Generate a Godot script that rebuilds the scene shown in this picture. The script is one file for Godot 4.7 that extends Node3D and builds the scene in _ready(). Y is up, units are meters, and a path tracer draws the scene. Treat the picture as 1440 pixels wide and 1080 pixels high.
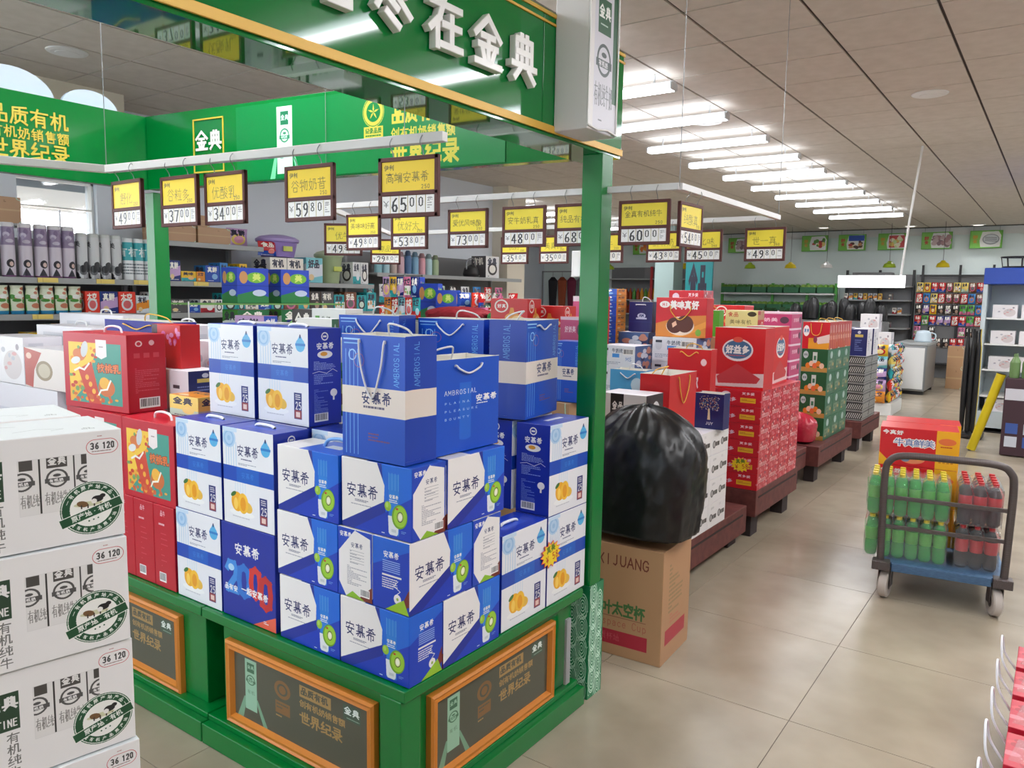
extends Node3D
# A supermarket aisle with a green milk promotion stand, built in metres; the camera stands at the origin.

# ---------------------------------------------------------------- lettering: strokes on a 100 x 100 grid
const GLYPHS := {
	"安": "50,2 50,16|12,34 12,18 88,18 88,34|44,34 26,68 82,98|70,46 60,76 22,98|8,52 92,52",
	"慕": "8,12 92,12|32,2 32,20|68,2 68,20|28,26 72,26 72,50 28,50 28,26|28,38 72,38|10,58 90,58|48,50 40,66 8,80|56,58 92,78|50,66 50,94 42,92|30,76 24,90|68,74 74,88|84,70 92,86",
	"希": "72,2 24,24|26,6 78,26|6,36 94,36|46,26 34,46 8,66|26,90 26,54 76,54 76,84 66,84|50,42 50,98",
	"金": "50,2 8,40|50,2 92,40|30,40 70,40|20,60 80,60|50,40 50,94|30,68 36,86|70,68 62,86|8,95 92,95",
	"典": "22,14 22,68|40,4 40,68|60,4 60,68|78,14 78,68|22,14 78,14|22,40 78,40|6,68 94,68|32,76 14,96|66,76 88,96",
	"在": "6,18 94,18|46,2 30,44 4,68|24,50 24,98|42,54 92,54|66,36 66,92|34,93 96,93",
	"尽": "24,8 78,8 78,36 24,36|24,8 24,42 8,70|50,36 92,70|42,54 58,64|32,76 62,94",
	"活": "8,8 20,20|4,34 16,44|4,94 24,60|80,4 40,16|34,32 98,32|66,12 66,52|44,54 88,54 88,94 44,94 44,54",
	"品": "30,6 70,6 70,38 30,38 30,6|8,54 42,54 42,94 8,94 8,54|58,54 92,54 92,94 58,94 58,54",
	"质": "88,4 20,12 18,60 6,96|20,28 94,28|54,12 54,42|32,78 32,42 82,42 82,78|57,52 52,76 28,96|64,80 90,96",
	"有": "6,20 94,20|42,2 30,40 6,64|32,40 32,98|32,40 76,40 76,96 66,94|32,57 76,57|32,74 76,74",
	"机": "4,28 44,28|25,2 25,98|24,30 6,70|27,40 42,56|56,10 54,64 44,96|56,10 80,10 80,88 96,88 96,74",
	"创": "30,4 4,40|30,4 54,34|18,44 18,90 52,90 52,78|18,44 44,44 44,66 34,66|68,18 68,74|90,4 90,96 78,92",
	"奶": "24,4 14,60 40,96|4,30 46,30 34,70 6,98|54,12 84,12 76,46 92,46 88,92 76,90|64,12 60,60 46,96",
	"销": "24,2 6,30|12,26 44,26|10,46 42,46|4,64 44,64|24,26 24,94 40,84|72,2 72,34|54,8 60,24|92,8 84,24|56,36 56,98|56,36 90,36 90,96|56,56 90,56|56,74 90,74",
	"售": "34,2 14,30|26,14 26,58|26,16 88,16|26,30 82,30|26,44 82,44|26,58 90,58|56,4 56,58|28,68 76,68 76,96 28,96 28,68",
	"额": "26,2 26,12|6,24 6,12 48,12 48,24|26,18 8,42|22,26 42,26 12,62|22,38 48,60|16,66 42,66 42,94 16,94 16,66|54,8 96,8|74,8 68,22|60,76 60,24 92,24 92,76|76,34 74,70 54,96|80,78 94,96",
	"世": "4,36 96,36|28,10 28,92 94,92|52,4 52,66|76,6 76,66 52,66",
	"界": "22,6 78,6 78,44 22,44 22,6|50,6 50,44|22,25 78,25|48,44 6,70|52,44 94,70|36,60 34,76 20,96|64,60 64,98",
	"纪": "26,4 8,34 30,34 6,66 44,60|6,92 44,82|54,14 90,14 90,48 56,48|56,48 56,88 96,88 96,74",
	"录": "22,6 78,6 78,46|28,25 78,25|6,46 94,46|50,46 50,96 40,92|22,58 34,68|46,72 10,92|80,56 56,70|56,68 92,94",
	"纯": "26,4 8,34 30,34 6,66 44,60|6,92 44,82|48,20 96,20|54,34 54,56 92,56 92,34|72,4 72,90 96,90 96,78",
	"牛": "28,6 12,36|22,26 84,26|6,58 94,58|52,2 52,98",
	"原": "12,8 94,8|16,8 14,60 4,96|54,12 44,24|30,24 84,24 84,58 30,58 30,24|30,41 84,41|57,58 57,94 46,92|36,68 24,88|76,68 92,88",
	"产": "50,2 50,14|10,16 92,16|32,24 38,38|70,22 62,40|16,42 94,42|18,42 16,66 4,98",
	"地": "4,32 40,32|22,6 22,80|2,84 42,74|50,34 50,88 96,88 96,72|42,50 90,36 90,66|70,4 70,74",
	"核": "4,28 40,28|22,2 22,98|20,32 6,66|25,40 38,54|68,2 72,14|44,18 96,18|68,20 52,44 82,40|92,34 48,92|70,64 94,96",
	"桃": "4,28 38,28|20,2 20,98|18,32 4,66|24,40 36,54|58,4 58,60 42,94|42,24 50,40|56,56 40,68|76,4 76,88 96,88 96,74|94,24 80,38|80,52 96,64",
	"乳": "50,4 6,14|10,22 16,36|28,18 32,34|50,16 40,36|10,42 46,42 28,56 28,94 18,90|4,66 54,66|66,4 66,88 96,88 96,72",
	"高": "50,2 50,12|6,14 94,14|28,22 72,22 72,40 28,40 28,22|12,98 12,50 88,50 88,96 78,94|32,62 68,62 68,82 32,82 32,62",
	"端": "22,4 22,20|4,24 42,24|10,34 16,62|36,32 30,62|2,76 44,66|52,12 52,34 90,34 90,12|71,4 71,34|46,46 96,46|70,46 64,58|52,98 52,58 92,58 92,96|65,58 65,92|79,58 79,92",
	"太": "6,30 94,30|50,4 46,50 6,96|52,46 94,94|40,72 52,88",
	"空": "50,2 50,12|10,30 10,14 90,14 90,30|38,22 14,48|60,22 86,46|24,58 76,58|50,58 50,92|8,94 92,94",
	"杯": "4,28 40,28|22,2 22,98|20,32 6,66|25,40 38,54|46,16 96,16|74,16 46,60|70,32 70,98|76,42 94,60",
	"叶": "8,24 8,74|8,24 36,24 36,70 8,70|44,42 96,42|70,4 70,98",
	"一": "4,50 96,50",
	"起": "6,24 50,24|28,4 28,44|4,44 54,44|30,44 30,84|30,64 50,64|16,60 4,92|12,80 40,92 98,92|58,14 90,14 90,40 60,40|60,40 60,72 94,72 94,60",
	"谷": "36,6 14,28|62,6 88,26|50,16 8,56|50,16 92,56|28,62 72,62 72,96 28,96 28,62",
	"粒": "10,14 16,30|40,14 32,32|4,44 46,44|25,6 25,98|22,48 6,76|28,50 44,66|72,4 74,16|52,22 94,22|60,36 66,70|88,36 78,78|48,90 98,90",
	"多": "44,4 14,34|36,16 74,16 20,56|34,28 48,38|64,42 26,74|56,54 92,54 20,98|50,66 62,78",
	"优": "28,4 6,46|18,30 18,98|34,34 96,34|58,6 56,50 32,96|66,34 66,86 96,86 96,72|76,8 88,20",
	"酸": "4,10 46,10|6,96 6,28 44,28 44,96 6,96|18,10 18,50|32,10 32,50|8,72 42,72|68,4 54,26 90,24|62,36 50,50|80,36 94,48|66,48 50,72|62,58 88,58 52,96|62,68 94,96",
	"物": "14,10 6,34|8,28 44,28|26,4 26,98|4,66 46,54|62,4 46,40|56,22 94,22 88,92 76,88|68,22 48,70|82,22 56,88",
	"昔": "10,16 90,16|34,4 34,44|66,4 66,44|4,44 96,44|26,56 76,56 76,96 26,96 26,56|26,76 76,76",
	"舒": "30,4 4,30|30,4 54,28|30,16 30,58|12,28 48,28|6,44 52,44|12,62 46,62 46,94 12,94 12,62|60,10 92,10 74,32|62,24 82,36|56,44 96,44 88,58|76,44 76,96 64,90",
	"化": "32,4 6,48|20,30 20,98|84,18 50,56|54,6 54,88 94,88 94,70",
	"好": "24,4 14,60 40,96|4,30 46,30 34,70 6,98|54,12 92,12 74,36|74,36 74,96 60,90|48,50 98,50",
	"益": "30,4 40,20|70,4 60,20|8,28 92,28|38,34 12,58|62,34 88,56|18,94 18,64 82,64 82,94|39,64 39,94|61,64 61,94|4,95 96,95",
	"更": "8,10 92,10|22,26 78,26 78,62 22,62 22,26|22,44 78,44|50,10 50,62 8,96|28,66 94,96",
	"的": "24,4 14,22|10,24 40,24 40,88 10,88 10,24|10,54 40,54|62,4 48,36|56,24 92,24 88,90 74,86|62,46 72,62",
	"爱": "84,4 12,16|20,22 28,34|48,18 52,32|80,16 70,32|8,54 8,40 92,40 92,54|22,56 80,56|44,42 34,70 8,96|36,70 74,70 24,98|44,74 92,98",
	"你": "28,4 6,46|18,30 18,98|50,4 34,38|44,20 94,20 88,36|66,20 66,94 54,88|48,48 36,74|82,46 96,72",
	"美": "30,2 38,14|70,2 62,14|12,18 88,18|20,34 80,34|8,50 92,50|50,18 50,50|8,66 92,66|50,52 44,74 8,98|54,68 92,98",
	"味": "6,24 34,24 34,70 6,70 6,24|46,24 92,24|40,46 98,46|69,4 69,98|66,48 42,80|72,48 98,78",
	"真": "10,14 90,14|50,2 50,24|26,26 74,26 74,74 26,74 26,26|26,42 74,42|26,58 74,58|6,76 94,76|34,80 14,98|66,80 88,98",
	"食": "50,2 6,40|50,2 94,38|46,20 54,30|28,36 74,36 74,62|28,36 28,92 54,82|28,49 74,49|28,62 74,62|58,68 92,94",
	"鲜": "24,2 6,26|16,14 38,14 30,28|10,28 44,28 44,72 10,72 10,28|27,28 27,72|10,50 44,50|6,90 48,88|58,4 64,18|90,4 82,18|52,26 98,26|56,44 94,44|50,64 98,64|75,26 75,98",
	"元": "20,12 80,12|6,38 94,38|36,38 30,66 6,96|60,38 60,86 96,86 96,72", "风": "18,8 16,60 4,96|18,8 82,8 82,80 98,92|34,26 66,74|66,26 32,76", "今": "50,2 8,44|50,2 92,44|36,38 62,38|24,56 76,56 54,94",
	"伊": "28,4 6,46|18,30 18,98|38,14 84,14 84,66|34,40 98,40|38,66 84,66|58,14 56,60 34,96", "利": "44,4 10,14|4,34 54,34|28,12 28,96|26,38 6,70|32,46 50,62|68,18 68,72|90,4 90,96 78,92",
	"0": "50,4 24,14 18,50 24,86 50,96 76,86 82,50 76,14 50,4", "1": "30,20 52,6 52,96",
	"2": "20,24 34,6 66,6 80,26 72,48 20,94 82,94", "3": "20,12 50,4 78,16 72,40 46,48 76,56 80,80 52,96 20,88",
	"4": "64,96 64,6 14,68 88,68", "5": "78,6 28,6 24,46 56,40 80,58 78,82 52,96 20,88", "6": "70,6 34,30 20,66 34,92 64,94 80,72 66,52 38,52 22,66",
	"7": "16,8 84,8 44,96", "8": "50,48 24,34 26,12 50,4 74,12 76,34 50,48 20,66 24,90 50,96 76,90 80,66 50,48", "9": "78,36 62,50 34,48 22,28 36,8 66,6 80,30 74,70 40,96",
	"¥": "14,6 50,48 86,6|50,48 50,96|20,56 80,56|20,72 80,72", ".": "46,94 54,94", "·": "46,50 54,50", "-": "14,50 86,50",
	"A": "8,96 50,4 92,96|24,64 76,64", "B": "18,4 18,96|18,4 62,4 74,16 74,36 62,48 18,48|62,48 82,62 82,84 66,96 18,96", "C": "84,22 64,5 36,5 14,28 14,72 36,95 64,95 84,78",
	"D": "18,4 18,96|18,4 54,4 84,30 84,70 54,96 18,96", "E": "82,4 18,4 18,96 82,96|18,48 72,48", "G": "84,22 64,5 36,5 14,28 14,72 36,95 64,95 84,78 84,54 56,54",
	"H": "16,4 16,96|84,4 84,96|16,50 84,50", "I": "50,4 50,96", "J": "66,4 66,78 48,96 22,86", "K": "18,4 18,96|84,4 18,58|40,44 86,96", "L": "20,4 20,96 82,96", "M": "10,96 10,4 50,66 90,4 90,96",
	"N": "14,96 14,4 86,96 86,4", "O": "50,4 22,16 12,50 22,84 50,96 78,84 88,50 78,16 50,4", "P": "18,96 18,4 64,4 80,18 80,40 64,54 18,54",
	"R": "18,96 18,4 64,4 80,18 80,38 64,52 18,52|52,52 84,96", "S": "80,18 58,4 30,6 16,26 28,46 70,56 84,76 66,95 36,95 14,80", "T": "6,4 94,4|50,4 50,96",
	"U": "14,4 14,70 34,95 66,95 86,70 86,4", "V": "6,4 50,96 94,4", "W": "2,4 26,96 50,30 74,96 98,4", "X": "12,4 88,96|88,4 12,96", "Y": "8,4 50,50 92,4|50,50 50,96", "Z": "10,4 90,4 10,96 90,96",
	"a": "20,44 50,36 76,46 76,96|76,62 34,62 18,78 34,96 60,92 76,78", "c": "80,46 50,36 22,54 22,80 50,96 80,86", "e": "20,66 80,66 72,42 48,36 22,52 20,80 44,96 78,88",
	"p": "22,36 22,118|22,44 54,36 80,54 80,78 54,96 22,88", "u": "20,36 20,78 40,96 76,82|76,36 76,96", "s": "76,42 48,36 24,48 72,76 52,96 20,90", "t": "46,12 46,84 62,96 78,92|22,38 76,38",
	"i": "50,38 50,96|50,16 50,22", "l": "50,4 50,96", "k": "22,4 22,96|74,38 22,70|42,58 78,96", "m": "12,96 12,38|12,48 34,36 50,50 50,96|50,48 72,36 88,50 88,96", "n": "20,96 20,38|20,50 50,36 78,50 78,96", "o": "50,36 22,52 22,80 50,96 78,80 78,52 50,36", "r": "24,96 24,38|24,56 48,38 76,40",
}


class Pic:
	# a small painter for printed surfaces: flat shapes and strokes on an Image
	var im: Image
	var o := Vector2.ZERO          # where the current cell begins
	func _init(w: int, h: int, c: Color) -> void:
		im = Image.create_empty(w, h, false, Image.FORMAT_RGB8)
		im.fill(c)
	func rect(x: float, y: float, w: float, h: float, c: Color) -> void:
		im.fill_rect(Rect2i(int(round(x + o.x)), int(round(y + o.y)), int(ceil(w)), int(ceil(h))), c)
	func poly(pts: Array, c: Color) -> void:
		var n := pts.size()
		var lo := 1e9
		var hi := -1e9
		for p: Vector2 in pts:
			lo = minf(lo, p.y)
			hi = maxf(hi, p.y)
		for y in range(int(floor(lo)), int(ceil(hi)) + 1):
			var yy := y + 0.5
			var xs := []
			for i in n:
				var a: Vector2 = pts[i]
				var b: Vector2 = pts[(i + 1) % n]
				if (a.y <= yy) != (b.y <= yy):
					xs.append(a.x + (yy - a.y) / (b.y - a.y) * (b.x - a.x))
			xs.sort()
			for k in range(0, xs.size() - 1, 2):
				var x0 := int(round(xs[k]))
				var x1 := int(round(xs[k + 1]))
				if x1 > x0:
					im.fill_rect(Rect2i(x0 + int(o.x), y + int(o.y), x1 - x0, 1), c)
	func shape(flat: Array, c: Color) -> void:
		var pts := []
		for i in range(0, flat.size(), 2):
			pts.append(Vector2(flat[i], flat[i + 1]))
		poly(pts, c)
	func oval(x: float, y: float, rx: float, ry: float, c: Color, turn := 0.0) -> void:
		var pts := []
		for i in 28:
			var a := TAU * i / 28.0
			pts.append(Vector2(x, y) + Vector2(cos(a) * rx, sin(a) * ry).rotated(turn))
		poly(pts, c)
	func ring(x: float, y: float, r0: float, r1: float, c: Color, a0 := 0.0, a1 := TAU) -> void:
		for i in 40:
			var a := lerpf(a0, a1, i / 40.0)
			var b := lerpf(a0, a1, (i + 1.05) / 40.0)
			poly([Vector2(x, y) + Vector2.from_angle(a) * r0, Vector2(x, y) + Vector2.from_angle(a) * r1, Vector2(x, y) + Vector2.from_angle(b) * r1, Vector2(x, y) + Vector2.from_angle(b) * r0], c)
	func line(a: Vector2, b: Vector2, w: float, c: Color) -> void:
		var d := (b - a).normalized() if a.distance_to(b) > 0.01 else Vector2.RIGHT
		var n := d.orthogonal() * w * 0.5
		var e := d * w * 0.45
		poly([a - e + n, b + e + n, b + e - n, a - e - n], c)
	func path(pts: Array, w: float, c: Color) -> void:
		for i in pts.size() - 1:
			line(pts[i], pts[i + 1], w, c)
	func text(s: String, x: float, y: float, size: float, w: float, c: Color, sx := 1.0, gap := 0.12, turn := 0.0) -> void:
		# x, y is the top left of the first character; turn tilts the line of text about it
		var at := 0.0
		for ch in s:
			if ch in GLYPHS:
				var g: String = GLYPHS[ch]
				for stroke in g.split("|"):
					var pts := []
					for pair in stroke.split(" "):
						var v := pair.split_floats(",")
						pts.append(Vector2(x, y) + Vector2(at + v[0] * size * sx / 100.0, v[1] * size / 100.0).rotated(turn))
					path(pts, w, c)
			at += size * sx * (1.0 + gap)
	func down(s: String, x: float, y: float, size: float, w: float, c: Color) -> void:
		for i in s.length():
			text(s[i], x, y + i * size * 1.1, size, w, c)
	func arc_text(s: String, x: float, y: float, r: float, a0: float, a1: float, size: float, w: float, c: Color) -> void:
		for i in s.length():
			var a := lerpf(a0, a1, (i + 0.5) / s.length())
			var p := Vector2(x, y) + Vector2.from_angle(a) * r
			var t := a + (PI / 2 if a1 > a0 else -PI / 2)
			text(s[i], p.x - (Vector2(size, size) * 0.5).rotated(t).x, p.y - (Vector2(size, size) * 0.5).rotated(t).y, size, w, c, 1.0, 0.1, t)
	func lines(x: float, y: float, w: float, h: float, n: int, c: Color, seed_ := 1) -> void:
		# small print that cannot be read: short dashes
		var r := RandomNumberGenerator.new()
		r.seed = seed_
		for i in n:
			var at := 0.0
			var yy := y + h * i / n
			while at < w * 0.97:
				var l := minf(r.randf_range(0.03, 0.12) * w, w - at)
				rect(x + at, yy, l, maxf(1.0, h / n * 0.45), c)
				at += l + w * 0.02
				if r.randf() < 0.12:
					break
	func bars(x: float, y: float, w: float, h: float, seed_ := 1) -> void:
		rect(x, y, w, h, Color8(244, 242, 240))
		var r := RandomNumberGenerator.new()
		r.seed = seed_
		var at := w * 0.06
		while at < w * 0.92:
			var l := r.randf_range(1.0, 3.0)
			rect(x + at, y + h * 0.08, l, h * 0.74, Color8(30, 30, 34))
			at += l + r.randf_range(1.5, 4.0)
	func dots(x: float, y: float, w: float, h: float, n: int, r0: float, cols: Array, seed_ := 1) -> void:
		var r := RandomNumberGenerator.new()
		r.seed = seed_
		for i in n:
			oval(x + r.randf() * w, y + r.randf() * h, r0 * r.randf_range(0.6, 1.4), r0 * r.randf_range(0.6, 1.4), cols[r.randi() % cols.size()])
	func tex() -> ImageTexture:
		return ImageTexture.create_from_image(im)
	func uv(x: float, y: float, w: float, h: float) -> Rect2:
		return Rect2(x / im.get_width(), y / im.get_height(), w / im.get_width(), h / im.get_height())


class MB:
	# collects faces; corners are given counter-clockwise as seen from outside
	var st := SurfaceTool.new()
	var xf := Transform3D()
	func _init() -> void:
		st.begin(Mesh.PRIMITIVE_TRIANGLES)
	func v(p: Vector3, n: Vector3, t: Vector2) -> void:
		st.set_normal((xf.basis * n).normalized())
		st.set_uv(t)
		st.add_vertex(xf * p)
	func quad(a: Vector3, b: Vector3, c: Vector3, d: Vector3, r := Rect2(0, 0, 1, 1), n := Vector3.ZERO) -> void:
		if n == Vector3.ZERO:
			n = (b - a).cross(d - a).normalized()
		var ta := Vector2(r.position.x, r.end.y)
		var tb := r.end
		var tc := Vector2(r.end.x, r.position.y)
		var td := r.position
		v(a, n, ta); v(c, n, tc); v(b, n, tb)
		v(a, n, ta); v(d, n, td); v(c, n, tc)
	func quad4(p: Array, n: Array, t: Array) -> void:
		for i in [0, 2, 1, 0, 3, 2]:
			v(p[i], n[i], t[i])
	func box(c: Vector3, s: Vector3, b := 0.0) -> void:
		carton(c, s, [Rect2(0, 0, 1, 1), Rect2(0, 0, 1, 1), Rect2(0, 0, 1, 1), Rect2(0, 0, 1, 1), Rect2(0, 0, 1, 1), Rect2(0, 0, 1, 1)], b)
	func carton(c: Vector3, s: Vector3, uvs: Array, b := 0.002) -> void:
		var h := s * 0.5
		var N := [Vector3(0, 0, 1), Vector3(0, 0, -1), Vector3(1, 0, 0), Vector3(-1, 0, 0), Vector3(0, 1, 0), Vector3(0, -1, 0)]
		var U := [Vector3(1, 0, 0), Vector3(-1, 0, 0), Vector3(0, 0, -1), Vector3(0, 0, 1), Vector3(1, 0, 0), Vector3(1, 0, 0)]
		var V := [Vector3(0, 1, 0), Vector3(0, 1, 0), Vector3(0, 1, 0), Vector3(0, 1, 0), Vector3(0, 0, -1), Vector3(0, 0, 1)]
		for i in 6:
			var n: Vector3 = N[i]
			var u: Vector3 = U[i]
			var w: Vector3 = V[i]
			var hn := absf(n.dot(h))
			var hu := absf(u.dot(h))
			var hv := absf(w.dot(h))
			var r: Rect2 = uvs[i]
			var q := [c + n * hn - u * (hu - b) - w * (hv - b), c + n * hn + u * (hu - b) - w * (hv - b), c + n * hn + u * (hu - b) + w * (hv - b), c + n * hn - u * (hu - b) + w * (hv - b)]
			quad(q[0], q[1], q[2], q[3], r, n)
			if b > 0.0:
				var e := b * 0.3
				var o := [c + n * (hn - e) - u * (hu - e) - w * (hv - e), c + n * (hn - e) + u * (hu - e) - w * (hv - e), c + n * (hn - e) + u * (hu - e) + w * (hv - e), c + n * (hn - e) - u * (hu - e) + w * (hv - e)]
				var t := [Vector2(r.position.x, r.end.y), r.end, Vector2(r.end.x, r.position.y), r.position]
				var side := [-w, u, w, -u]
				for k in 4:
					var m: Vector3 = (n + side[k] * 0.75).normalized()
					var l := (k + 1) % 4
					quad4([o[k], o[l], q[l], q[k]], [m, m, n, n], [t[k], t[l], t[l], t[k]])
	func lathe(prof: Array, seg := 14, r := Rect2(0, 0, 1, 1), squash := 1.0) -> void:
		# prof: Vector2(radius, height) from the bottom up
		var len_ := [0.0]
		for i in range(1, prof.size()):
			len_.append(len_[i - 1] + prof[i].distance_to(prof[i - 1]))
		var tot: float = maxf(len_[-1], 0.0001)
		for i in prof.size() - 1:
			var a: Vector2 = prof[i]
			var b: Vector2 = prof[i + 1]
			var d := b - a
			var nn := Vector2(d.y, -d.x).normalized()
			for k in seg:
				var p := []
				var n := []
				var t := []
				for e in [[a, k, i], [a, k + 1, i], [b, k + 1, i + 1], [b, k, i + 1]]:
					var ang: float = TAU * e[1] / seg
					var dir := Vector3(sin(ang), 0, cos(ang) * squash)
					p.append(dir * e[0].x + Vector3.UP * e[0].y)
					n.append((Vector3(sin(ang) * squash, 0, cos(ang)) * nn.x + Vector3.UP * nn.y).normalized())
					t.append(Vector2(r.position.x + r.size.x * e[1] / seg, r.end.y - r.size.y * len_[e[2]] / tot))
				quad4(p, n, t)
	func tube(pts: Array, rad: float, sides := 6) -> void:
		var rings := []
		var dirs := []
		var ref := Vector3.UP
		for i in pts.size():
			var d: Vector3 = (pts[mini(i + 1, pts.size() - 1)] - pts[maxi(i - 1, 0)]).normalized()
			if absf(d.dot(ref)) > 0.97:
				ref = Vector3.RIGHT if absf(d.x) < 0.9 else Vector3.BACK
			var x := d.cross(ref).normalized()
			var y := x.cross(d).normalized()
			ref = y
			var ring := []
			for k in sides:
				var a := TAU * k / sides
				ring.append(x * cos(a) + y * sin(a))
			rings.append(ring)
			dirs.append(d)
		for i in pts.size() - 1:
			for k in sides:
				var l := (k + 1) % sides
				quad4([pts[i] + rings[i][k] * rad, pts[i + 1] + rings[i + 1][k] * rad, pts[i + 1] + rings[i + 1][l] * rad, pts[i] + rings[i][l] * rad], [rings[i][k], rings[i + 1][k], rings[i + 1][l], rings[i][l]], [Vector2.ZERO, Vector2.ONE, Vector2.ONE, Vector2.ZERO])
		for e in [0, pts.size() - 1]:
			var sgn := -1.0 if e == 0 else 1.0
			for k in range(1, sides - 1):
				for q in ([0, k + 1, k] if e > 0 else [0, k, k + 1]):
					v(pts[e] + rings[e][q] * rad, dirs[e] * sgn, Vector2.ZERO)
	func bar(a: Vector3, b: Vector3, w: float, h: float, up := Vector3.UP) -> void:
		# a straight square bar from a to b
		var d := b - a
		var z := d.normalized()
		var x := up.cross(z).normalized()
		var y := z.cross(x)
		var keep := xf
		xf = xf * Transform3D(Basis(x, y, z), (a + b) * 0.5)
		box(Vector3.ZERO, Vector3(w, h, d.length()), minf(w, h) * 0.08)
		xf = keep
	func extrude(outline: Array, depth: float, r := Rect2(0, 0, 1, 1)) -> void:
		# a flat outline (x, y; counter-clockwise) given thickness from z = 0 to z = depth
		var pk := PackedVector2Array(outline)
		var tri := Geometry2D.triangulate_polygon(pk)
		var lo := pk[0]
		var hi := pk[0]
		for p in pk:
			lo = lo.min(p)
			hi = hi.max(p)
		var sz := (hi - lo).max(Vector2(0.0001, 0.0001))
		for i in range(0, tri.size(), 3):
			var q := [pk[tri[i]], pk[tri[i + 1]], pk[tri[i + 2]]]
			if (q[1] - q[0]).cross(q[2] - q[0]) < 0:
				q.reverse()
			for k in [0, 2, 1]:
				var t: Vector2 = (q[k] - lo) / sz
				v(Vector3(q[k].x, q[k].y, depth), Vector3.BACK, Vector2(r.position.x + t.x * r.size.x, r.end.y - t.y * r.size.y))
			for k in [0, 1, 2]:
				v(Vector3(q[k].x, q[k].y, 0), Vector3.FORWARD, Vector2(r.position.x, r.position.y))
		for i in pk.size():
			var a := pk[i]
			var b := pk[(i + 1) % pk.size()]
			quad(Vector3(a.x, a.y, 0), Vector3(b.x, b.y, 0), Vector3(b.x, b.y, depth), Vector3(a.x, a.y, depth), Rect2(r.position, Vector2.ZERO))
	func done() -> ArrayMesh:
		return st.commit()


# ---------------------------------------------------------------- scene helpers
const NTH := ["first", "second", "third", "fourth", "fifth", "sixth", "seventh", "eighth", "ninth", "tenth", "eleventh", "twelfth", "thirteenth", "fourteenth", "fifteenth", "sixteenth", "seventeenth", "eighteenth", "nineteenth", "twentieth", "twenty-first", "twenty-second"]
var M := {}          # materials
var A := {}          # printed atlases: texture cells by name
var cache := {}      # shared meshes
var counts := {}
var rng := RandomNumberGenerator.new()


func named(called: String) -> String:
	var n: int = counts.get(called, 0)
	counts[called] = n + 1
	return called if n == 0 else "%s_%03d" % [called, n]


func mat(c: Color, rough := 0.5, metal := 0.0, tex: Texture2D = null) -> StandardMaterial3D:
	var m := StandardMaterial3D.new()
	m.albedo_color = c
	m.roughness = rough
	m.metallic = metal
	if tex:
		m.albedo_texture = tex
	return m


func tag(o: Node, label: String, category: String, group := "", kind := "") -> Node:
	if label:
		o.set_meta("label", label)
	if category:
		o.set_meta("category", category)
	if group:
		o.set_meta("group", group)
	if kind:
		o.set_meta("kind", kind)
	return o


func thing(called: String, label: String, category: String, at: Vector3, turn := 0.0, group := "") -> Node3D:
	var o := Node3D.new()
	o.name = named(called)
	add_child(o)
	o.position = at
	o.rotation_degrees.y = turn
	tag(o, label, category, group)
	return o


func part(called: String, mesh: Mesh, m: Material, parent: Node, at := Vector3.ZERO, turn := Vector3.ZERO) -> MeshInstance3D:
	var o := MeshInstance3D.new()
	o.name = called
	o.mesh = mesh
	o.material_override = m
	parent.add_child(o, true)
	o.position = at
	o.rotation_degrees = turn
	return o


func single(called: String, mesh: Mesh, m: Material, label: String, category: String, at := Vector3.ZERO, turn := 0.0, group := "") -> MeshInstance3D:
	var o := part(named(called), mesh, m, self, at, Vector3(0, turn, 0))
	tag(o, label, category, group)
	return o


func struct(called: String, mesh: Mesh, m: Material, at := Vector3.ZERO, turn := 0.0) -> MeshInstance3D:
	var o := part(called, mesh, m, self, at, Vector3(0, turn, 0))
	o.set_meta("kind", "structure")
	return o


func boxm(s: Vector3, b := 0.003) -> ArrayMesh:
	# a plain bevelled box standing on its base
	var key := ["box", s, b]
	if not cache.has(key):
		var k := MB.new()
		k.box(Vector3(0, s.y / 2, 0), s, b)
		cache[key] = k.done()
	return cache[key]


func cartonm(s: Vector3, uvs: Array, b := 0.0025) -> ArrayMesh:
	var key := ["carton", s, uvs]
	if not cache.has(key):
		var k := MB.new()
		k.carton(Vector3(0, s.y / 2, 0), s, uvs, b)
		cache[key] = k.done()
	return cache[key]


func curve(pts: Array, n := 5) -> Array:
	# a smooth line through the points
	var out := []
	for i in pts.size() - 1:
		var p0: Vector3 = pts[maxi(i - 1, 0)]
		var p1: Vector3 = pts[i]
		var p2: Vector3 = pts[i + 1]
		var p3: Vector3 = pts[mini(i + 2, pts.size() - 1)]
		for k in n:
			out.append(p1.cubic_interpolate(p2, p0, p3, float(k) / n))
	out.append(pts[-1])
	return out


# ---------------------------------------------------------------- printed packaging
func add_cells(key: String, p: Pic, cells: Dictionary, rough := 0.32) -> void:
	var t := p.tex()
	M[key] = mat(Color.WHITE, rough, 0.0, t)
	for c in cells:
		var r: Array = cells[c]
		A[c] = p.uv(r[0] + 1, r[1] + 1, r[2] - 2, r[3] - 2)


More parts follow.
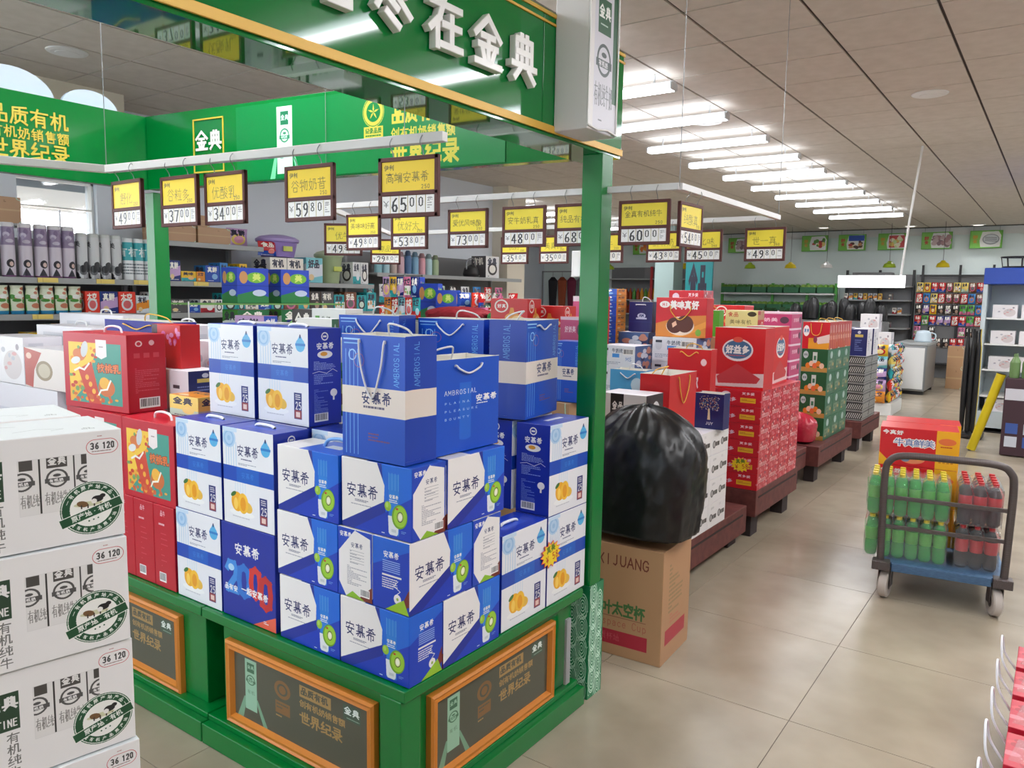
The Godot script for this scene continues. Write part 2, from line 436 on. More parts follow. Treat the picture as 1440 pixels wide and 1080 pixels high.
func badge(p: Pic, x: float, y: float, r: float, ink: Color, paper: Color) -> void:
	# round milk seal: ring, cow and a tilted band
	p.oval(x, y, r * 1.08, r * 1.08, paper)
	p.ring(x, y, r * 0.74, r, ink)
	p.ring(x, y, r * 1.03, r * 1.06, ink)
	p.arc_text("一有机原产地产品一", x, y, r * 0.87, PI * 1.08, PI * 1.92, r * 0.17, maxf(1.0, r * 0.022), paper)
	p.arc_text("品质有机产品原产地", x, y, r * 0.87, PI * 0.9, PI * 0.1, r * 0.15, maxf(1.0, r * 0.02), paper)
	p.oval(x - r * 0.1, y - r * 0.18, r * 0.5, r * 0.1, Color8(206, 204, 168))
	p.oval(x + r * 0.22, y - r * 0.34, r * 0.2, r * 0.13, Color8(28, 26, 26))
	p.oval(x + r * 0.1, y - r * 0.26, r * 0.1, r * 0.1, Color8(235, 230, 224))
	p.oval(x + r * 0.4, y - r * 0.44, r * 0.1, r * 0.08, Color8(28, 26, 26))
	p.oval(x - r * 0.3, y - r * 0.2, r * 0.2, r * 0.12, Color8(116, 84, 52), 0.3)
	for k in 4:
		p.rect(x - r * 0.36 + k * r * 0.22, y - r * 0.16, r * 0.04, r * 0.14, Color8(60, 48, 40))
	var t := -0.3
	var u := Vector2.from_angle(t)
	var v := u.orthogonal() * -1.0
	var c := Vector2(x, y + r * 0.18)
	p.poly([c - u * r * 1.12 - v * r * 0.2, c + u * r * 1.12 - v * r * 0.2, c + u * r * 1.12 + v * r * 0.2, c - u * r * 1.12 + v * r * 0.2], paper)
	p.poly([c - u * r * 1.1 - v * r * 0.17, c + u * r * 1.1 - v * r * 0.17, c + u * r * 1.1 + v * r * 0.17, c - u * r * 1.1 + v * r * 0.17], ink)
	var s := c - u * r * 0.72 - v * r * 0.13
	p.text("原产地·有机", s.x, s.y, r * 0.24, maxf(1.2, r * 0.03), paper, 0.95, 0.05, t)
	for k in 3:
		p.oval(x - r * 0.1 + k * r * 0.16, y + r * 0.52 - k * r * 0.04, r * 0.03, r * 0.03, ink)


func little_seal(p: Pic, x: float, y: float, r: float, ink: Color, paper: Color) -> void:
	p.ring(x, y, r * 0.8, r, ink)
	p.rect(x - r * 1.1, y - r * 0.02, r * 2.2, r * 0.46, ink)
	p.text("有机奶", x - r * 0.72, y + r * 0.04, r * 0.36, maxf(1.0, r * 0.06), paper, 1.1)
	p.oval(x, y - r * 0.32, r * 0.36, r * 0.16, ink)


func fruit(p: Pic, x: float, y: float, s: float) -> void:
	# two apricots in a splash of milk
	p.oval(x + s * 0.1, y + s * 0.62, s * 1.1, s * 0.2, Color8(238, 238, 238))
	p.oval(x + s * 0.62, y + s * 0.2, s * 0.42, s * 0.3, Color8(232, 184, 72), 0.3)
	p.oval(x - s * 0.3, y, s * 0.52, s * 0.56, Color8(238, 172, 40))
	p.oval(x + s * 0.22, y + s * 0.04, s * 0.46, s * 0.58, Color8(244, 190, 58))
	p.oval(x + s * 0.22, y + s * 0.08, s * 0.24, s * 0.4, Color8(232, 156, 30))
	p.oval(x - s * 0.42, y + s * 0.12, s * 0.18, s * 0.34, Color8(250, 206, 92))
	p.oval(x - s * 0.62, y - s * 0.4, s * 0.26, s * 0.12, Color8(60, 110, 50), -0.5)


func make_prints() -> void:
	var white := Color8(236, 232, 230)
	var blue := Color8(14, 78, 196)
	var deep := Color8(20, 44, 150)
	var navy := Color8(28, 34, 92)
	var brand := "安慕希"
	# kiwi yogurt cartons: wide face, table face, text face, top
	var p := Pic.new(1024, 512, deep)
	p.shape([300, 0, 512, 0, 512, 150, 330, 250], Color8(22, 104, 214))
	p.shape([330, 250, 512, 150, 512, 376, 90, 376], Color8(16, 58, 184))
	p.shape([0, 0, 268, 0, 322, 110, 318, 196, 0, 352], white)
	p.text(brand, 36, 128, 74, 6.5, navy, 1.0, 0.1)
	p.lines(100, 214, 120, 14, 2, Color8(90, 92, 120), 3)
	p.lines(70, 240, 160, 8, 1, Color8(140, 140, 156), 4)
	p.rect(352, 40, 74, 320, Color8(40, 126, 216))
	p.shape([348, 262, 426, 262, 420, 350, 410, 362, 362, 362, 352, 350], Color8(226, 230, 234))
	p.rect(372, 330, 34, 16, Color8(200, 206, 212))
	for k in 4:
		p.rect(352 + k * 23, 36, 2, 90, Color8(120, 178, 228))
	p.text(brand, 356, 150, 20, 3, white)
	p.lines(356, 176, 60, 20, 2, white, 6)
	p.oval(346, 214, 24, 26, Color8(150, 196, 52))
	p.oval(340, 208, 10, 14, Color8(180, 216, 96))
	p.oval(430, 258, 55, 64, Color8(112, 164, 30), 0.2)
	p.oval(434, 256, 47, 56, Color8(156, 204, 54), 0.2)
	p.oval(434, 258, 22, 28, Color8(60, 66, 34), 0.2)
	p.oval(434, 258, 18, 23, Color8(226, 230, 170), 0.2)
	p.oval(434, 258, 12, 16, Color8(244, 244, 226), 0.2)
	p.rect(404, 214, 16, 10, Color8(190, 50, 40))
	p.lines(300, 358, 200, 9, 1, Color8(226, 228, 236), 9)
	p.lines(442, 330, 56, 16, 2, Color8(120, 160, 220), 8)
	p.o = Vector2(512, 0)
	p.rect(0, 0, 256, 376, Color8(18, 66, 184))
	p.shape([6, 130, 130, 0, 246, 30, 250, 376, 60, 376, 6, 300], white)
	p.text(brand, 14, 18, 28, 4, white)
	p.text(brand, 100, 68, 28, 2.5, Color8(70, 76, 110))
	for k in 5:
		p.rect(90, 112 + k * 16, 110, 1.5, Color8(150, 150, 156))
		p.lines(92, 116 + k * 16, 104, 7, 1, Color8(150, 150, 160), k + 20)
	p.lines(70, 200, 150, 110, 12, Color8(170, 168, 176), 31)
	p.shape([256, 290, 256, 376, 150, 376], Color8(116, 44, 34))
	p.shape([60, 376, 110, 340, 200, 376], Color8(140, 188, 48))
	p.bars(170, 312, 70, 44, 5)
	p.o = Vector2(768, 0)
	p.rect(0, 0, 256, 376, Color8(16, 60, 182))
	p.shape([0, 0, 256, 0, 256, 40, 0, 150], Color8(20, 96, 208))
	p.text(brand, 76, 62, 34, 4.5, white)
	for k in 6:
		p.rect(70, 112 + k * 11, 124, 5, Color8(150, 178, 232))
	p.rect(66, 186, 138, 10, white)
	p.lines(66, 206, 110, 60, 5, white, 40)
	p.path([Vector2(180, 210), Vector2(150, 240), Vector2(196, 262), Vector2(160, 290)], 4, white)
	p.oval(176, 306, 26, 26, white)
	p.oval(176, 306, 8, 8, Color8(150, 180, 70))
	p.shape([256, 240, 256, 330, 170, 376, 200, 340], Color8(120, 40, 34))
	p.shape([90, 376, 220, 300, 256, 376], Color8(150, 194, 44))
	p.o = Vector2(0, 376)
	p.rect(0, 0, 512, 136, Color8(24, 84, 196))
	p.rect(0, 0, 190, 136, white)
	p.rect(280, 46, 130, 36, Color8(214, 220, 226))
	p.o = Vector2.ZERO
	add_cells("kiwi", p, {"kiwi_f": [0, 0, 512, 376], "kiwi_n": [512, 0, 256, 376], "kiwi_m": [768, 0, 256, 376], "kiwi_t": [0, 376, 512, 136]}, 0.3)

	# apricot yogurt cartons: front, side, top; and the blue anniversary carton
	p = Pic.new(1536, 768, Color8(230, 230, 234))
	for k in 5:
		p.rect(30 + k * 26, 90, 9, 190, Color8(186, 208, 230))
		p.rect(120 + k * 26, 330, 9, 240, Color8(210, 222, 234))
	p.oval(66, 70, 70, 62, Color8(176, 204, 232))
	p.ring(66, 70, 40, 52, Color8(144, 184, 222))
	p.oval(66, 70, 18, 18, Color8(150, 188, 224))
	p.rect(0, 0, 150, 26, Color8(196, 216, 236))
	p.text(brand, 150, 104, 72, 6.5, navy, 0.95, 0.1)
	p.lines(190, 192, 130, 14, 1, Color8(60, 64, 110), 3)
	p.lines(160, 224, 190, 16, 2, Color8(130, 134, 156), 4)
	p.oval(440, 108, 46, 44, Color8(84, 172, 220))
	p.shape([440, 36, 474, 84, 406, 84], Color8(84, 172, 220))
	p.oval(440, 50, 7, 14, navy)
	p.rect(392, 96, 98, 16, Color8(36, 120, 196))
	p.rect(0, 252, 512, 100, Color8(16, 70, 176))
	p.rect(140, 252, 230, 100, Color8(22, 92, 190))
	p.text(brand, 190, 282, 40, 4, Color8(50, 120, 206))
	fruit(p, 176, 486, 118)
	p.lines(90, 584, 190, 12, 1, Color8(190, 190, 196), 6)
	p.rect(372, 424, 76, 176, Color8(34, 44, 116))
	p.rect(376, 540, 68, 56, Color8(150, 60, 66))
	p.lines(386, 436, 48, 40, 3, white, 6)
	p.text("25", 384, 484, 52, 6, white, 0.55)
	p.rect(390, 552, 40, 34, Color8(230, 200, 190))
	p.o = Vector2(512, 0)
	p.rect(0, 0, 256, 640, Color8(24, 46, 158))
	p.ring(128, 50, 20, 28, white)
	p.rect(114, 44, 28, 12, white)
	p.text(brand, 62, 92, 42, 6, white)
	p.oval(128, 170, 60, 26, white)
	p.oval(120, 166, 28, 14, Color8(230, 160, 60))
	p.lines(40, 214, 170, 60, 6, Color8(150, 166, 220), 51)
	p.lines(40, 300, 150, 70, 6, Color8(130, 150, 214), 52)
	p.path([Vector2(30, 290), Vector2(80, 280), Vector2(140, 296), Vector2(190, 270), Vector2(226, 290)], 3, white)
	p.rect(40, 262, 2, 2, white)
	p.oval(196, 430, 28, 26, white)
	p.rect(188, 456, 14, 24, white)
	p.lines(40, 400, 110, 170, 16, Color8(110, 132, 204), 53)
	p.bars(40, 560, 110, 56, 8)
	p.o = Vector2(0, 640)
	p.rect(0, 0, 512, 128, Color8(24, 52, 164))
	p.rect(120, 34, 270, 60, Color8(40, 72, 182))
	p.o = Vector2(1024, 0)
	p.rect(0, 0, 512, 640, Color8(20, 42, 150))
	p.text(brand, 130, 120, 74, 9, white)
	p.text("一起安慕希", 190, 400, 50, 6, white, 0.95, 0.1, 0.04)
	p.text("2", 20, 258, 210, 46, Color8(58, 136, 214), 0.72)
	p.text("0", 140, 266, 210, 46, Color8(40, 112, 200), 0.72)
	p.text("0", 262, 258, 200, 44, Color8(208, 50, 44), 0.66)
	p.text("0", 356, 300, 210, 44, Color8(190, 42, 42), 0.66)
	p.text("一起安慕希", 190, 400, 50, 7, white, 0.95, 0.1, 0.04)
	p.oval(90, 300, 30, 24, Color8(170, 208, 236))
	p.text("品有安", 20, 420, 40, 6, white)
	p.shape([300, 640, 512, 540, 512, 640], Color8(226, 96, 70))
	p.lines(400, 590, 90, 24, 2, white, 12)
	p.o = Vector2(512, 640)
	p.rect(0, 0, 256, 128, Color8(24, 46, 158))
	p.bars(60, 24, 130, 80, 6)
	p.o = Vector2.ZERO
	add_cells("apricot", p, {"apr_f": [0, 0, 512, 640], "apr_s": [512, 0, 256, 640], "apr_t": [0, 640, 512, 128], "ann_f": [1024, 0, 512, 640]}, 0.3)

	# blue paper gift bags
	p = Pic.new(1024, 576, Color8(2, 74, 186))
	for k in 4:
		p.rect(24 + k * 26, 70, 4, 490, Color8(120, 176, 232))
	p.rect(10, 20, 110, 8, Color8(150, 196, 240))
	p.rect(14, 40, 96, 6, Color8(120, 176, 232))
	p.ring(70, 96, 20, 26, Color8(150, 196, 240))
	p.ring(112, 120, 30, 33, Color8(170, 90, 120))
	p.rect(0, 240, 400, 128, Color8(226, 214, 204))
	p.text(brand, 128, 258, 58, 6, navy)
	p.lines(140, 326, 160, 22, 1, Color8(90, 84, 110), 3)
	p.text("AMBROSIAL", 330, 228, 34, 2.4, Color8(110, 180, 236), 0.6, 0.1, -PI / 2)
	p.lines(170, 450, 140, 44, 3, Color8(120, 70, 110), 21)
	p.o = Vector2(400, 0)
	p.rect(0, 0, 200, 576, Color8(6, 58, 164))
	p.rect(0, 240, 200, 128, Color8(222, 208, 196))
	p.text("AMBROSIAL", 70, 228, 36, 2.4, Color8(110, 170, 230), 0.58, 0.1, -PI / 2)
	p.o = Vector2(600, 0)
	p.rect(0, 0, 400, 576, Color8(2, 76, 190))
	p.rect(150, 150, 70, 340, Color8(24, 98, 202))
	p.oval(185, 490, 35, 14, Color8(24, 98, 202))
	p.text("AMBROSIAL", 60, 190, 30, 2.6, white, 0.62, 0.2)
	for k in 3:
		p.text(["PLAINA", "PLEASURE", "BOUNTY"][k].substr(0, 8), 62, 260 + k * 48, 14, 2, Color8(190, 210, 240), 1.0, 0.9)
	p.text(brand, 250, 236, 42, 6, white)
	p.lines(254, 288, 120, 12, 1, white, 8)
	p.o = Vector2(1000, 0)
	p.rect(0, 0, 24, 576, Color8(18, 56, 160))
	p.o = Vector2.ZERO
	add_cells("giftbag", p, {"bag_a": [0, 0, 400, 576], "bag_s": [400, 0, 200, 576], "bag_b": [600, 0, 400, 576], "bag_p": [1000, 0, 24, 576]}, 0.36)

	# white milk cartons with a window and a green seal
	var green := Color8(24, 76, 44)
	var paper := Color8(233, 229, 227)
	p = Pic.new(1024, 640, paper)
	p.rect(344, 70, 192, 186, Color8(220, 216, 214))
	for k in 3:
		var x0: float = [308, 404, 502][k]
		p.rect(maxf(x0, 346), 72, [56, 92, 34][k], 182, Color8(226, 222, 219))
		p.rect(x0 + 40 if k == 0 else x0 + 18, 72, 36 if k == 0 else (58 if k == 1 else 26), 34, Color8(74, 70, 66))
		if k == 1:
			p.text("金典", x0 + 22, 72, 24, 4, Color8(226, 222, 219))
		little_seal(p, x0 + 46 if k < 2 else x0 + 36, 142, 31, Color8(80, 78, 76), paper)
		if k < 2:
			p.text("有机纯牛奶", maxf(x0 + 10, 348), 186, 44, 2.2, Color8(130, 126, 122), 0.36, 0.05)
	p.rect(536, 66, 40, 196, paper)
	p.rect(290, 66, 54, 196, paper)
	p.rect(400, 72, 5, 182, Color8(44, 40, 38))
	p.rect(497, 72, 4, 140, Color8(52, 48, 46))
	badge(p, 544, 262, 86, green, Color8(238, 236, 230))
	p.ring(562, 52, 24, 26, Color8(196, 90, 96), PI * 0.5, PI * 1.5)
	p.ring(606, 52, 24, 26, Color8(196, 90, 96), PI * 1.5, PI * 2.5)
	p.rect(562, 26, 44, 2, Color8(196, 90, 96))
	p.rect(562, 76, 44, 2, Color8(196, 90, 96))
	p.text("36", 548, 38, 22, 4, Color8(60, 58, 56), 0.55, 0.15)
	p.text("120", 584, 38, 22, 4, Color8(60, 58, 56), 0.5, 0.15)
	p.lines(552, 66, 60, 6, 1, Color8(150, 120, 120), 4)
	p.lines(570, 14, 34, 6, 1, Color8(190, 140, 140), 5)
	p.rect(206, 66, 100, 130, Color8(40, 66, 46))
	p.text("金典", 214, 80, 42, 7, paper)
	p.text("SATINE", 214, 158, 26, 4, paper, 0.5)
	p.down("有机纯牛", 268, 206, 36, 3.5, Color8(110, 108, 104))
	p.o = Vector2(640, 0)
	p.rect(0, 0, 320, 372, Color8(228, 226, 226))
	p.text("金典", 110, 80, 44, 6, green)
	p.lines(70, 200, 180, 100, 8, Color8(150, 148, 146), 14)
	p.o = Vector2(0, 372)
	p.rect(0, 0, 640, 250, Color8(226, 230, 232))
	p.path([Vector2(90, 60), Vector2(170, 40), Vector2(210, 90), Vector2(150, 110), Vector2(240, 150), Vector2(330, 120), Vector2(300, 60), Vector2(390, 84)], 2, Color8(120, 124, 124))
	p.path([Vector2(360, 170), Vector2(430, 150), Vector2(500, 176), Vector2(460, 190)], 2, Color8(130, 134, 134))
	p.text("品", 540, 190, 26, 2, Color8(110, 114, 114), 1.6)
	p.o = Vector2.ZERO
	add_cells("milk", p, {"milk_f": [0, 0, 640, 372], "milk_s": [640, 0, 320, 372], "milk_t": [0, 372, 640, 250]}, 0.42)

	# red walnut drink boxes
	p = Pic.new(1024, 512, Color8(190, 22, 44))
	p.rect(44, 64, 424, 410, Color8(232, 172, 56))
	p.shape([250, 64, 468, 64, 468, 474, 110, 474, 60, 474, 230, 300], Color8(70, 150, 134))
	p.shape([44, 64, 290, 64, 250, 170, 180, 300, 60, 360, 44, 330], Color8(242, 198, 66))
	p.dots(50, 80, 220, 380, 40, 13, [Color8(214, 110, 44), Color8(240, 150, 40), Color8(200, 60, 40), Color8(120, 160, 90)], 4)
	p.shape([120, 250, 230, 190, 300, 474, 200, 474], Color8(206, 70, 46))
	p.oval(130, 150, 52, 40, Color8(214, 120, 60), 0.3)
	p.oval(176, 110, 28, 56, Color8(206, 206, 206), 0.25)
	p.oval(100, 190, 40, 24, Color8(226, 226, 226), -0.3)
	p.path([Vector2(90, 260), Vector2(130, 240), Vector2(170, 250), Vector2(210, 206)], 13, Color8(240, 236, 228))
	for k in 3:
		p.oval(190 + k * 26, 300 + k * 46, 15, 18, Color8(240, 176, 60))
	p.oval(346, 360, 66, 60, Color8(206, 110, 56))
	p.oval(330, 330, 40, 40, Color8(240, 180, 66))
	p.path([Vector2(270, 430), Vector2(300, 380), Vector2(350, 370), Vector2(380, 310)], 12, Color8(246, 240, 224))
	p.dots(60, 420, 380, 44, 18, 12, [Color8(206, 96, 50), Color8(230, 160, 60)], 7)
	p.text("核桃乳", 276, 200, 58, 15, Color8(120, 50, 30), 1.0, 0.08)
	p.text("核桃乳", 276, 200, 58, 8, Color8(226, 120, 60), 1.0, 0.08)
	p.shape([270, 40, 356, 40, 356, 150, 313, 170, 270, 150], Color8(238, 226, 224))
	p.lines(296, 84, 40, 14, 1, Color8(160, 140, 140), 3)
	p.o = Vector2(512, 0)
	p.rect(0, 0, 220, 512, Color8(188, 22, 44))
	p.ring(66, 58, 12, 20, Color8(236, 200, 200))
	p.oval(140, 54, 16, 18, Color8(226, 170, 176))
	for k in 3:
		p.rect(36 + k * 56, 120, 34, 32, Color8(206, 70, 84))
	p.lines(40, 220, 140, 170, 14, Color8(206, 76, 92), 15)
	p.bars(60, 420, 120, 70, 9)
	p.o = Vector2(732, 0)
	p.rect(0, 0, 292, 512, Color8(186, 20, 42))
	p.text("品牛", 96, 30, 34, 4, Color8(230, 190, 196))
	p.lines(70, 110, 150, 26, 1, Color8(230, 190, 196), 16)
	for k in 7:
		p.lines(96, 170 + k * 34, 100, 12, 1, Color8(206, 80, 96), 17 + k)
	p.bars(60, 420, 100, 60, 10)
	p.o = Vector2.ZERO
	add_cells("walnut", p, {"wal_f": [0, 0, 512, 512], "wal_s": [512, 0, 220, 512], "wal_n": [732, 0, 292, 512], "wal_t": [4, 4, 500, 34]}, 0.34)

	make_misc_prints()
	make_goods_prints()


func make_misc_prints() -> void:
	var white := Color8(238, 234, 230)
	var p := Pic.new(2048, 1024, Color8(200, 26, 36))
	# 0,0 red bag with chocolate pies
	p.rect(0, 0, 384, 256, Color8(202, 24, 38))
	p.shape([0, 170, 200, 120, 384, 110, 384, 256, 0, 256], Color8(214, 132, 52))
	p.shape([120, 256, 384, 150, 384, 190, 200, 256], Color8(232, 156, 64))
	p.oval(190, 184, 108, 62, Color8(236, 214, 196))
	p.oval(148, 180, 62, 52, Color8(84, 36, 26))
	p.oval(226, 170, 66, 56, Color8(92, 42, 30))
	p.shape([126, 168, 156, 150, 166, 176, 134, 196], Color8(236, 190, 160))
	p.text("美味真好", 110, 20, 52, 10, white, 0.95)
	p.oval(66, 44, 40, 22, white)
	p.text("HI", 48, 34, 20, 4, Color8(200, 30, 40))
	p.oval(330, 224, 22, 22, Color8(120, 170, 60))
	# 384 white carton with blue print
	p.o = Vector2(384, 0)
	p.rect(0, 0, 320, 160, Color8(224, 228, 236))
	p.rect(110, 54, 66, 26, Color8(60, 140, 214))
	p.text("牛奶纯奶", 106, 18, 30, 4, Color8(90, 100, 120))
	p.bars(210, 20, 96, 40, 12)
	p.text("MSQ", 236, 76, 26, 3, Color8(60, 110, 180))
	p.oval(46, 50, 26, 34, Color8(206, 210, 220))
	p.rect(22, 18, 48, 16, Color8(40, 44, 60))
	p.lines(20, 110, 200, 30, 3, Color8(150, 160, 180), 3)
	p.o = Vector2(704, 0)
	p.rect(0, 0, 128, 160, Color8(70, 100, 150))
	p.dots(10, 10, 110, 140, 16, 16, [Color8(200, 210, 224), Color8(30, 44, 90), Color8(190, 130, 110)], 5)
	# navy bag with a golden tree
	p.o = Vector2(832, 0)
	p.rect(0, 0, 200, 256, Color8(20, 34, 92))
	p.dots(34, 20, 132, 100, 110, 3.4, [Color8(206, 176, 110), Color8(180, 120, 90), Color8(110, 140, 150), Color8(190, 190, 190)], 6)
	p.shape([94, 110, 104, 110, 110, 190, 90, 190], Color8(210, 190, 150))
	p.text("JUY", 78, 206, 20, 3, white, 0.8)
	# plain navy bag with a small white shield
	p.o = Vector2(1032, 0)
	p.rect(0, 0, 160, 256, Color8(24, 30, 92))
	p.oval(86, 120, 28, 22, Color8(190, 196, 220))
	p.rect(50, 136, 72, 14, Color8(190, 196, 220))
	p.text("AM", 70, 106, 24, 4, Color8(30, 40, 100), 0.6)
	p.rect(0, 170, 160, 3, Color8(40, 50, 120))
	# red family bag with an oval name plate
	p.o = Vector2(1192, 0)
	p.rect(0, 0, 300, 360, Color8(206, 26, 32))
	p.shape([0, 280, 300, 260, 300, 340, 0, 350], Color8(226, 200, 200))
	p.shape([20, 290, 140, 210, 280, 290, 260, 320, 30, 330], Color8(196, 60, 66))
	p.oval(140, 130, 92, 66, Color8(236, 226, 226))
	p.oval(140, 128, 82, 54, Color8(70, 110, 150))
	p.text("好益多", 70, 104, 46, 8, white, 0.95, 0.08)
	p.lines(70, 160, 140, 10, 1, Color8(200, 80, 90), 3)
	p.oval(140, 70, 30, 16, Color8(226, 90, 70))
	# red soft-drink carton end in the tall red stack
	p.o = Vector2(1492, 0)
	p.rect(0, 0, 300, 160, Color8(200, 24, 40))
	p.oval(60, 44, 30, 26, Color8(230, 200, 214))
	p.text("好益多", 24, 76, 38, 7, Color8(226, 190, 206), 0.9, 0.06)
	p.text("更多爱", 170, 18, 26, 4, Color8(236, 200, 206))
	p.rect(160, 74, 104, 48, Color8(228, 178, 34))
	p.lines(168, 88, 88, 22, 2, Color8(180, 90, 30), 5)
	p.o = Vector2(1792, 0)
	p.rect(0, 0, 256, 160, Color8(186, 30, 52))
	p.dots(6, 6, 244, 148, 40, 12, [Color8(206, 110, 120), Color8(160, 20, 40), Color8(224, 170, 170), Color8(120, 50, 80), Color8(200, 60, 70)], 8)
	p.lines(30, 60, 180, 40, 3, Color8(230, 206, 206), 6)
	# white milk carton with black crests
	p.o = Vector2(0, 256)
	p.rect(0, 0, 256, 136, Color8(226, 224, 224))
	for k in 2:
		p.oval(44 + k * 120, 80 - k * 6, 22, 22, Color8(86, 84, 84))
		p.oval(44 + k * 120, 80 - k * 6, 12, 14, Color8(170, 168, 168))
		p.rect(66 + k * 120, 68 - k * 6, 54, 24, Color8(44, 42, 42))
		p.rect(84 + k * 120, 68 - k * 6, 4, 24, Color8(200, 198, 198))
	p.text("金典牛", 40, 20, 14, 1.5, Color8(150, 150, 150))
	p.text("CC", 160, 16, 12, 1.5, Color8(150, 150, 150))
	# green gift box with oranges and milk
	p.o = Vector2(256, 256)
	p.rect(0, 0, 256, 160, Color8(24, 92, 52))
	p.rect(0, 128, 256, 32, Color8(186, 146, 72))
	p.rect(110, 20, 44, 90, Color8(206, 222, 214))
	p.rect(120, 46, 24, 30, Color8(60, 120, 90))
	for k in 5:
		p.oval(66 + k * 34, 116 - (k % 2) * 14, 24, 20, [Color8(222, 130, 40), Color8(236, 200, 170), Color8(226, 110, 60)][k % 3])
	p.oval(40, 40, 26, 26, Color8(190, 206, 206))
	p.text("有机", 24, 32, 16, 2, Color8(60, 100, 90))
	p.o = Vector2(512, 256)
	p.rect(0, 0, 128, 160, Color8(46, 104, 76))
	p.oval(60, 40, 20, 26, Color8(170, 190, 186))
	p.rect(20, 80, 84, 60, Color8(110, 132, 104))
	p.dots(20, 80, 84, 60, 14, 10, [Color8(180, 150, 90), Color8(70, 100, 80)], 4)
	# red and orange gift box with bottles
	p.o = Vector2(640, 256)
	p.rect(0, 0, 256, 160, Color8(196, 26, 36))
	p.rect(60, 96, 196, 64, Color8(226, 160, 44))
	p.shape([120, 96, 256, 70, 256, 120, 150, 130], Color8(230, 210, 200))
	p.oval(124, 104, 18, 20, Color8(140, 60, 90))
	p.oval(36, 54, 30, 32, white)
	p.text("真食", 14, 42, 22, 3, Color8(60, 120, 170))
	p.o = Vector2(896, 256)
	p.rect(0, 0, 256, 160, Color8(176, 30, 34))
	for k in 4:
		p.rect(20 + k * 62, 50, 26, 110, Color8(196, 96, 40))
		p.rect(26 + k * 62, 20, 14, 44, Color8(226, 206, 200))
		p.rect(20 + k * 62, 80, 26, 24, Color8(230, 190, 160))
	# black and white patterned carton
	p.o = Vector2(1500, 200)
	p.rect(0, 0, 128, 128, Color8(40, 40, 42))
	for k in 9:
		p.line(Vector2(6 + k * 15, 96), Vector2(24 + k * 15, 20), 5, Color8(212, 210, 206))
	p.rect(0, 112, 128, 8, Color8(180, 178, 174))
	# red noodle carton
	p.o = Vector2(1280, 360)
	p.rect(0, 0, 320, 240, Color8(206, 24, 34))
	p.rect(232, 0, 88, 240, Color8(238, 172, 28))
	p.shape([0, 160, 60, 240, 0, 240], Color8(238, 172, 28))
	p.text("今真好", 10, 16, 26, 5, white)
	p.text("牛真鲜美", 58, 66, 46, 13, white, 0.95, -0.05)
	p.text("牛真鲜美", 58, 66, 46, 4, Color8(90, 110, 170), 0.95, -0.05)
	p.oval(140, 190, 52, 32, Color8(226, 130, 90))
	p.oval(166, 180, 20, 18, Color8(240, 160, 60))
	p.oval(110, 196, 18, 16, Color8(110, 130, 160))
	p.oval(276, 66, 36, 22, Color8(226, 110, 60))
	p.lines(250, 96, 56, 14, 1, Color8(190, 60, 40), 3)
	for k in 4:
		p.rect(246 + k * 16, 190, 10, 12, Color8(196, 120, 20))
	# brown carton, printed
	p.o = Vector2(0, 420)
	p.rect(0, 0, 420, 420, Color8(186, 144, 106))
	p.text("XIJUANG", 120, 40, 40, 5, Color8(112, 50, 40), 0.8, 0.08)
	p.text("品叶太空杯", 96, 216, 50, 8, Color8(70, 116, 66), 0.95, 0.06)
	p.rect(90, 272, 262, 3, Color8(150, 100, 80))
	p.text("space Cup", 150, 280, 30, 3, Color8(176, 104, 84), 0.7, 0.1)
	p.rect(40, 326, 320, 54, Color8(178, 40, 62))
	p.text("品质杯地", 110, 338, 28, 2, Color8(200, 90, 100))
	p.o = Vector2(420, 420)
	p.rect(0, 0, 320, 420, Color8(182, 138, 100))
	p.rect(40, 300, 230, 56, Color8(176, 40, 60))
	p.lines(70, 60, 160, 190, 12, Color8(146, 124, 84), 9)
	p.lines(90, 250, 120, 40, 3, Color8(190, 110, 90), 10)
	# plain brown carton
	p.o = Vector2(740, 420)
	p.rect(0, 0, 160, 160, Color8(182, 142, 104))
	p.rect(0, 74, 160, 10, Color8(196, 162, 120))
	p.lines(96, 20, 40, 16, 2, Color8(130, 90, 60), 9)
	# spiral cladding of the stand's post
	p.o = Vector2(900, 420)
	p.rect(0, 0, 256, 512, Color8(26, 124, 78))
	for k in 10:
		var c := Vector2(74 + (k % 2) * 110, 44 + k * 48)
		for ring in 4:
			p.ring(c.x, c.y, 8 + ring * 14, 13.5 + ring * 14, Color8(206, 238, 218))
		p.ring(c.x - 4, c.y, 58, 64, Color8(206, 238, 218), PI * 0.2, PI * 1.3)
	for k in 26:
		p.ring(fmod(k * 97.0, 256.0), k * 20, 14, 18, Color8(180, 224, 198), 0.6, 4.0)
	for k in 5:
		p.rect(252, 100 * k, 4, 60, Color8(22, 116, 72))
	# spiral: thinned, for the far side
	p.o = Vector2(1156, 612)
	p.rect(0, 0, 124, 320, Color8(20, 96, 60))
	p.dots(0, 0, 124, 320, 160, 4, [Color8(150, 200, 170), Color8(24, 84, 56)], 11)
	# pink, lilac and white gift boxes
	p.o = Vector2(1280, 612)
	p.rect(0, 0, 160, 160, Color8(228, 224, 226))
	p.oval(110, 96, 40, 50, Color8(206, 196, 196))
	p.dots(20, 30, 120, 110, 9, 8, [Color8(150, 140, 150), Color8(206, 150, 150), Color8(180, 180, 190)], 3)
	p.o = Vector2(1440, 612)
	p.rect(0, 0, 160, 160, Color8(226, 222, 228))
	p.rect(20, 20, 60, 110, Color8(206, 204, 212))
	p.lines(26, 30, 48, 80, 6, Color8(160, 158, 170), 5)
	p.rect(104, 60, 24, 14, Color8(70, 64, 70))
	p.o = Vector2(1600, 360)
	p.rect(0, 0, 200, 200, Color8(226, 216, 210))
	p.shape([0, 0, 90, 20, 50, 110, 40, 200, 0, 190], Color8(178, 60, 44))
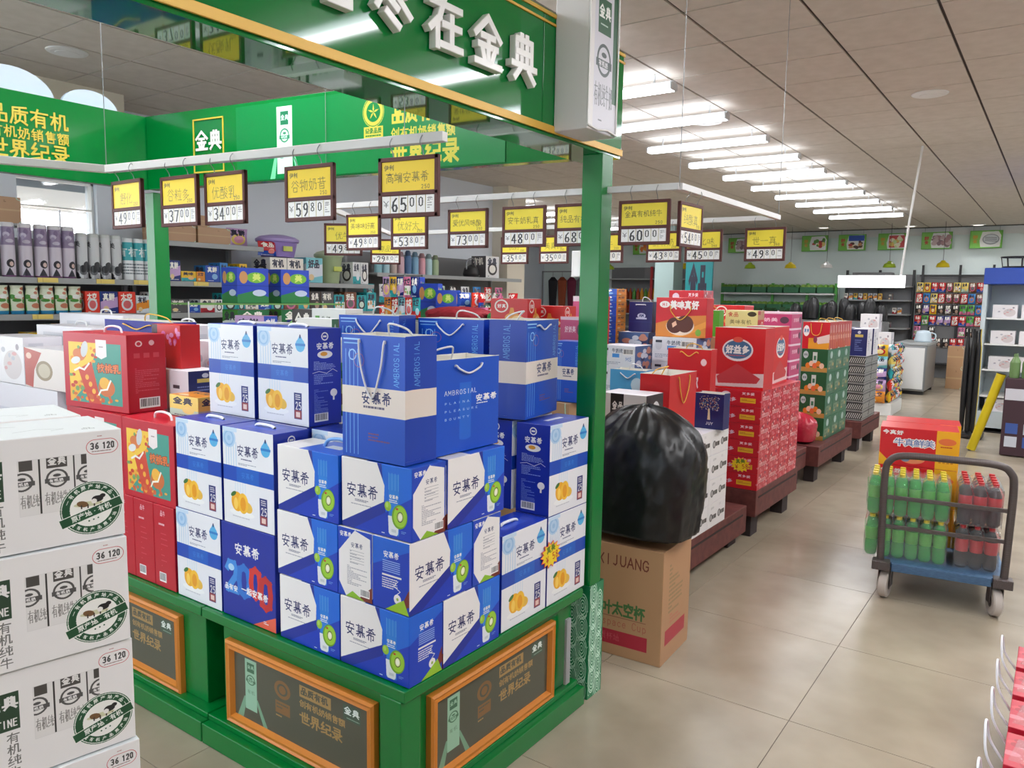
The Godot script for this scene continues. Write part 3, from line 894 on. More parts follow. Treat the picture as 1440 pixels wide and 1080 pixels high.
	p.oval(100, 110, 42, 50, Color8(150, 130, 100))
	p.oval(100, 110, 30, 36, Color8(196, 184, 160))
	p.oval(24, 40, 14, 16, Color8(230, 190, 170))
	p.o = Vector2(1800, 160)
	p.rect(0, 0, 248, 248, Color8(196, 36, 40))
	p.rect(0, 0, 50, 248, Color8(60, 40, 44))
	p.dots(60, 20, 180, 90, 12, 14, [Color8(200, 90, 160), Color8(220, 140, 190)], 5)
	p.rect(0, 190, 120, 58, Color8(200, 110, 160))
	# green and avocado boxes, white box with a leaf mark
	p.o = Vector2(1800, 408)
	p.rect(0, 0, 160, 200, Color8(110, 176, 50))
	p.rect(0, 0, 160, 60, Color8(232, 232, 226))
	p.oval(80, 140, 50, 60, Color8(70, 130, 30))
	p.oval(80, 144, 36, 44, Color8(206, 216, 120))
	p.oval(80, 156, 16, 16, Color8(120, 84, 50))
	p.o = Vector2(1600, 612)
	p.rect(0, 0, 200, 200, Color8(226, 228, 226))
	p.rect(20, 26, 26, 30, Color8(90, 160, 70))
	p.text("牛奶", 56, 28, 26, 4, Color8(110, 116, 110))
	p.rect(80, 90, 120, 110, Color8(186, 206, 90))
	p.oval(130, 150, 40, 36, Color8(120, 176, 60))
	p.o = Vector2(1800, 612)
	p.rect(0, 0, 200, 200, Color8(20, 30, 92))
	p.rect(50, 40, 100, 20, Color8(196, 170, 90))
	p.oval(100, 24, 20, 12, Color8(190, 190, 210))
	p.lines(50, 80, 100, 90, 6, Color8(110, 120, 170), 3)
	# star burst price mark
	p.o = Vector2(1280, 780)
	p.rect(0, 0, 160, 120, Color8(240, 208, 30))
	p.text("真美", 40, 20, 34, 5, Color8(90, 120, 30), 1.0, 0.1, -0.15)
	p.text("¥ 58", 36, 64, 34, 5, Color8(190, 80, 30), 0.7, 0.1, -0.15)
	# light blue bag, beige box, pink bag
	p.o = Vector2(1440, 780)
	p.rect(0, 0, 160, 120, Color8(70, 154, 206))
	p.lines(24, 60, 90, 30, 2, white, 3)
	p.oval(120, 30, 26, 14, Color8(180, 216, 236))
	p.o = Vector2(1600, 820)
	p.rect(0, 0, 220, 120, Color8(216, 206, 140))
	p.text("食品", 16, 14, 34, 4, Color8(180, 80, 60))
	p.oval(180, 26, 30, 18, Color8(60, 50, 34))
	p.text("美味有机", 30, 68, 34, 3, Color8(110, 100, 60))
	p.o = Vector2(1824, 820)
	p.rect(0, 0, 200, 120, Color8(196, 70, 120))
	p.rect(0, 0, 200, 14, Color8(232, 206, 220))
	p.text("好奶美", 40, 44, 30, 4, Color8(240, 206, 220))
	p.oval(168, 60, 20, 26, Color8(90, 60, 80))
	# black and white liquor box
	p.o = Vector2(740, 600)
	p.rect(0, 0, 160, 120, Color8(222, 218, 216))
	p.rect(36, 0, 46, 60, Color8(36, 34, 38))
	p.text("金品", 42, 18, 18, 3, white)
	p.lines(96, 50, 50, 20, 2, Color8(90, 40, 40), 3)
	p.o = Vector2(740, 720)
	p.rect(0, 0, 160, 120, Color8(40, 40, 50))
	p.oval(90, 50, 44, 34, Color8(206, 204, 206))
	p.rect(46, 50, 88, 70, Color8(206, 204, 206))
	# red gift bag, plain with faint text
	p.o = Vector2(0, 850)
	p.rect(0, 0, 240, 170, Color8(204, 30, 36))
	p.text("更多的你", 30, 60, 36, 6, Color8(240, 220, 220), 0.95, 0.06)
	p.text("更多爱", 50, 104, 36, 6, Color8(240, 220, 220), 0.95, 0.06)
	p.oval(200, 30, 16, 8, Color8(236, 200, 200))
	p.o = Vector2(240, 850)
	p.rect(0, 0, 120, 170, Color8(196, 26, 34))
	# red biscuit box with a white heart shape
	p.o = Vector2(360, 850)
	p.rect(0, 0, 240, 170, Color8(206, 34, 34))
	p.ring(70, 50, 36, 46, Color8(240, 226, 216))
	p.text("好真", 44, 36, 26, 4, white)
	p.oval(150, 130, 56, 34, Color8(230, 160, 80))
	p.oval(180, 140, 40, 26, Color8(240, 206, 150))
	p.shape([130, 60, 150, 60, 160, 110, 120, 110], Color8(226, 150, 60))
	# green and blue tissue packs
	p.o = Vector2(600, 850)
	p.rect(0, 0, 200, 170, Color8(34, 70, 190))
	p.oval(120, 46, 60, 26, Color8(120, 190, 60))
	p.oval(40, 46, 26, 30, Color8(206, 150, 90))
	p.shape([0, 130, 100, 110, 200, 140, 200, 170, 0, 170], Color8(40, 130, 70))
	p.oval(140, 120, 44, 16, Color8(200, 214, 236))
	p.text("美", 96, 26, 36, 6, Color8(220, 236, 120), 1.5)
	p.rect(0, 84, 200, 3, Color8(20, 50, 150))
	p.o = Vector2.ZERO
	add_cells("misc", p, {"choco": [0, 0, 384, 256], "wht_f": [384, 0, 320, 160], "wht_s": [704, 0, 128, 160], "tree": [832, 0, 200, 256], "navy": [1032, 0, 160, 256], "family": [1192, 0, 300, 360],
		"redc_f": [1492, 0, 300, 160], "redc_s": [1792, 0, 256, 160], "crest": [0, 256, 256, 136], "grn_f": [256, 256, 256, 160], "grn_s": [512, 256, 128, 160], "gift_f": [640, 256, 256, 160], "gift_s": [896, 256, 256, 160],
		"bw": [1500, 200, 128, 128], "noodle": [1280, 360, 320, 240], "noodle_y": [1514, 362, 84, 236], "cart_f": [0, 420, 420, 420], "cart_s": [420, 420, 320, 420], "kraft": [740, 420, 160, 160], "spiral": [900, 420, 256, 512], "spiral_b": [1156, 612, 124, 320],
		"pale_a": [1280, 612, 160, 160], "pale_b": [1440, 612, 160, 160], "nuts": [1600, 360, 200, 200], "redpink": [1800, 160, 248, 248], "avo": [1800, 408, 160, 200], "leaf": [1600, 612, 200, 200], "navygold": [1800, 612, 200, 200],
		"burst": [1280, 780, 160, 120], "sky": [1440, 780, 160, 120], "beige": [1600, 820, 220, 120], "pink": [1824, 820, 200, 120], "liq_f": [740, 600, 160, 120], "liq_s": [740, 720, 160, 120], "redbag": [0, 850, 240, 170], "redside": [250, 860, 100, 150],
		"heart": [360, 850, 240, 170], "tissue": [600, 850, 200, 170], "white": [1444, 620, 12, 12], "kraft_t": [744, 424, 150, 60], "red": [250, 860, 20, 20], "grnplain": [258, 260, 20, 20], "navyplain": [1036, 4, 20, 20], "redw": [1500, 150, 20, 6]}, 0.36)


func make_goods_prints() -> void:
	# 64 small package fronts for the shelves, eight rows of one colour family each
	var fam := [
		[Color8(196, 34, 38), Color8(226, 60, 44), Color8(168, 24, 40)], [Color8(228, 228, 228), Color8(214, 220, 228), Color8(236, 230, 220)],
		[Color8(58, 142, 54), Color8(92, 174, 62), Color8(30, 104, 60)], [Color8(32, 76, 176), Color8(50, 130, 200), Color8(26, 44, 120)],
		[Color8(236, 188, 40), Color8(226, 140, 40), Color8(240, 214, 110)], [Color8(150, 90, 170), Color8(214, 110, 150), Color8(196, 160, 206)],
		[Color8(54, 46, 44), Color8(120, 70, 44), Color8(86, 84, 86)], [Color8(40, 160, 166), Color8(120, 196, 206), Color8(190, 214, 196)]]
	var p := Pic.new(1024, 1024, Color8(200, 200, 200))
	var r := RandomNumberGenerator.new()
	r.seed = 77
	var words := ["美味", "真鲜", "好品", "有机", "食品", "优质", "金典", "太空"]
	for k in 64:
		p.o = Vector2((k % 8) * 128, (k / 8) * 128)
		var f: Array = fam[k / 8]
		var other: Array = fam[r.randi() % 8]
		p.rect(0, 0, 128, 128, f[k % 3])
		var c: Color = other[k % 3]
		match k % 4:
			0:
				p.rect(0, 84, 128, 44, c)
				p.oval(84, 86, 26, 22, f[(k + 1) % 3].lightened(0.4))
			1:
				p.oval(64, 76, 44, 36, c)
				p.oval(64, 76, 30, 24, f[(k + 2) % 3].lightened(0.3))
			2:
				p.shape([0, 60, 128, 30, 128, 90, 0, 110], c)
				p.oval(40, 100, 20, 16, Color8(230, 200, 150))
			3:
				p.rect(14, 56, 100, 56, Color8(236, 232, 226))
				p.dots(20, 60, 90, 46, 7, 10, [c, f[0], Color8(206, 150, 90)], k)
		var ink := Color8(244, 240, 230) if f[k % 3].get_luminance() < 0.45 else Color8(50, 50, 70)
		p.text(words[r.randi() % 8], 18, 12, 40, 7, ink, 1.0, 0.1)
		p.lines(22, 116, 84, 8, 1, ink, k)
	p.o = Vector2.ZERO
	var t := p.tex()
	M["goods"] = mat(Color.WHITE, 0.34, 0.0, t)
	M["pouch"] = mat(Color.WHITE, 0.24, 0.0, t)
	for k in 64:
		A["g%d" % k] = p.uv((k % 8) * 128 + 2, (k / 8) * 128 + 2, 124, 124)
	# cans of the left wall shelf: purple, silver, teal; green pouches
	p = Pic.new(512, 256, Color8(224, 222, 226))
	for k in 3:
		p.o = Vector2(k * 128, 0)
		var c0: Color = [Color8(140, 122, 152), Color8(206, 206, 208), Color8(226, 228, 230)][k]
		p.rect(0, 30, 128, 226, c0)
		p.rect(0, 0, 128, 40, [Color8(216, 212, 216), Color8(196, 198, 196), Color8(222, 224, 226)][k])
		if k == 0:
			p.rect(0, 110, 128, 146, Color8(206, 196, 208))
			p.dots(0, 40, 128, 60, 30, 9, [Color8(150, 134, 164), Color8(116, 96, 132), Color8(190, 180, 198)], 3)
			for j in 2:
				p.oval(34 + j * 64, 180, 12, 16, Color8(40, 34, 44))
				p.oval(36 + j * 64, 182, 6, 9, Color8(210, 180, 170))
				p.shape([14 + j * 64, 236, 30 + j * 64, 196, 48 + j * 64, 236], Color8(44, 40, 52))
			p.rect(0, 226, 128, 22, Color8(110, 60, 110))
		elif k == 1:
			p.rect(20, 50, 16, 120, Color8(140, 140, 144))
			p.text("美", 26, 60, 26, 3, Color8(60, 60, 64))
			p.dots(10, 150, 110, 90, 16, 14, [Color8(40, 40, 44), Color8(90, 90, 94), Color8(160, 160, 164)], 5)
		else:
			p.rect(0, 44, 128, 90, Color8(60, 168, 176))
			p.text("有机", 10, 70, 44, 6, Color8(226, 236, 236))
			p.lines(20, 150, 80, 60, 4, Color8(120, 130, 136), 6)
			p.rect(0, 236, 128, 10, Color8(60, 168, 176))
	p.o = Vector2(384, 0)
	p.rect(0, 0, 128, 256, Color8(90, 176, 60))
	p.shape([30, 40, 110, 30, 100, 190, 40, 200], Color8(214, 220, 196))
	p.dots(40, 50, 60, 120, 14, 12, [Color8(196, 120, 90), Color8(70, 140, 50), Color8(230, 230, 226)], 9)
	p.rect(0, 196, 128, 60, Color8(40, 130, 176))
	p.rect(0, 226, 128, 10, Color8(220, 226, 230))
	p.o = Vector2.ZERO
	add_cells("cans", p, {"can_purple": [0, 0, 128, 256], "can_silver": [128, 0, 128, 256], "can_teal": [256, 0, 128, 256], "pouch_green": [384, 0, 128, 256]}, 0.3)
	# price boards: yellow card above, split digits below
	p = Pic.new(2048, 960, Color8(240, 240, 240))
	var cards := [["舒化", "4900"], ["谷粒多", "3700"], ["优酸乳", "3400"], ["谷物奶昔", "5980"], ["高端安慕希", "6500"], ["优牛", "4980"], ["美味味好高", "4980"], ["原品", "2980"], ["优好太", "5380"], ["爱优风味酸", "7300"],
		["安牛奶乳真", "4800"], ["纯品有机奶", "6800"], ["金真有机纯牛", "6000"], ["纯酸真", "5480"], ["优好", "3580"], ["美真乳", "3500"], ["品牛", "3980"], ["鲜有奶", "4380"], ["好化味", "4500"], ["世一真", "4980"]]
	for k in cards.size():
		p.o = Vector2((k % 8) * 256, (k / 8) * 240)
		p.rect(0, 0, 256, 120, Color8(240, 206, 44) if k < 5 else Color8(238, 216, 60))
		var s: String = cards[k][0]
		var size := minf(58.0, 216.0 / s.length() / 1.05)
		p.text(s, 128 - size * s.length() * 0.52, 44 + rng.randf_range(-4, 4), size, 2.4, Color8(84, 74, 34), 0.95, 0.06, rng.randf_range(-0.05, 0.03))
		p.text("伊利", 14, 14, 22, 2.4, Color8(84, 74, 34))
		p.text("250", 190, 96, 16, 2, Color8(84, 74, 34), 0.8)
		p.rect(0, 120, 256, 120, Color8(236, 234, 232))
		for j in 6:
			p.o = Vector2((k % 8) * 256 + j * 42, (k / 8) * 240 + 122)
			p.rect(0, 0, 42, 118, Color8(238, 236, 234))
			if j == 0:
				p.text("¥", 5, 30, 46, 3, Color8(60, 56, 56), 0.7)
			elif j == 5:
				p.text("元", 8, 14, 26, 2, Color8(120, 116, 116))
				p.lines(8, 20, 26, 76, 5, Color8(150, 146, 146), k)
			else:
				var big := j <= 2
				p.text(cards[k][1][j - 1], 3 if big else 7, 12 if big else 14, 96 if big else 62, 9.0 if big else 5.5, Color8(36, 34, 36), 0.38 if big else 0.42)
	for k in cards.size():
		var cx := (k % 8) * 256
		var cy := (k / 8) * 240
		A["card%d" % k] = p.uv(cx + 2, cy + 2, 252, 116)
		for j in 6:
			A["flap%d_%d" % [k, j]] = p.uv(cx + j * 42 + 1, cy + 123, 40, 115)
	M["tags"] = mat(Color.WHITE, 0.4, 0.0, p.tex())


# ---------------------------------------------------------------- the scene
const EYE := Vector3(0, 1.6, 0)
var cam: Camera3D


func _ready() -> void:
	rng.seed = 5
	cam = Camera3D.new()
	cam.name = "camera"
	add_child(cam)
	cam.position = EYE
	cam.rotation_order = EULER_ORDER_YXZ
	cam.rotation_degrees = Vector3(-6.51, 35.35, 0.965)
	cam.fov = 52.83
	cam.near = 0.05
	cam.far = 200.0
	cam.current = true
	var we := WorldEnvironment.new()
	we.name = "environment"
	var env := Environment.new()
	env.background_mode = Environment.BG_SKY
	var sky := Sky.new()
	var sm := ProceduralSkyMaterial.new()
	sm.sky_top_color = Color8(176, 204, 235)
	sm.sky_horizon_color = Color8(232, 234, 236)
	sm.ground_bottom_color = Color8(212, 204, 190)
	sm.ground_horizon_color = Color8(205, 208, 208)
	sky.sky_material = sm
	env.sky = sky
	env.background_energy_multiplier = 18.5
	env.tonemap_mode = Environment.TONE_MAPPER_LINEAR
	env.tonemap_exposure = 0.5
	env.sdfgi_enabled = true
	env.ssao_enabled = true
	env.ssil_enabled = true
	we.environment = env
	add_child(we)
	lamps()
	make_prints()
	plain_materials()
	shell()
	stand()
	stand_goods()
	price_boards()
	island()
	aisle_stacks()
	trolley()
	left_shelves()
	back_of_shop()
	right_side()


const TUBE_ENERGY := 3.2


func lamps() -> void:
	# twin tube fittings under the ceiling, in rows along the shop
	M["tube"] = mat(Color8(250, 252, 255), 0.4)
	M["tube"].emission_enabled = true
	M["tube"].emission = Color8(240, 246, 255)
	M["tube"].emission_energy_multiplier = 22.0
	M["fitting"] = mat(Color8(214, 216, 218), 0.4)
	var k := MB.new()
	k.box(Vector3(0, -0.072, 0), Vector3(1.22, 0.02, 0.045), 0.004)
	for s in [-0.45, 0.45]:
		k.box(Vector3(s, -0.03, 0), Vector3(0.012, 0.066, 0.012), 0.0)
	for s in [-0.6, 0.6]:
		k.box(Vector3(s, -0.1, 0), Vector3(0.016, 0.05, 0.1), 0.003)
	var housing := k.done()
	k = MB.new()
	k.tube([Vector3(-0.59, 0, 0), Vector3(0, 0, 0), Vector3(0.59, 0, 0)], 0.022, 10)
	var tube := k.done()
	var rows := [[-2.97, 0.05, 15], [0.72, 0.05, 17], [-7.95, -9.9, 6], [4.8, -0.9, 8]]
	for r in rows.size():
		for i in rows[r][2]:
			var z: float = rows[r][1] - 1.06 * i if r < 3 else rows[r][1] - 2.1 * i
			var l: String = "ceiling tube light, %s from the front end in the row %s" % [NTH[i], ["left of the aisle", "right of the aisle", "far left behind the column", "at the far right"][r]]
			var t := thing("tube_light", l, "light", Vector3(rows[r][0], 3.185, z), 0.0, "ceiling tube lights")
			part("housing", housing, M["fitting"], t)
			for s in [-0.03, 0.03]:
				part("tube", tube, M["tube"], t, Vector3(0, -0.105, s))
			var a := AreaLight3D.new()
			a.name = "glow"
			a.area_size = Vector2(1.18, 0.09)
			a.light_energy = TUBE_ENERGY
			a.light_color = Color8(250, 250, 252)
			a.shadow_enabled = true
			a.set("area_range", 30.0)
			t.add_child(a)
			a.position = Vector3(0, -0.135, 0)
			a.rotation_degrees = Vector3(-90, 0, 0)


func noise_tex(lo: Color, hi: Color, freq: float, seed_: int, size := 512) -> NoiseTexture2D:
	var n := FastNoiseLite.new()
	n.seed = seed_
	n.frequency = freq
	n.fractal_octaves = 4
	var g := Gradient.new()
	g.set_color(0, lo)
	g.set_color(1, hi)
	var t := NoiseTexture2D.new()
	t.width = size
	t.height = size
	t.seamless = true
	t.noise = n
	t.color_ramp = g
	return t


func plain_materials() -> void:
	M["ceiling"] = mat(Color.WHITE, 0.9, 0.0, noise_tex(Color8(206, 198, 188), Color8(217, 209, 200), 0.02, 3))
	M["ceiling"].uv1_triplanar = true
	M["ceiling"].uv1_world_triplanar = true
	M["ceiling"].uv1_scale = Vector3(0.7, 0.7, 0.7)
	M["grid"] = mat(Color8(70, 60, 57), 0.8)
	M["tile"] = mat(Color.WHITE, 0.27, 0.0, noise_tex(Color8(152, 140, 121), Color8(174, 162, 142), 0.008, 9))
	M["tile"].uv1_triplanar = true
	M["tile"].uv1_world_triplanar = true
	M["tile"].uv1_scale = Vector3(0.5, 0.5, 0.5)
	M["grout"] = mat(Color8(96, 86, 76), 0.9)
	M["wall"] = mat(Color8(222, 229, 238), 0.4)
	M["wall_back"] = mat(Color8(222, 234, 232), 0.3)
	M["cream"] = mat(Color8(226, 218, 200), 0.6)
	M["white"] = mat(Color8(232, 232, 230), 0.35)
	M["whitegloss"] = mat(Color8(238, 236, 232), 0.22)
	M["green"] = mat(Color8(0, 116, 47), 0.06)
	M["greenpost"] = mat(Color8(0, 116, 47), 0.26)
	M["greenbase"] = mat(Color8(0, 116, 47), 0.2)
	M["soffit"] = mat(Color8(0, 116, 47), 0.04)
	M["greenboard"] = mat(Color8(0, 116, 47), 0.14)
	M["gold"] = mat(Color8(216, 170, 62), 0.35, 0.1)
	M["goldwood"] = mat(Color8(204, 124, 42), 0.32)
	M["yellowprint"] = mat(Color8(206, 186, 64), 0.4)
	M["maroon"] = mat(Color8(84, 34, 30), 0.55)
	M["metal"] = mat(Color8(150, 152, 154), 0.35, 0.8)
	M["shelf"] = mat(Color8(156, 158, 158), 0.45, 0.1)
	M["shelfdark"] = mat(Color8(120, 120, 122), 0.55)
	M["pallet"] = mat(Color.WHITE, 0.6, 0.0, noise_tex(Color8(84, 40, 38), Color8(112, 58, 52), 0.05, 21, 256))
	M["pallet"].uv1_triplanar = true
	M["pallet"].uv1_world_triplanar = true
	M["palletdark"] = mat(Color8(44, 34, 34), 0.7)
	M["black"] = mat(Color8(30, 30, 32), 0.4)
	M["rope"] = mat(Color8(222, 222, 226), 0.6)
	M["goldrope"] = mat(Color8(226, 176, 70), 0.5)
	M["paper"] = mat(Color8(230, 226, 216), 0.7)
	M["handle"] = mat(Color8(232, 232, 234), 0.3)
	M["glass"] = mat(Color(0.85, 0.9, 0.92, 0.12), 0.03)
	M["glass"].transparency = BaseMaterial3D.TRANSPARENCY_ALPHA
	M["film"] = mat(Color(0.9, 0.92, 0.94, 0.1), 0.12)
	M["film"].transparency = BaseMaterial3D.TRANSPARENCY_ALPHA


func in_view(p: Vector3, pad := 0.12) -> bool:
	var q := cam.global_transform.affine_inverse() * p
	if q.z > -0.3:
		return false
	var h := tan(deg_to_rad(cam.fov) * 0.5)
	return absf(q.x / -q.z) < h * 4.0 / 3.0 + pad and absf(q.y / -q.z) < h + pad


func tiles(parent: Node3D, called: String, mesh: Mesh, m: Material, y: float, x0: float, z0: float, step: float, nx: int, nz: int, most: int) -> void:
	# square pieces on a grid: the nearest in view as parts, the rest as one
	var seen := []
	var rest := []
	for i in nx:
		for j in nz:
			var c := Vector3(x0 + (i + 0.5) * step, y, z0 - (j + 0.5) * step)
			if in_view(c):
				seen.append(c)
			else:
				rest.append(c)
	seen.sort_custom(func(a, b): return a.distance_squared_to(EYE) < b.distance_squared_to(EYE))
	for i in seen.size():
		if i < most:
			part(called, mesh, m, parent, seen[i])
		else:
			rest.append(seen[i])
	var mm := MultiMesh.new()
	mm.transform_format = MultiMesh.TRANSFORM_3D
	mm.mesh = mesh
	mm.instance_count = rest.size()
	for i in rest.size():
		mm.set_instance_transform(i, Transform3D(Basis(), rest[i]))
	var o := MultiMeshInstance3D.new()
	o.name = called + "_field"
	o.multimesh = mm
	o.material_override = m
	o.set_meta("kind", "stuff")
	parent.add_child(o)


func slab(lo: Vector3, hi: Vector3) -> ArrayMesh:
	var k := MB.new()
	k.box((lo + hi) * 0.5, hi - lo, 0.0)
	return k.done()


func shell() -> void:
	# floor of large polished tiles
	var fl := struct("floor", slab(Vector3(-12.6, -0.3, -19.2), Vector3(7.2, -0.003, 5.2)), M["grout"])
	var k := MB.new()
	k.box(Vector3(0, -0.005, 0), Vector3(0.7975, 0.01, 0.7975), 0.0006)
	tiles(fl, "floor_tile", k.done(), M["tile"], 0.0, -0.737 - 0.8 * 15, -2.11 + 0.8 * 9, 0.8, 24, 30, 290)
	# ceiling of 0.6 m panels in a dark grid
	var ce := struct("ceiling", slab(Vector3(-12.6, 3.2, -19.2), Vector3(7.2, 3.5, 5.2)), M["grid"])
	k = MB.new()
	k.box(Vector3(0, 0.006, 0), Vector3(0.583, 0.012, 0.59), 0.002)
	tiles(ce, "ceiling_panel", k.done(), M["ceiling"], 3.188, -0.675 - 0.6 * 19, -4.83 + 0.6 * 16, 0.6, 32, 39, 290)
	# walls; the shop widens on the left behind z = -9.3
	struct("wall_left", slab(Vector3(-7.2, 0, -9.3), Vector3(-7, 2.05, -2.5)), M["wall"])
	var wl := struct("wall_left_upper", slab(Vector3(-7.2, 2.52, -9.3), Vector3(-7, 3.2, -2.5)), M["wall"])
	part("wall_head", slab(Vector3(-7.2, 3.05, -2.5), Vector3(-7, 3.2, 5.2)), M["wall"], wl)
	part("wall_pier", slab(Vector3(-7.2, 2.05, -9.3), Vector3(-7, 2.52, -3.52)), M["wall"], wl)
	part("wall_pier", slab(Vector3(-7.2, 2.05, -2.88), Vector3(-7, 2.52, -2.5)), M["wall"], wl)
	part("wall_sill", slab(Vector3(-7.2, 0, -2.5), Vector3(-7, 0.9, 5.2)), M["wall"], wl)
	part("wall_pier", slab(Vector3(-7.2, 0.9, 4.0), Vector3(-7, 3.05, 5.2)), M["wall"], wl)
	var wl4 := struct("window_4", slab(Vector3(-7.11, 0.9, -2.5), Vector3(-7.1, 3.05, 4.0)), M["glass"])
	for z in [-2.47, -0.9, 0.75, 2.35, 3.97]:
		part("window_frame", slab(Vector3(-7.13, 0.9, z - 0.03), Vector3(-7.07, 3.05, z + 0.03)), M["white"], wl4)
	struct("wall_return", slab(Vector3(-12.6, 0, -9.3), Vector3(-7.2, 3.2, -9.1)), M["wall"])
	struct("wall_far_left", slab(Vector3(-12.6, 0, -19.2), Vector3(-12.4, 3.2, -9.3)), M["wall"])
	struct("wall_back", slab(Vector3(-12.4, 0, -19.2), Vector3(7.0, 3.2, -19.0)), M["wall_back"])
	struct("wall_right", slab(Vector3(7.0, 0, -19.2), Vector3(7.2, 3.2, 5.2)), M["wall"])
	# shop front behind the camera: sill, head and piers with open glazing
	var wf := struct("wall_front", slab(Vector3(-7.0, 0, 5.0), Vector3(7.0, 0.35, 5.2)), M["wall"])
	part("wall_head", slab(Vector3(-7.0, 2.7, 5.0), Vector3(7.0, 3.2, 5.2)), M["wall"], wf)
	part("wall_panel", slab(Vector3(0.2, 0.35, 5.0), Vector3(7.0, 2.7, 5.2)), M["wall"], wf)
	for x in [-6.8, -3.4, 0.0]:
		part("wall_pier", slab(Vector3(x - 0.2, 0.35, 5.0), Vector3(x + 0.2, 2.7, 5.2)), M["wall"], wf)
	for i in 2:
		var x0: float = -6.6 + 3.4 * i
		var w := struct("window_%d" % (i + 2), slab(Vector3(x0, 0.35, 5.09), Vector3(x0 + 3.0, 2.7, 5.1)), M["glass"])
		k = MB.new()
		for e in [[x0 + 0.025, 0.05], [x0 + 1.5, 0.05], [x0 + 2.975, 0.05]]:
			k.box(Vector3(e[0], 1.525, 5.09), Vector3(e[1], 2.35, 0.06))
		k.box(Vector3(x0 + 1.5, 0.375, 5.09), Vector3(3.0, 0.05, 0.06))
		k.box(Vector3(x0 + 1.5, 2.675, 5.09), Vector3(3.0, 0.05, 0.06))
		part("window_frame", k.done(), M["white"], w)
	struct("street_ground", slab(Vector3(-30, -0.5, 5.2), Vector3(30, -0.05, 30)), M["cream"])
	# the high window of the left wall
	var win := struct("window_1", slab(Vector3(-7.11, 2.07, -3.5), Vector3(-7.1, 2.5, -2.9)), M["glass"])
	k = MB.new()
	k.box(Vector3(-7.09, 2.06, -3.2), Vector3(0.07, 0.03, 0.64))
	k.box(Vector3(-7.09, 2.51, -3.2), Vector3(0.07, 0.03, 0.64))
	k.box(Vector3(-7.09, 2.28, -3.2), Vector3(0.06, 0.012, 0.62))
	for z in [-3.51, -2.89]:
		k.box(Vector3(-7.09, 2.285, z), Vector3(0.07, 0.47, 0.02))
	part("window_frame", k.done(), M["white"], win)
	part("window_bar", slab(Vector3(-7.095, 2.07, -3.245), Vector3(-7.075, 2.265, -3.235)), M["metal"], win)
	var aw := single("street_awning", slab(Vector3(-9.3, 2.45, -7), Vector3(-7.25, 2.55, -2.6)), mat(Color8(110, 122, 136), 0.5), "grey awning roof seen through the high left window", "awning")
	for s in [-6.8, -4.8, -2.8]:
		part("awning_post", slab(Vector3(-9.25, -0.3, s - 0.03), Vector3(-9.19, 2.45, s + 0.03)), M["metal"], aw)
	# cream beam box over the left shelf and the free columns
	struct("trim_1", slab(Vector3(-7.0, 2.97, -3.5), Vector3(-6.45, 3.19, -1.6)), M["cream"])
	struct("trim_2", slab(Vector3(-12.4, 3.04, -19.0), Vector3(7.0, 3.19, -18.97)), M["white"])
	struct("column", slab(Vector3(-7.3, 0, -9.75), Vector3(-6.72, 3.19, -9.3)), M["cream"])
	struct("column_tiled", slab(Vector3(-7.55, 0, -16.6), Vector3(-7.1, 3.19, -16.1)), mat(Color8(176, 200, 198), 0.4))
	var cv := MB.new()
	cv.lathe([Vector2(0.0, -0.012), Vector2(0.1, -0.012), Vector2(0.125, -0.006), Vector2(0.13, 0.0)], 24)
	cv.lathe([Vector2(0.0, -0.016), Vector2(0.07, -0.016), Vector2(0.075, -0.01)], 24)
	var vent := cv.done()
	for s in [["near the right edge of the ceiling", Vector3(-0.97, 3.186, -6.82)], ["beside the nearest visible tube light", Vector3(-2.76, 3.186, -6.87)], ["between the tube lights half way down the row", Vector3(-2.75, 3.186, -9.74)], ["over the far end of the stand on the left", Vector3(-5.62, 3.186, -2.67)]]:
		single("ceiling_vent", vent, M["white"], "round white ceiling vent " + s[0], "vent", s[1])
	M["downlight"] = mat(Color8(255, 250, 240), 0.4)
	M["downlight"].emission_enabled = true
	M["downlight"].emission = Color8(255, 248, 236)
	M["downlight"].emission_energy_multiplier = 5.0
	for s in [[Vector3(-4.41, 3.186, -17.82), "left"], [Vector3(-2.77, 3.186, -18.2), "middle"], [Vector3(-1.56, 3.186, -18.41), "right"]]:
		var t := thing("downlight", "small round ceiling downlight, the %s one of three before the back wall" % s[1], "light", s[0], 0.0, "downlights before the back wall")
		k = MB.new()
		k.lathe([Vector2(0.1, -0.012), Vector2(0.13, -0.006), Vector2(0.135, 0.001)], 20)
		part("trim_ring", k.done(), M["white"], t)
		k = MB.new()
		k.lathe([Vector2(0.0, -0.008), Vector2(0.1, -0.008)], 20)
		part("lens", k.done(), M["downlight"], t)
		var l := SpotLight3D.new()
		l.name = "glow"
		l.light_energy = 2.0
		l.spot_angle = 60.0
		l.spot_range = 20.0
		l.light_size = 0.1
		l.shadow_enabled = true
		t.add_child(l)
		l.position = Vector3(0, -0.03, 0)
		l.rotation_degrees = Vector3(-90, 0, 0)



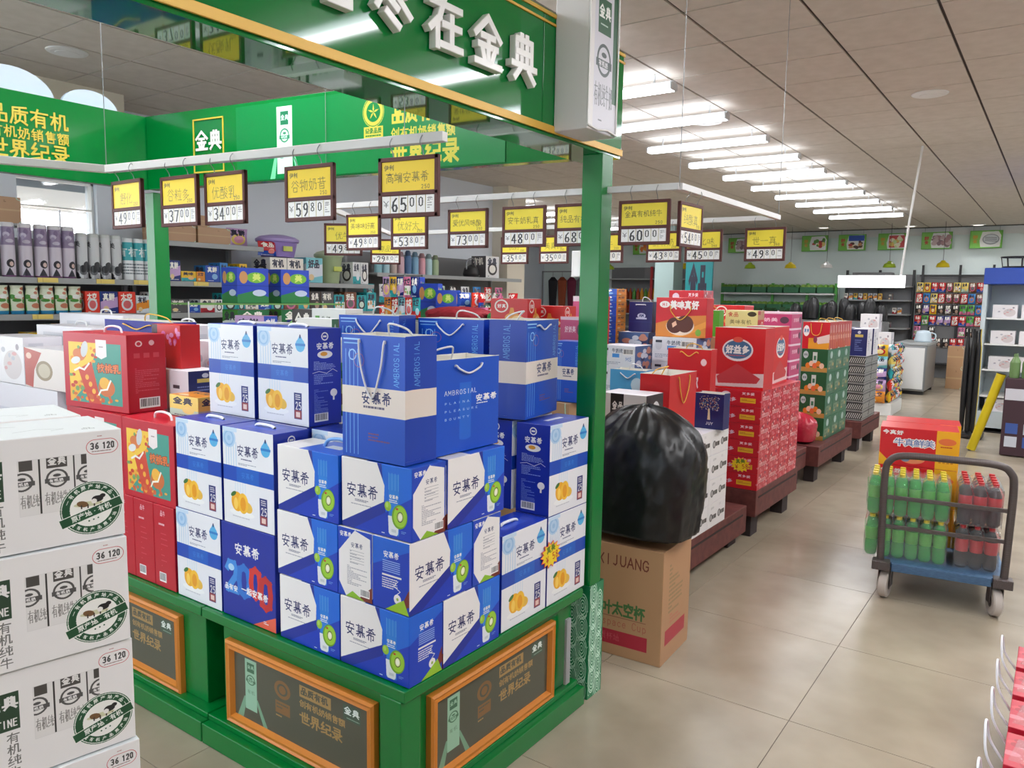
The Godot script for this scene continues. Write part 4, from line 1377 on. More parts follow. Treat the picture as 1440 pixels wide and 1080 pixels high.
# ---------------------------------------------------------------- the green promotion stand
func stroke_mesh(ch: String, size: float, w: float, depth: float) -> ArrayMesh:
	# a raised character: every stroke a small bar, centred on x, standing on z = 0
	var k := MB.new()
	var g: String = GLYPHS[ch]
	var step := 0
	for stroke in g.split("|"):
		var v := stroke.split(" ")
		for i in v.size() - 1:
			var a := v[i].split_floats(",")
			var b := v[i + 1].split_floats(",")
			var pa := Vector2(a[0] / 100.0 - 0.5, 0.5 - a[1] / 100.0) * size
			var pb := Vector2(b[0] / 100.0 - 0.5, 0.5 - b[1] / 100.0) * size
			var d := pb - pa
			# every bar stands a hair prouder than the last, so that no two faces share a plane
			var rise := depth * (1.0 + 0.012 * step)
			step += 1
			k.xf = Transform3D(Basis(Vector3.BACK, d.angle()), Vector3((pa.x + pb.x) / 2, (pa.y + pb.y) / 2, rise / 2))
			k.box(Vector3.ZERO, Vector3(d.length() + w * 0.9, w * (1.0 + 0.004 * step), rise), minf(0.003, w * 0.2))
	return k.done()


func letters(parent: Node, s: String, at: Vector3, turn: Vector3, size: float, w: float, depth: float, m: Material, step := 1.12) -> void:
	# raised characters in a row; at is the middle of the row
	var b := Basis.from_euler(turn * PI / 180.0)
	for i in s.length():
		if s[i] in GLYPHS:
			part("letter", stroke_mesh(s[i], size, w, depth), m, parent, at + b * Vector3((i - (s.length() - 1) / 2.0) * size * step, 0, 0), turn)


func board_print() -> ImageTexture:
	# the print in the gold frames: carton in light beams, medal, slogan, brand
	var p := Pic.new(1024, 384, Color8(84, 84, 70))
	var pale := Color8(150, 190, 160)
	var ink := Color8(164, 132, 82)
	var ring := Color8(130, 96, 60)
	p.shape([120, 384, 170, 250, 190, 250, 160, 384], Color8(120, 160, 130))
	p.shape([250, 250, 262, 240, 330, 384, 300, 384], Color8(120, 160, 130))
	p.rect(178, 20, 80, 300, pale)
	p.rect(192, 40, 50, 56, Color8(70, 110, 84))
	p.text("金典", 195, 54, 21, 3, pale)
	little_seal(p, 217, 140, 30, Color8(80, 116, 90), pale)
	p.text("有机", 192, 200, 24, 2, Color8(110, 140, 116))
	p.ring(430, 110, 34, 52, ring)
	p.oval(430, 110, 22, 24, ring)
	p.rect(384, 180, 94, 70, ring)
	p.lines(392, 192, 78, 40, 2, Color8(90, 88, 70), 4)
	p.lines(386, 262, 92, 16, 1, ink, 5)
	p.rect(540, 30, 190, 66, ink)
	p.text("品质有机", 548, 40, 40, 6, Color8(84, 84, 70), 0.95, 0.1)
	p.text("创有机奶销售额", 540, 112, 40, 5, ink, 0.95, 0.02)
	p.text("世界纪录", 540, 176, 66, 9, ink, 0.92, 0.06)
	p.rect(800, 20, 96, 84, Color8(74, 92, 76))
	p.text("金典", 806, 32, 40, 6, Color8(226, 236, 228))
	p.lines(820, 90, 70, 8, 1, Color8(150, 180, 160), 7)
	return p.tex()


func fascia_sheet() -> ImageTexture:
	# the print inside the back fascia, 0.6 mm of paper to a pixel and a half
	var g := Color8(14, 126, 62)
	var p := Pic.new(1024, 217, g)
	var pale := Color8(206, 240, 222)
	var ink := Color8(206, 196, 76)
	p.shape([150, 217, 178, 130, 186, 130, 172, 217], Color8(120, 210, 160))
	p.shape([244, 130, 250, 130, 282, 217, 266, 217], Color8(120, 210, 160))
	p.rect(182, 14, 66, 190, pale)
	p.rect(198, 28, 34, 38, Color8(40, 120, 84))
	p.text("金典", 200, 38, 15, 2.4, pale)
	little_seal(p, 215, 96, 20, Color8(60, 140, 100), pale)
	p.lines(196, 136, 40, 30, 3, Color8(120, 170, 146), 3)
	p.ring(572, 60, 26, 36, ink)
	p.ring(572, 60, 38, 40, ink)
	for i in 5:
		p.shape([572, 60, 572 + cos(i * TAU / 5 - 1.9) * 9, 60 + sin(i * TAU / 5 - 1.9) * 9, 572 + cos(i * TAU / 5 - 1.57) * 22, 60 + sin(i * TAU / 5 - 1.57) * 22, 572 + cos(i * TAU / 5 - 1.24) * 9, 60 + sin(i * TAU / 5 - 1.24) * 9], ink)
	p.rect(536, 98, 72, 40, ink)
	p.text("纪录品质", 542, 102, 14, 2, Color8(40, 120, 60), 1.0, 0.1)
	p.lines(542, 120, 60, 14, 2, Color8(60, 130, 60), 4)
	p.lines(532, 144, 80, 12, 1, ink, 5)
	p.text("品质有机", 640, 50, 46, 7, ink, 0.95, 0.12)
	p.text("创有机奶销售额", 638, 108, 32, 4.2, ink, 0.95, 0.06)
	p.text("世界纪录", 638, 148, 58, 8.5, ink, 0.95, 0.1)
	return p.tex()


func picture(parent: Node, at: Vector3, turn: float, w: float, h: float, m: Material) -> void:
	# a gold frame of four mitred bars with a print behind glass
	var f := Node3D.new()
	f.name = "picture_frame"
	parent.add_child(f, true)
	f.position = at
	f.rotation_degrees.y = turn
	var b := 0.036
	for i in 4:
		var k := MB.new()
		var l := w if i % 2 == 0 else h
		var o := (h if i % 2 == 0 else w) / 2
		k.xf = Transform3D(Basis(Vector3.BACK, i * PI / 2), Vector3.ZERO)
		var prof := [[0.0, 0.0], [0.0, 0.02], [0.008, 0.026], [0.016, 0.022], [0.026, 0.024], [b, 0.006], [b, 0.0]]
		for j in prof.size() - 1:
			var p0: Array = prof[j]
			var p1: Array = prof[j + 1]
			k.quad(Vector3(-l / 2 + p0[0], -o + p0[0], p0[1]), Vector3(l / 2 - p0[0], -o + p0[0], p0[1]), Vector3(l / 2 - p1[0], -o + p1[0], p1[1]), Vector3(-l / 2 + p1[0], -o + p1[0], p1[1]))
		part("frame_bar", k.done(), M["goldwood"], f)
	var g := MB.new()
	g.carton(Vector3(0, 0, 0.004), Vector3(w - 2 * b + 0.004, h - 2 * b + 0.004, 0.008), [Rect2(0.1, 0, 0.82, 1), Rect2(), Rect2(), Rect2(), Rect2(), Rect2()], 0.0)
	part("glazed_print", g.done(), m, f)


func stand() -> void:
	M["paleblue"] = mat(Color8(196, 210, 230), 0.5)
	M["print_dark"] = mat(Color.WHITE, 0.08, 0.0, board_print())
	M["print_green"] = mat(Color.WHITE, 0.2, 0.0, fascia_sheet())
	# ---- canopy: posts, fascias, raised letters, hanging carton sign
	var t := thing("canopy_stand", "tall green promotion stand with fascia boards and white raised letters", "stand", Vector3(-1.44, 0, -2.6))
	var at := Vector3(1.44, 0, 2.6)
	var k := MB.new()
	k.box(Vector3(-1.53, 2.3325, -2.455), Vector3(0.18, 0.385, 0.556), 0.004)
	part("fascia_panel", k.done(), M["green"], t, at)
	k = MB.new()
	k.box(Vector3(-1.53, 2.3325, -0.84), Vector3(0.18, 0.385, 2.67), 0.004)
	part("fascia_panel", k.done(), M["green"], t, at)
	k = MB.new()
	k.box(Vector3(-1.53, 2.135, -1.12), Vector3(0.172, 0.012, 3.22), 0.002)
	part("soffit", k.done(), M["soffit"], t, at)
	for e in [[2.152, 0.024], [2.512, 0.012], [2.484, 0.008]]:
		k = MB.new()
		k.box(Vector3(-1.4385, e[0], -1.12), Vector3(0.007, e[1], 3.228), 0.001)
		part("gold_trim", k.done(), M["gold"], t, at)
	var word := "活尽在金典"
	for i in 5:
		part("letter", stroke_mesh(word[i], 0.138, 0.0205, 0.024), M["whitegloss"], t, at + Vector3(-1.438, 2.326, [-1.262, -1.462, -1.663, -1.849, -2.032][i]), Vector3(0, 90, 0))
	# near post of the fascia stands behind the camera; the two others are in view
	var bar := boxm(Vector3(0.085, 2.13, 0.085), 0.004)
	part("post", bar, M["greenpost"], t, at + Vector3(-1.4755, 0, -2.615))
	part("post", bar, M["greenpost"], t, at + Vector3(-4.16, 0, -2.42))
	part("post", bar, M["greenpost"], t, at + Vector3(-1.4755, 0, 0.42))
	k = MB.new()
	k.carton(Vector3(0, 0.235, 0), Vector3(0.112, 0.47, 0.112), [A["spiral"], A["spiral"], A["spiral"], A["spiral"], A["grnplain"], A["grnplain"]], 0.001)
	part("post_cladding", k.done(), M["misc"], t, at + Vector3(-1.487, 0, -2.627))
	k = MB.new()
	k.box(Vector3(0, 0, 0), Vector3(0.05, 0.1, 0.012), 0.005)
	part("socket", k.done(), M["whitegloss"], t, at + Vector3(-1.535, 1.725, -2.585))
	# back and left fascia boards, seen from inside
	k = MB.new()
	k.box(Vector3(0, 2.3325, 0), Vector3(2.68, 0.385, 0.06), 0.003)
	part("fascia_back", k.done(), M["greenboard"], t, at + Vector3(-2.79, 0, -2.555), Vector3(0, 7.6, 0))
	part("fascia_print", cartonm_print(), M["print_green"], t, at + Vector3(-2.79, 0, -2.555), Vector3(0, 7.6, 0))
	k = MB.new()
	k.box(Vector3(0, 2.3325, 0), Vector3(0.06, 0.385, 2.5), 0.003)
	part("fascia_left", k.done(), M["greenboard"], t, at + Vector3(-4.15, 0, -1.11))
	var lf := [["品质有机", 2.412, 0.084, 0.0095], ["有机奶销售额", 2.332, 0.055, 0.006], ["世界纪录", 2.254, 0.086, 0.0105]]
	for e in lf:
		var n: int = e[0].length()
		for i in n:
			part("letter", stroke_mesh(e[0][i], e[2], e[3], 0.003), M["yellowprint"], t, at + Vector3(-4.119, e[1], -1.945 + e[2] * 0.5 + (n - 1 - i) * e[2] * 1.08), Vector3(0, 90, 0))
	# gold square with the brand on the back board
	var bd := Vector3(sin(deg_to_rad(7.6)), 0, cos(deg_to_rad(7.6)))
	var lx := Vector3(bd.z, 0, -bd.x)
	var sq := Node3D.new()
	sq.name = "brand_plate"
	t.add_child(sq)
	sq.position = at + Vector3(-2.79, 2.34, -2.555) - lx * 0.862 + bd * 0.031
	sq.rotation_degrees.y = 7.6
	for e in [[0, 0.132, 0.22, 0.007], [0, -0.132, 0.22, 0.007], [0.107, 0, 0.007, 0.27], [-0.107, 0, 0.007, 0.27]]:
		k = MB.new()
		k.box(Vector3(e[0], e[1], 0.002), Vector3(e[2], e[3], 0.004))
		part("outline", k.done(), M["yellowprint"], sq)
	for i in 2:
		part("letter", stroke_mesh("金典"[i], 0.094, 0.013, 0.004), M["whitegloss"], sq, Vector3(-0.049 + i * 0.098, 0.025, 0), Vector3.ZERO)
	# white scalloped boards behind the left fascia
	for e in [[-1.72, 0.13], [-2.09, 0.095]]:
		k = MB.new()
		var pts := []
		for i in 17:
			pts.append(Vector2(cos(PI * i / 16.0) * e[1] * 1.5, sin(PI * i / 16.0) * e[1]))
		k.extrude(pts, 0.02)
		part("cloud_board", k.done(), M["paleblue"], t, at + Vector3(-4.2, 2.52, e[0]), Vector3(0, 90, 0))
	# the carton-shaped sign fixed to the fascia's end
	var p := Pic.new(256, 768, Color8(206, 204, 212))
	p.rect(0, 0, 40, 768, Color8(222, 218, 216))
	p.rect(216, 0, 40, 640, Color8(30, 86, 54))
	p.down("有机奶", 222, 60, 26, 3, Color8(220, 226, 220))
	p.rect(72, 236, 120, 140, Color8(34, 88, 56))
	p.text("金典", 80, 262, 50, 8, Color8(236, 236, 230))
	p.lines(94, 336, 80, 12, 1, Color8(190, 206, 196), 3)
	little_seal(p, 132, 480, 66, Color8(64, 76, 76), Color8(214, 212, 216))
	p.text("有机纯牛奶", 48, 574, 96, 5, Color8(110, 112, 118), 0.34, 0.06)
	p.lines(90, 722, 80, 12, 1, Color8(90, 90, 96), 5)
	var sg := Node3D.new()
	sg.name = "carton_sign"
	t.add_child(sg)
	sg.position = at + Vector3(-1.375, 2.145, -2.34)
	k = MB.new()
	k.carton(Vector3(0, 0.31, 0), Vector3(0.13, 0.62, 0.195), [Rect2(0.01, 0, 0.06, 1), Rect2(0.01, 0, 0.06, 1), Rect2(0, 0, 1, 1), Rect2(0.01, 0, 0.06, 1), Rect2(0.01, 0, 0.06, 1), Rect2(0.01, 0, 0.06, 1)], 0.006)
	part("sign_body", k.done(), mat(Color.WHITE, 0.35, 0.0, p.tex()), sg)
	k = MB.new()
	for s in [-1, 1]:
		k.tube([Vector3(0.066, 0.01, s * 0.096), Vector3(0.068, 0.31, s * 0.096), Vector3(0.066, 0.61, s * 0.096)], 0.0035, 6)
	k.tube([Vector3(0.067, 0.008, -0.096), Vector3(0.069, 0.014, -0.03), Vector3(0.067, 0.006, 0.03), Vector3(0.067, 0.012, 0.096)], 0.0035, 6)
	part("edge_strip", k.done(), M["whitegloss"], sg)
	# ---- the display base: plinth, body, slab and gold framed prints
	var d := thing("display_counter", "low dark green display base with gold framed prints under the yogurt cartons", "counter", Vector3(-1.44, 0, -1.55))
	at = Vector3(1.44, 0, 1.55)
	for e in [["plinth", -2.38, -1.425, -2.54, -1.485, 0.0, 0.075], ["step", -2.38, -1.452, -2.53, -1.512, 0.075, 0.098], ["body", -2.335, -1.478, -2.51, -1.552, 0.098, 0.438], ["top_slab", -2.43, -1.441, -2.535, -1.53, 0.438, 0.474]]:
		k = MB.new()
		k.box(Vector3((e[1] + e[2]) / 2, (e[5] + e[6]) / 2, (e[3] + e[4]) / 2), Vector3(e[2] - e[1], e[6] - e[5], e[4] - e[3]), 0.004)
		part(e[0], k.done(), M["greenbase"], d, at)
	k = MB.new()
	k.box(Vector3(-1.46, 0.27, -1.534), Vector3(0.085, 0.34, 0.085), 0.004)
	part("corner_post", k.done(), M["greenbase"], d, at + Vector3(-0.035, 0, -0.035))
	picture(d, at + Vector3(-1.93, 0.245, -1.551), 0.0, 0.73, 0.3, M["print_dark"])
	picture(d, at + Vector3(-1.477, 0.247, -2.012), 90.0, 0.7, 0.3, M["print_dark"])
	k = MB.new()
	k.box(Vector3(-1.45, 0.25, -2.44), Vector3(0.012, 0.26, 0.03), 0.002)
	part("switch_strip", k.done(), M["shelf"], d, at)
	var d2 := thing("display_counter", "second green display base further left, partly hidden by the white milk cartons", "counter", Vector3(-3.0, 0, -1.55))
	at = Vector3(3.0, 0, 1.55)
	for e in [["plinth", -4.05, -2.385, -2.3, -1.485, 0.0, 0.075], ["step", -4.0, -2.385, -2.3, -1.512, 0.075, 0.098], ["body", -4.0, -2.44, -2.3, -1.552, 0.098, 0.438], ["top_slab", -4.0, -2.435, -2.3, -1.53, 0.438, 0.474]]:
		k = MB.new()
		k.box(Vector3((e[1] + e[2]) / 2, (e[5] + e[6]) / 2, (e[3] + e[4]) / 2), Vector3(e[2] - e[1], e[6] - e[5], e[4] - e[3]), 0.004)
		part(e[0], k.done(), M["greenbase"], d2, at)
	picture(d2, at + Vector3(-2.945, 0.247, -1.551), 0.0, 0.73, 0.305, M["print_dark"])


func cartonm_print() -> ArrayMesh:
	# the printed sheet on the inside of the back fascia
	var k := MB.new()
	k.carton(Vector3(0.104, 2.327, 0.032), Vector3(1.53, 0.36, 0.004), [Rect2(0, 0, 1, 1), Rect2(), Rect2(), Rect2(), Rect2(), Rect2()], 0.0)
	return k.done()


# ---------------------------------------------------------------- goods on and around the stand
func box6(f: String, s: String, t: String, b := "", l := "") -> Array:
	return [A[f], A[b if b else f], A[s], A[l if l else s], A[t], A[t]]


func kiwi(label: String, at: Vector3, turn: float, strap := false, swapped := false) -> Node3D:
	# wide kiwi yogurt carton, 28.4 x 21 x 14.5 cm; the wide face looks along +z before turning
	var mesh := cartonm(Vector3(0.284, 0.2125, 0.146), box6("kiwi_f", "kiwi_n" if swapped else "kiwi_m", "kiwi_t", "kiwi_f", "kiwi_m" if swapped else "kiwi_n"))
	var t := thing("yogurt_carton", label, "carton", at, turn, "blue and white kiwi yogurt cartons")
	part("box", mesh, M["kiwi"], t)
	if strap:
		var k := MB.new()
		k.tube(curve([Vector3(0.0, 0.213, 0), Vector3(0.02, 0.235, 0), Vector3(0.07, 0.243, 0), Vector3(0.12, 0.232, 0), Vector3(0.14, 0.21, 0)], 4), 0.006, 6)
		part("handle", k.done(), mat(Color8(120, 170, 224), 0.3), t)
	return t


func apricot(label: String, at: Vector3, turn: float, raised := false) -> Node3D:
	# tall apricot yogurt carton, 27 x 33.4 x 14.5 cm
	var t := thing("yogurt_gift_carton", label, "carton", at, turn, "white and blue apricot yogurt cartons")
	part("box", cartonm(Vector3(0.272, 0.3335, 0.146), box6("apr_f", "apr_s", "apr_t")), M["apricot"], t)
	var k := MB.new()
	if raised:
		k.tube(curve([Vector3(-0.05, 0.334, 0), Vector3(-0.03, 0.341, 0), Vector3(0.03, 0.341, 0), Vector3(0.05, 0.334, 0)], 3), 0.006, 5)
	else:
		k.box(Vector3(0, 0.3338, 0), Vector3(0.11, 0.0014, 0.02))
	part("handle", k.done(), M["handle"], t)
	return t


func gift_bag(called: String, label: String, at: Vector3, turn: float, s: Vector3, m: Material, cells: Array, rope: Material, drop := 0.4, group := "") -> Node3D:
	# open paper bag: folded sides, pale lining, two cords; cells = [front, side, back]
	var t := thing(called, label, "bag", at, turn, group)
	var x := s.x / 2
	var z := s.z / 2
	var f := 0.012
	var k := MB.new()
	k.quad(Vector3(-x, 0, z), Vector3(x, 0, z), Vector3(x, s.y, z), Vector3(-x, s.y, z), A[cells[0]])
	k.quad(Vector3(x, 0, -z), Vector3(-x, 0, -z), Vector3(-x, s.y, -z), Vector3(x, s.y, -z), A[cells[2]])
	var r: Rect2 = A[cells[1]]
	var ra := Rect2(r.position, Vector2(r.size.x / 2, r.size.y))
	var rb := Rect2(r.position + Vector2(r.size.x / 2, 0), Vector2(r.size.x / 2, r.size.y))
	k.quad(Vector3(x, 0, z), Vector3(x, 0, 0), Vector3(x - f, s.y, 0), Vector3(x, s.y, z), ra)
	k.quad(Vector3(x, 0, 0), Vector3(x, 0, -z), Vector3(x, s.y, -z), Vector3(x - f, s.y, 0), rb)
	k.quad(Vector3(-x, 0, -z), Vector3(-x, 0, 0), Vector3(-x + f, s.y, 0), Vector3(-x, s.y, -z), ra)
	k.quad(Vector3(-x, 0, 0), Vector3(-x, 0, z), Vector3(-x, s.y, z), Vector3(-x + f, s.y, 0), rb)
	k.quad(Vector3(-x, 0, -z), Vector3(x, 0, -z), Vector3(x, 0, z), Vector3(-x, 0, z), A[cells[1]])
	part("shell", k.done(), m, t)
	k = MB.new()
	var i := 0.0016
	k.quad(Vector3(x - i, 0.01, z - i), Vector3(-x + i, 0.01, z - i), Vector3(-x + i, s.y, z - i), Vector3(x - i, s.y, z - i))
	k.quad(Vector3(-x + i, 0.01, -z + i), Vector3(x - i, 0.01, -z + i), Vector3(x - i, s.y, -z + i), Vector3(-x + i, s.y, -z + i))
	for sg in [1.0, -1.0]:
		var e: float = sg * (x - 0.011)
		var g: float = sg * (x - f - 0.011)
		k.quad(Vector3(e, 0.01, -sg * z), Vector3(e, 0.01, 0), Vector3(g, s.y, 0), Vector3(e, s.y, -sg * z))
		k.quad(Vector3(e, 0.01, 0), Vector3(e, 0.01, sg * z), Vector3(e, s.y, sg * z), Vector3(g, s.y, 0))
	k.quad(Vector3(-x, 0.01, z), Vector3(x, 0.01, z), Vector3(x, 0.01, -z), Vector3(-x, 0.01, -z))
	for sg in [1.0, -1.0]:
		k.box(Vector3(0, s.y - 0.0005, sg * (z - i * 0.5)), Vector3(s.x, 0.002, i * 1.4))
	part("lining", k.done(), M["paper"], t)
	if rope:
		# the front cord hangs down over the face, the back one stands up
		k = MB.new()
		var h := s.x * 0.2
		k.tube(curve([Vector3(-h, s.y - 0.025, z - 0.004), Vector3(-h, s.y - 0.02, z + 0.006), Vector3(-h * 0.75, s.y - 0.08 * drop / 0.4, z + 0.008), Vector3(0, s.y - s.y * drop, z + 0.006), Vector3(h * 0.75, s.y - 0.08 * drop / 0.4, z + 0.008), Vector3(h, s.y - 0.02, z + 0.006), Vector3(h, s.y - 0.025, z - 0.004)], 5), 0.0032, 6)
		part("cord", k.done(), rope, t)
		k = MB.new()
		k.tube(curve([Vector3(-h, s.y - 0.03, -z + 0.006), Vector3(-h * 0.8, s.y + 0.012, -z * 0.6), Vector3(0, s.y + 0.03, -z * 0.1), Vector3(h * 0.8, s.y + 0.012, -z * 0.6), Vector3(h, s.y - 0.03, -z + 0.006)], 5), 0.0032, 6)
		part("cord", k.done(), rope, t)
	return t


func pack(called: String, label: String, category: String, at: Vector3, turn: float, s: Vector3, cells: Array, m := "misc", group := "") -> MeshInstance3D:
	# a printed box as one thing; cells = [front, side, top]
	return single(called, cartonm(s, box6(cells[0], cells[1], cells[2])), M[m], label, category, at, turn, group)


func handled(called: String, label: String, at: Vector3, turn: float, s: Vector3, cells: Array, m := "misc", group := "") -> Node3D:
	# a printed box with a plastic carrying handle on top
	var t := thing(called, label, "box", at, turn, group)
	part("box", cartonm(s, box6(cells[0], cells[1], cells[2])), M[m], t)
	var k := MB.new()
	var w := minf(0.06, s.x * 0.3)
	k.tube(curve([Vector3(-w, s.y - 0.002, 0), Vector3(-w * 0.8, s.y + 0.02, 0), Vector3(0, s.y + 0.027, 0), Vector3(w * 0.8, s.y + 0.02, 0), Vector3(w, s.y - 0.002, 0)], 4), 0.005, 6)
	part("handle", k.done(), M["handle"], t)
	return t


func burst(parent: Node, at: Vector3, turn: Vector3, r: float) -> void:
	# a star shaped price card
	var k := MB.new()
	var pts := []
	for i in 28:
		var a := TAU * i / 28.0
		var q := r * (1.0 if i % 2 == 0 else 0.74)
		pts.append(Vector2(cos(a) * q * 1.15, sin(a) * q * 0.85))
	k.extrude(pts, 0.002, A["burst"])
	part("price_star", k.done(), M["misc"], parent, at, turn)
	k = MB.new()
	for i in pts.size():
		pts[i] *= 1.1
	k.extrude(pts, 0.0012)
	part("star_edge", k.done(), mat(Color8(226, 70, 90), 0.5), parent, at, turn)


func stand_goods() -> void:
	var y0 := 0.476
	var h := 0.2145
	var zf := -1.55 - 0.073
	# left side, kiwi cartons in three rows (front plane z = -1.55)
	kiwi("kiwi yogurt carton, bottom row left side, second from the corner", Vector3(-1.873, y0, zf), 0)
	kiwi("kiwi yogurt carton at the bottom corner of the stack", Vector3(-1.585, y0, zf), 0)
	kiwi("kiwi yogurt carton, bottom row right side, next to the apricot cartons", Vector3(-1.516, y0, -1.842), 90)
	kiwi("kiwi yogurt carton, middle row left side, beside the carton with a nutrition table", Vector3(-1.88, y0 + h, zf), 0)
	kiwi("kiwi yogurt carton showing its white nutrition table, middle row left side", Vector3(-1.6635, y0 + h, -1.55 - 0.1425), 90)
	kiwi("kiwi yogurt carton at the middle corner, blue text side to the left", Vector3(-1.5155, y0 + h, -1.55 - 0.1425), 90, false, true)
	kiwi("kiwi yogurt carton showing a nutrition table, middle row right side", Vector3(-1.585, y0 + h, -1.912), 180)
	kiwi("kiwi yogurt carton with a blue carrying strap, top row left side", Vector3(-1.873, y0 + 2 * h, zf), 0, true)
	kiwi("kiwi yogurt carton at the top corner, under the front blue bag", Vector3(-1.581, y0 + 2 * h, zf - 0.006), 0, false, true)
	kiwi("kiwi yogurt carton, top row right side, under the second blue bag", Vector3(-1.516, y0 + 2 * h, -1.858), 90)
	# apricot cartons, left side
	apricot("apricot yogurt carton, bottom row, beside the red walnut boxes", Vector3(-2.472, y0, zf), 0)
	var an := thing("anniversary_carton", "blue yogurt carton with large 2000 figures, bottom row", "carton", Vector3(-2.183, y0, zf))
	part("box", cartonm(Vector3(0.29, 0.3335, 0.146), box6("ann_f", "apr_s", "apr_t")), M["apricot"], an)
	apricot("apricot yogurt carton, middle row, beside the red walnut boxes", Vector3(-2.456, y0 + 0.335, zf), 0, true)
	apricot("apricot yogurt carton, middle row, above the blue figures carton", Vector3(-2.172, y0 + 0.335, zf), 0, true)
	apricot("apricot yogurt carton lying behind the middle row, left of the strap carton", Vector3(-1.9, y0 + 0.335, -1.78), 0)
	apricot("apricot yogurt carton, left one of two on top", Vector3(-2.472, y0 + 0.67, -1.775), 0, true)
	apricot("apricot yogurt carton, right one of two on top", Vector3(-2.185, y0 + 0.67, -1.78), 0, true)
	# apricot cartons, right side
	apricot("apricot yogurt carton, bottom row right side, with an empty place above", Vector3(-1.524, y0, -2.142), 90, true)
	var ap := apricot("apricot yogurt carton, bottom right by the spiral post, price star at its corner", Vector3(-1.524, y0, -2.422), 90)
	apricot("apricot yogurt carton, upper right by the post, front to the aisle", Vector3(-1.524, y0 + 0.335, -2.422), 90)
	apricot("apricot yogurt carton behind the upper right one, only its blue side shows", Vector3(-1.69, y0 + 0.335, -2.422), 90)
	var st := thing("price_card", "yellow star shaped price card between two apricot cartons", "price card", Vector3(-1.447, 0.672, -2.3))
	burst(st, Vector3(0, 0, 0), Vector3(0, 90, 0), 0.055)
	# blue paper bags on the stack
	gift_bag("paper_bag", "blue paper bag with a white band, front one at the corner of the stack", Vector3(-1.594, 1.121, -1.625), 0, Vector3(0.252, 0.362, 0.132), M["giftbag"], ["bag_a", "bag_s", "bag_a"], M["rope"], 0.5, "blue yogurt gift bags")
	gift_bag("paper_bag", "blue paper bag with white lettering and a pale bottle, without a band", Vector3(-1.545, 1.121, -1.852), 90, Vector3(0.318, 0.288, 0.13), M["giftbag"], ["bag_b", "bag_p", "bag_b"], M["rope"], 0.16, "blue yogurt gift bags")
	gift_bag("paper_bag", "blue paper bag with a white band, nearest the green post", Vector3(-1.66, 1.153, -2.42), 100, Vector3(0.3, 0.36, 0.15), M["giftbag"], ["bag_a", "bag_s", "bag_a"], M["rope"], 0.1, "blue yogurt gift bags")
	gift_bag("paper_bag", "blue paper bag in the middle of the back row of bags", Vector3(-1.925, 1.153, -2.36), 4, Vector3(0.31, 0.356, 0.14), M["giftbag"], ["bag_a", "bag_s", "bag_a"], M["rope"], 0.18, "blue yogurt gift bags")
	gift_bag("paper_bag", "blue paper bag at the left end of the back row of bags", Vector3(-2.19, 1.153, -2.17), 16, Vector3(0.26, 0.365, 0.14), M["giftbag"], ["bag_a", "bag_s", "bag_a"], M["rope"], 0.2, "blue yogurt gift bags")
	# what carries the back rows: further yogurt cartons inside the stack
	for e in [[-1.92, -2.3, "under the middle blue bag"], [-2.2, -2.18, "under the left blue bag"]]:
		for i in 2:
			apricot("apricot yogurt carton inside the stack %s, %s" % [e[2], ["lower", "upper"][i]], Vector3(e[0], y0 + 0.335 * i, e[1]), 0)
	for i in 2:
		apricot("apricot yogurt carton inside the stack under the left top carton, %s" % ["lower", "upper"][i], Vector3(-2.47, y0 + 0.335 * i, -1.775), 180)
		apricot("apricot yogurt carton inside the stack under the right top carton, %s" % ["lower", "upper"][i], Vector3(-2.19, y0 + 0.335 * i, -1.775), 180)
	# red walnut drink boxes at the left end
	var ws := Vector3(0.33, 0.327, 0.13)
	for i in 3:
		pack("walnut_box", "red walnut drink box, narrow side out, %s in the bottom row" % ["rightmost", "middle one", "leftmost"][i], "box", Vector3(-2.692 - i * 0.141, 0.476, -1.715), 90, Vector3(0.33, 0.32, 0.138), ["wal_f", "wal_n", "wal_t"], "walnut", "red walnut drink boxes")
	handled("walnut_box", "red walnut drink box with a walnut picture, middle of its pile", Vector3(-2.79, 0.797, -1.62), 0, Vector3(0.36, 0.31, 0.135), ["wal_f", "wal_s", "wal_t"], "walnut", "red walnut drink boxes")
	handled("walnut_box", "red walnut drink box with a walnut picture, on top of the pile", Vector3(-3.33, 1.09, -1.72), 6, Vector3(0.44, 0.325, 0.18), ["wal_f", "wal_s", "wal_t"], "walnut", "red walnut drink boxes")
	pack("walnut_box", "red walnut drink box lying behind the middle one, only its top shows", "box", Vector3(-2.79, 0.797, -1.78), 0, Vector3(0.36, 0.3, 0.15), ["wal_f", "wal_s", "wal_t"], "walnut", "red walnut drink boxes")
	for i in 2:
		pack("walnut_box", "red walnut drink box hidden under the top walnut box, %s" % ["lower", "upper"][i], "box", Vector3(-3.33, 0.476 + i * 0.307, -1.72), 0, Vector3(0.46, 0.305, 0.2), ["wal_f", "wal_s", "wal_t"], "walnut", "red walnut drink boxes")
	# white milk cartons in the foreground, turned a little
	var mt := 90.0 - 10.0
	var fx := Vector3(-1.326, 0, -0.692)
	var b := Basis(Vector3.UP, deg_to_rad(mt))
	for i in 7:
		var y := 1.361 - 0.192 * (i + 1)
		var c := fx + b * Vector3(-0.172, 0, -0.09) + b * Vector3([0.0, 0.0, 0.004, 0.008, 0.004, 0.0, 0.0][i], 0, 0.006 if i % 2 else 0.0)
		pack("milk_carton", "white milk carton with a green round seal, %s of the foreground stack" % ["topmost", "second", "third", "fourth", "fifth", "sixth", "lowest"][i], "box", Vector3(c.x, y, c.z), mt, Vector3(0.344, 0.19, 0.18), ["milk_f", "milk_s", "milk_t"], "milk", "white milk cartons in the foreground")
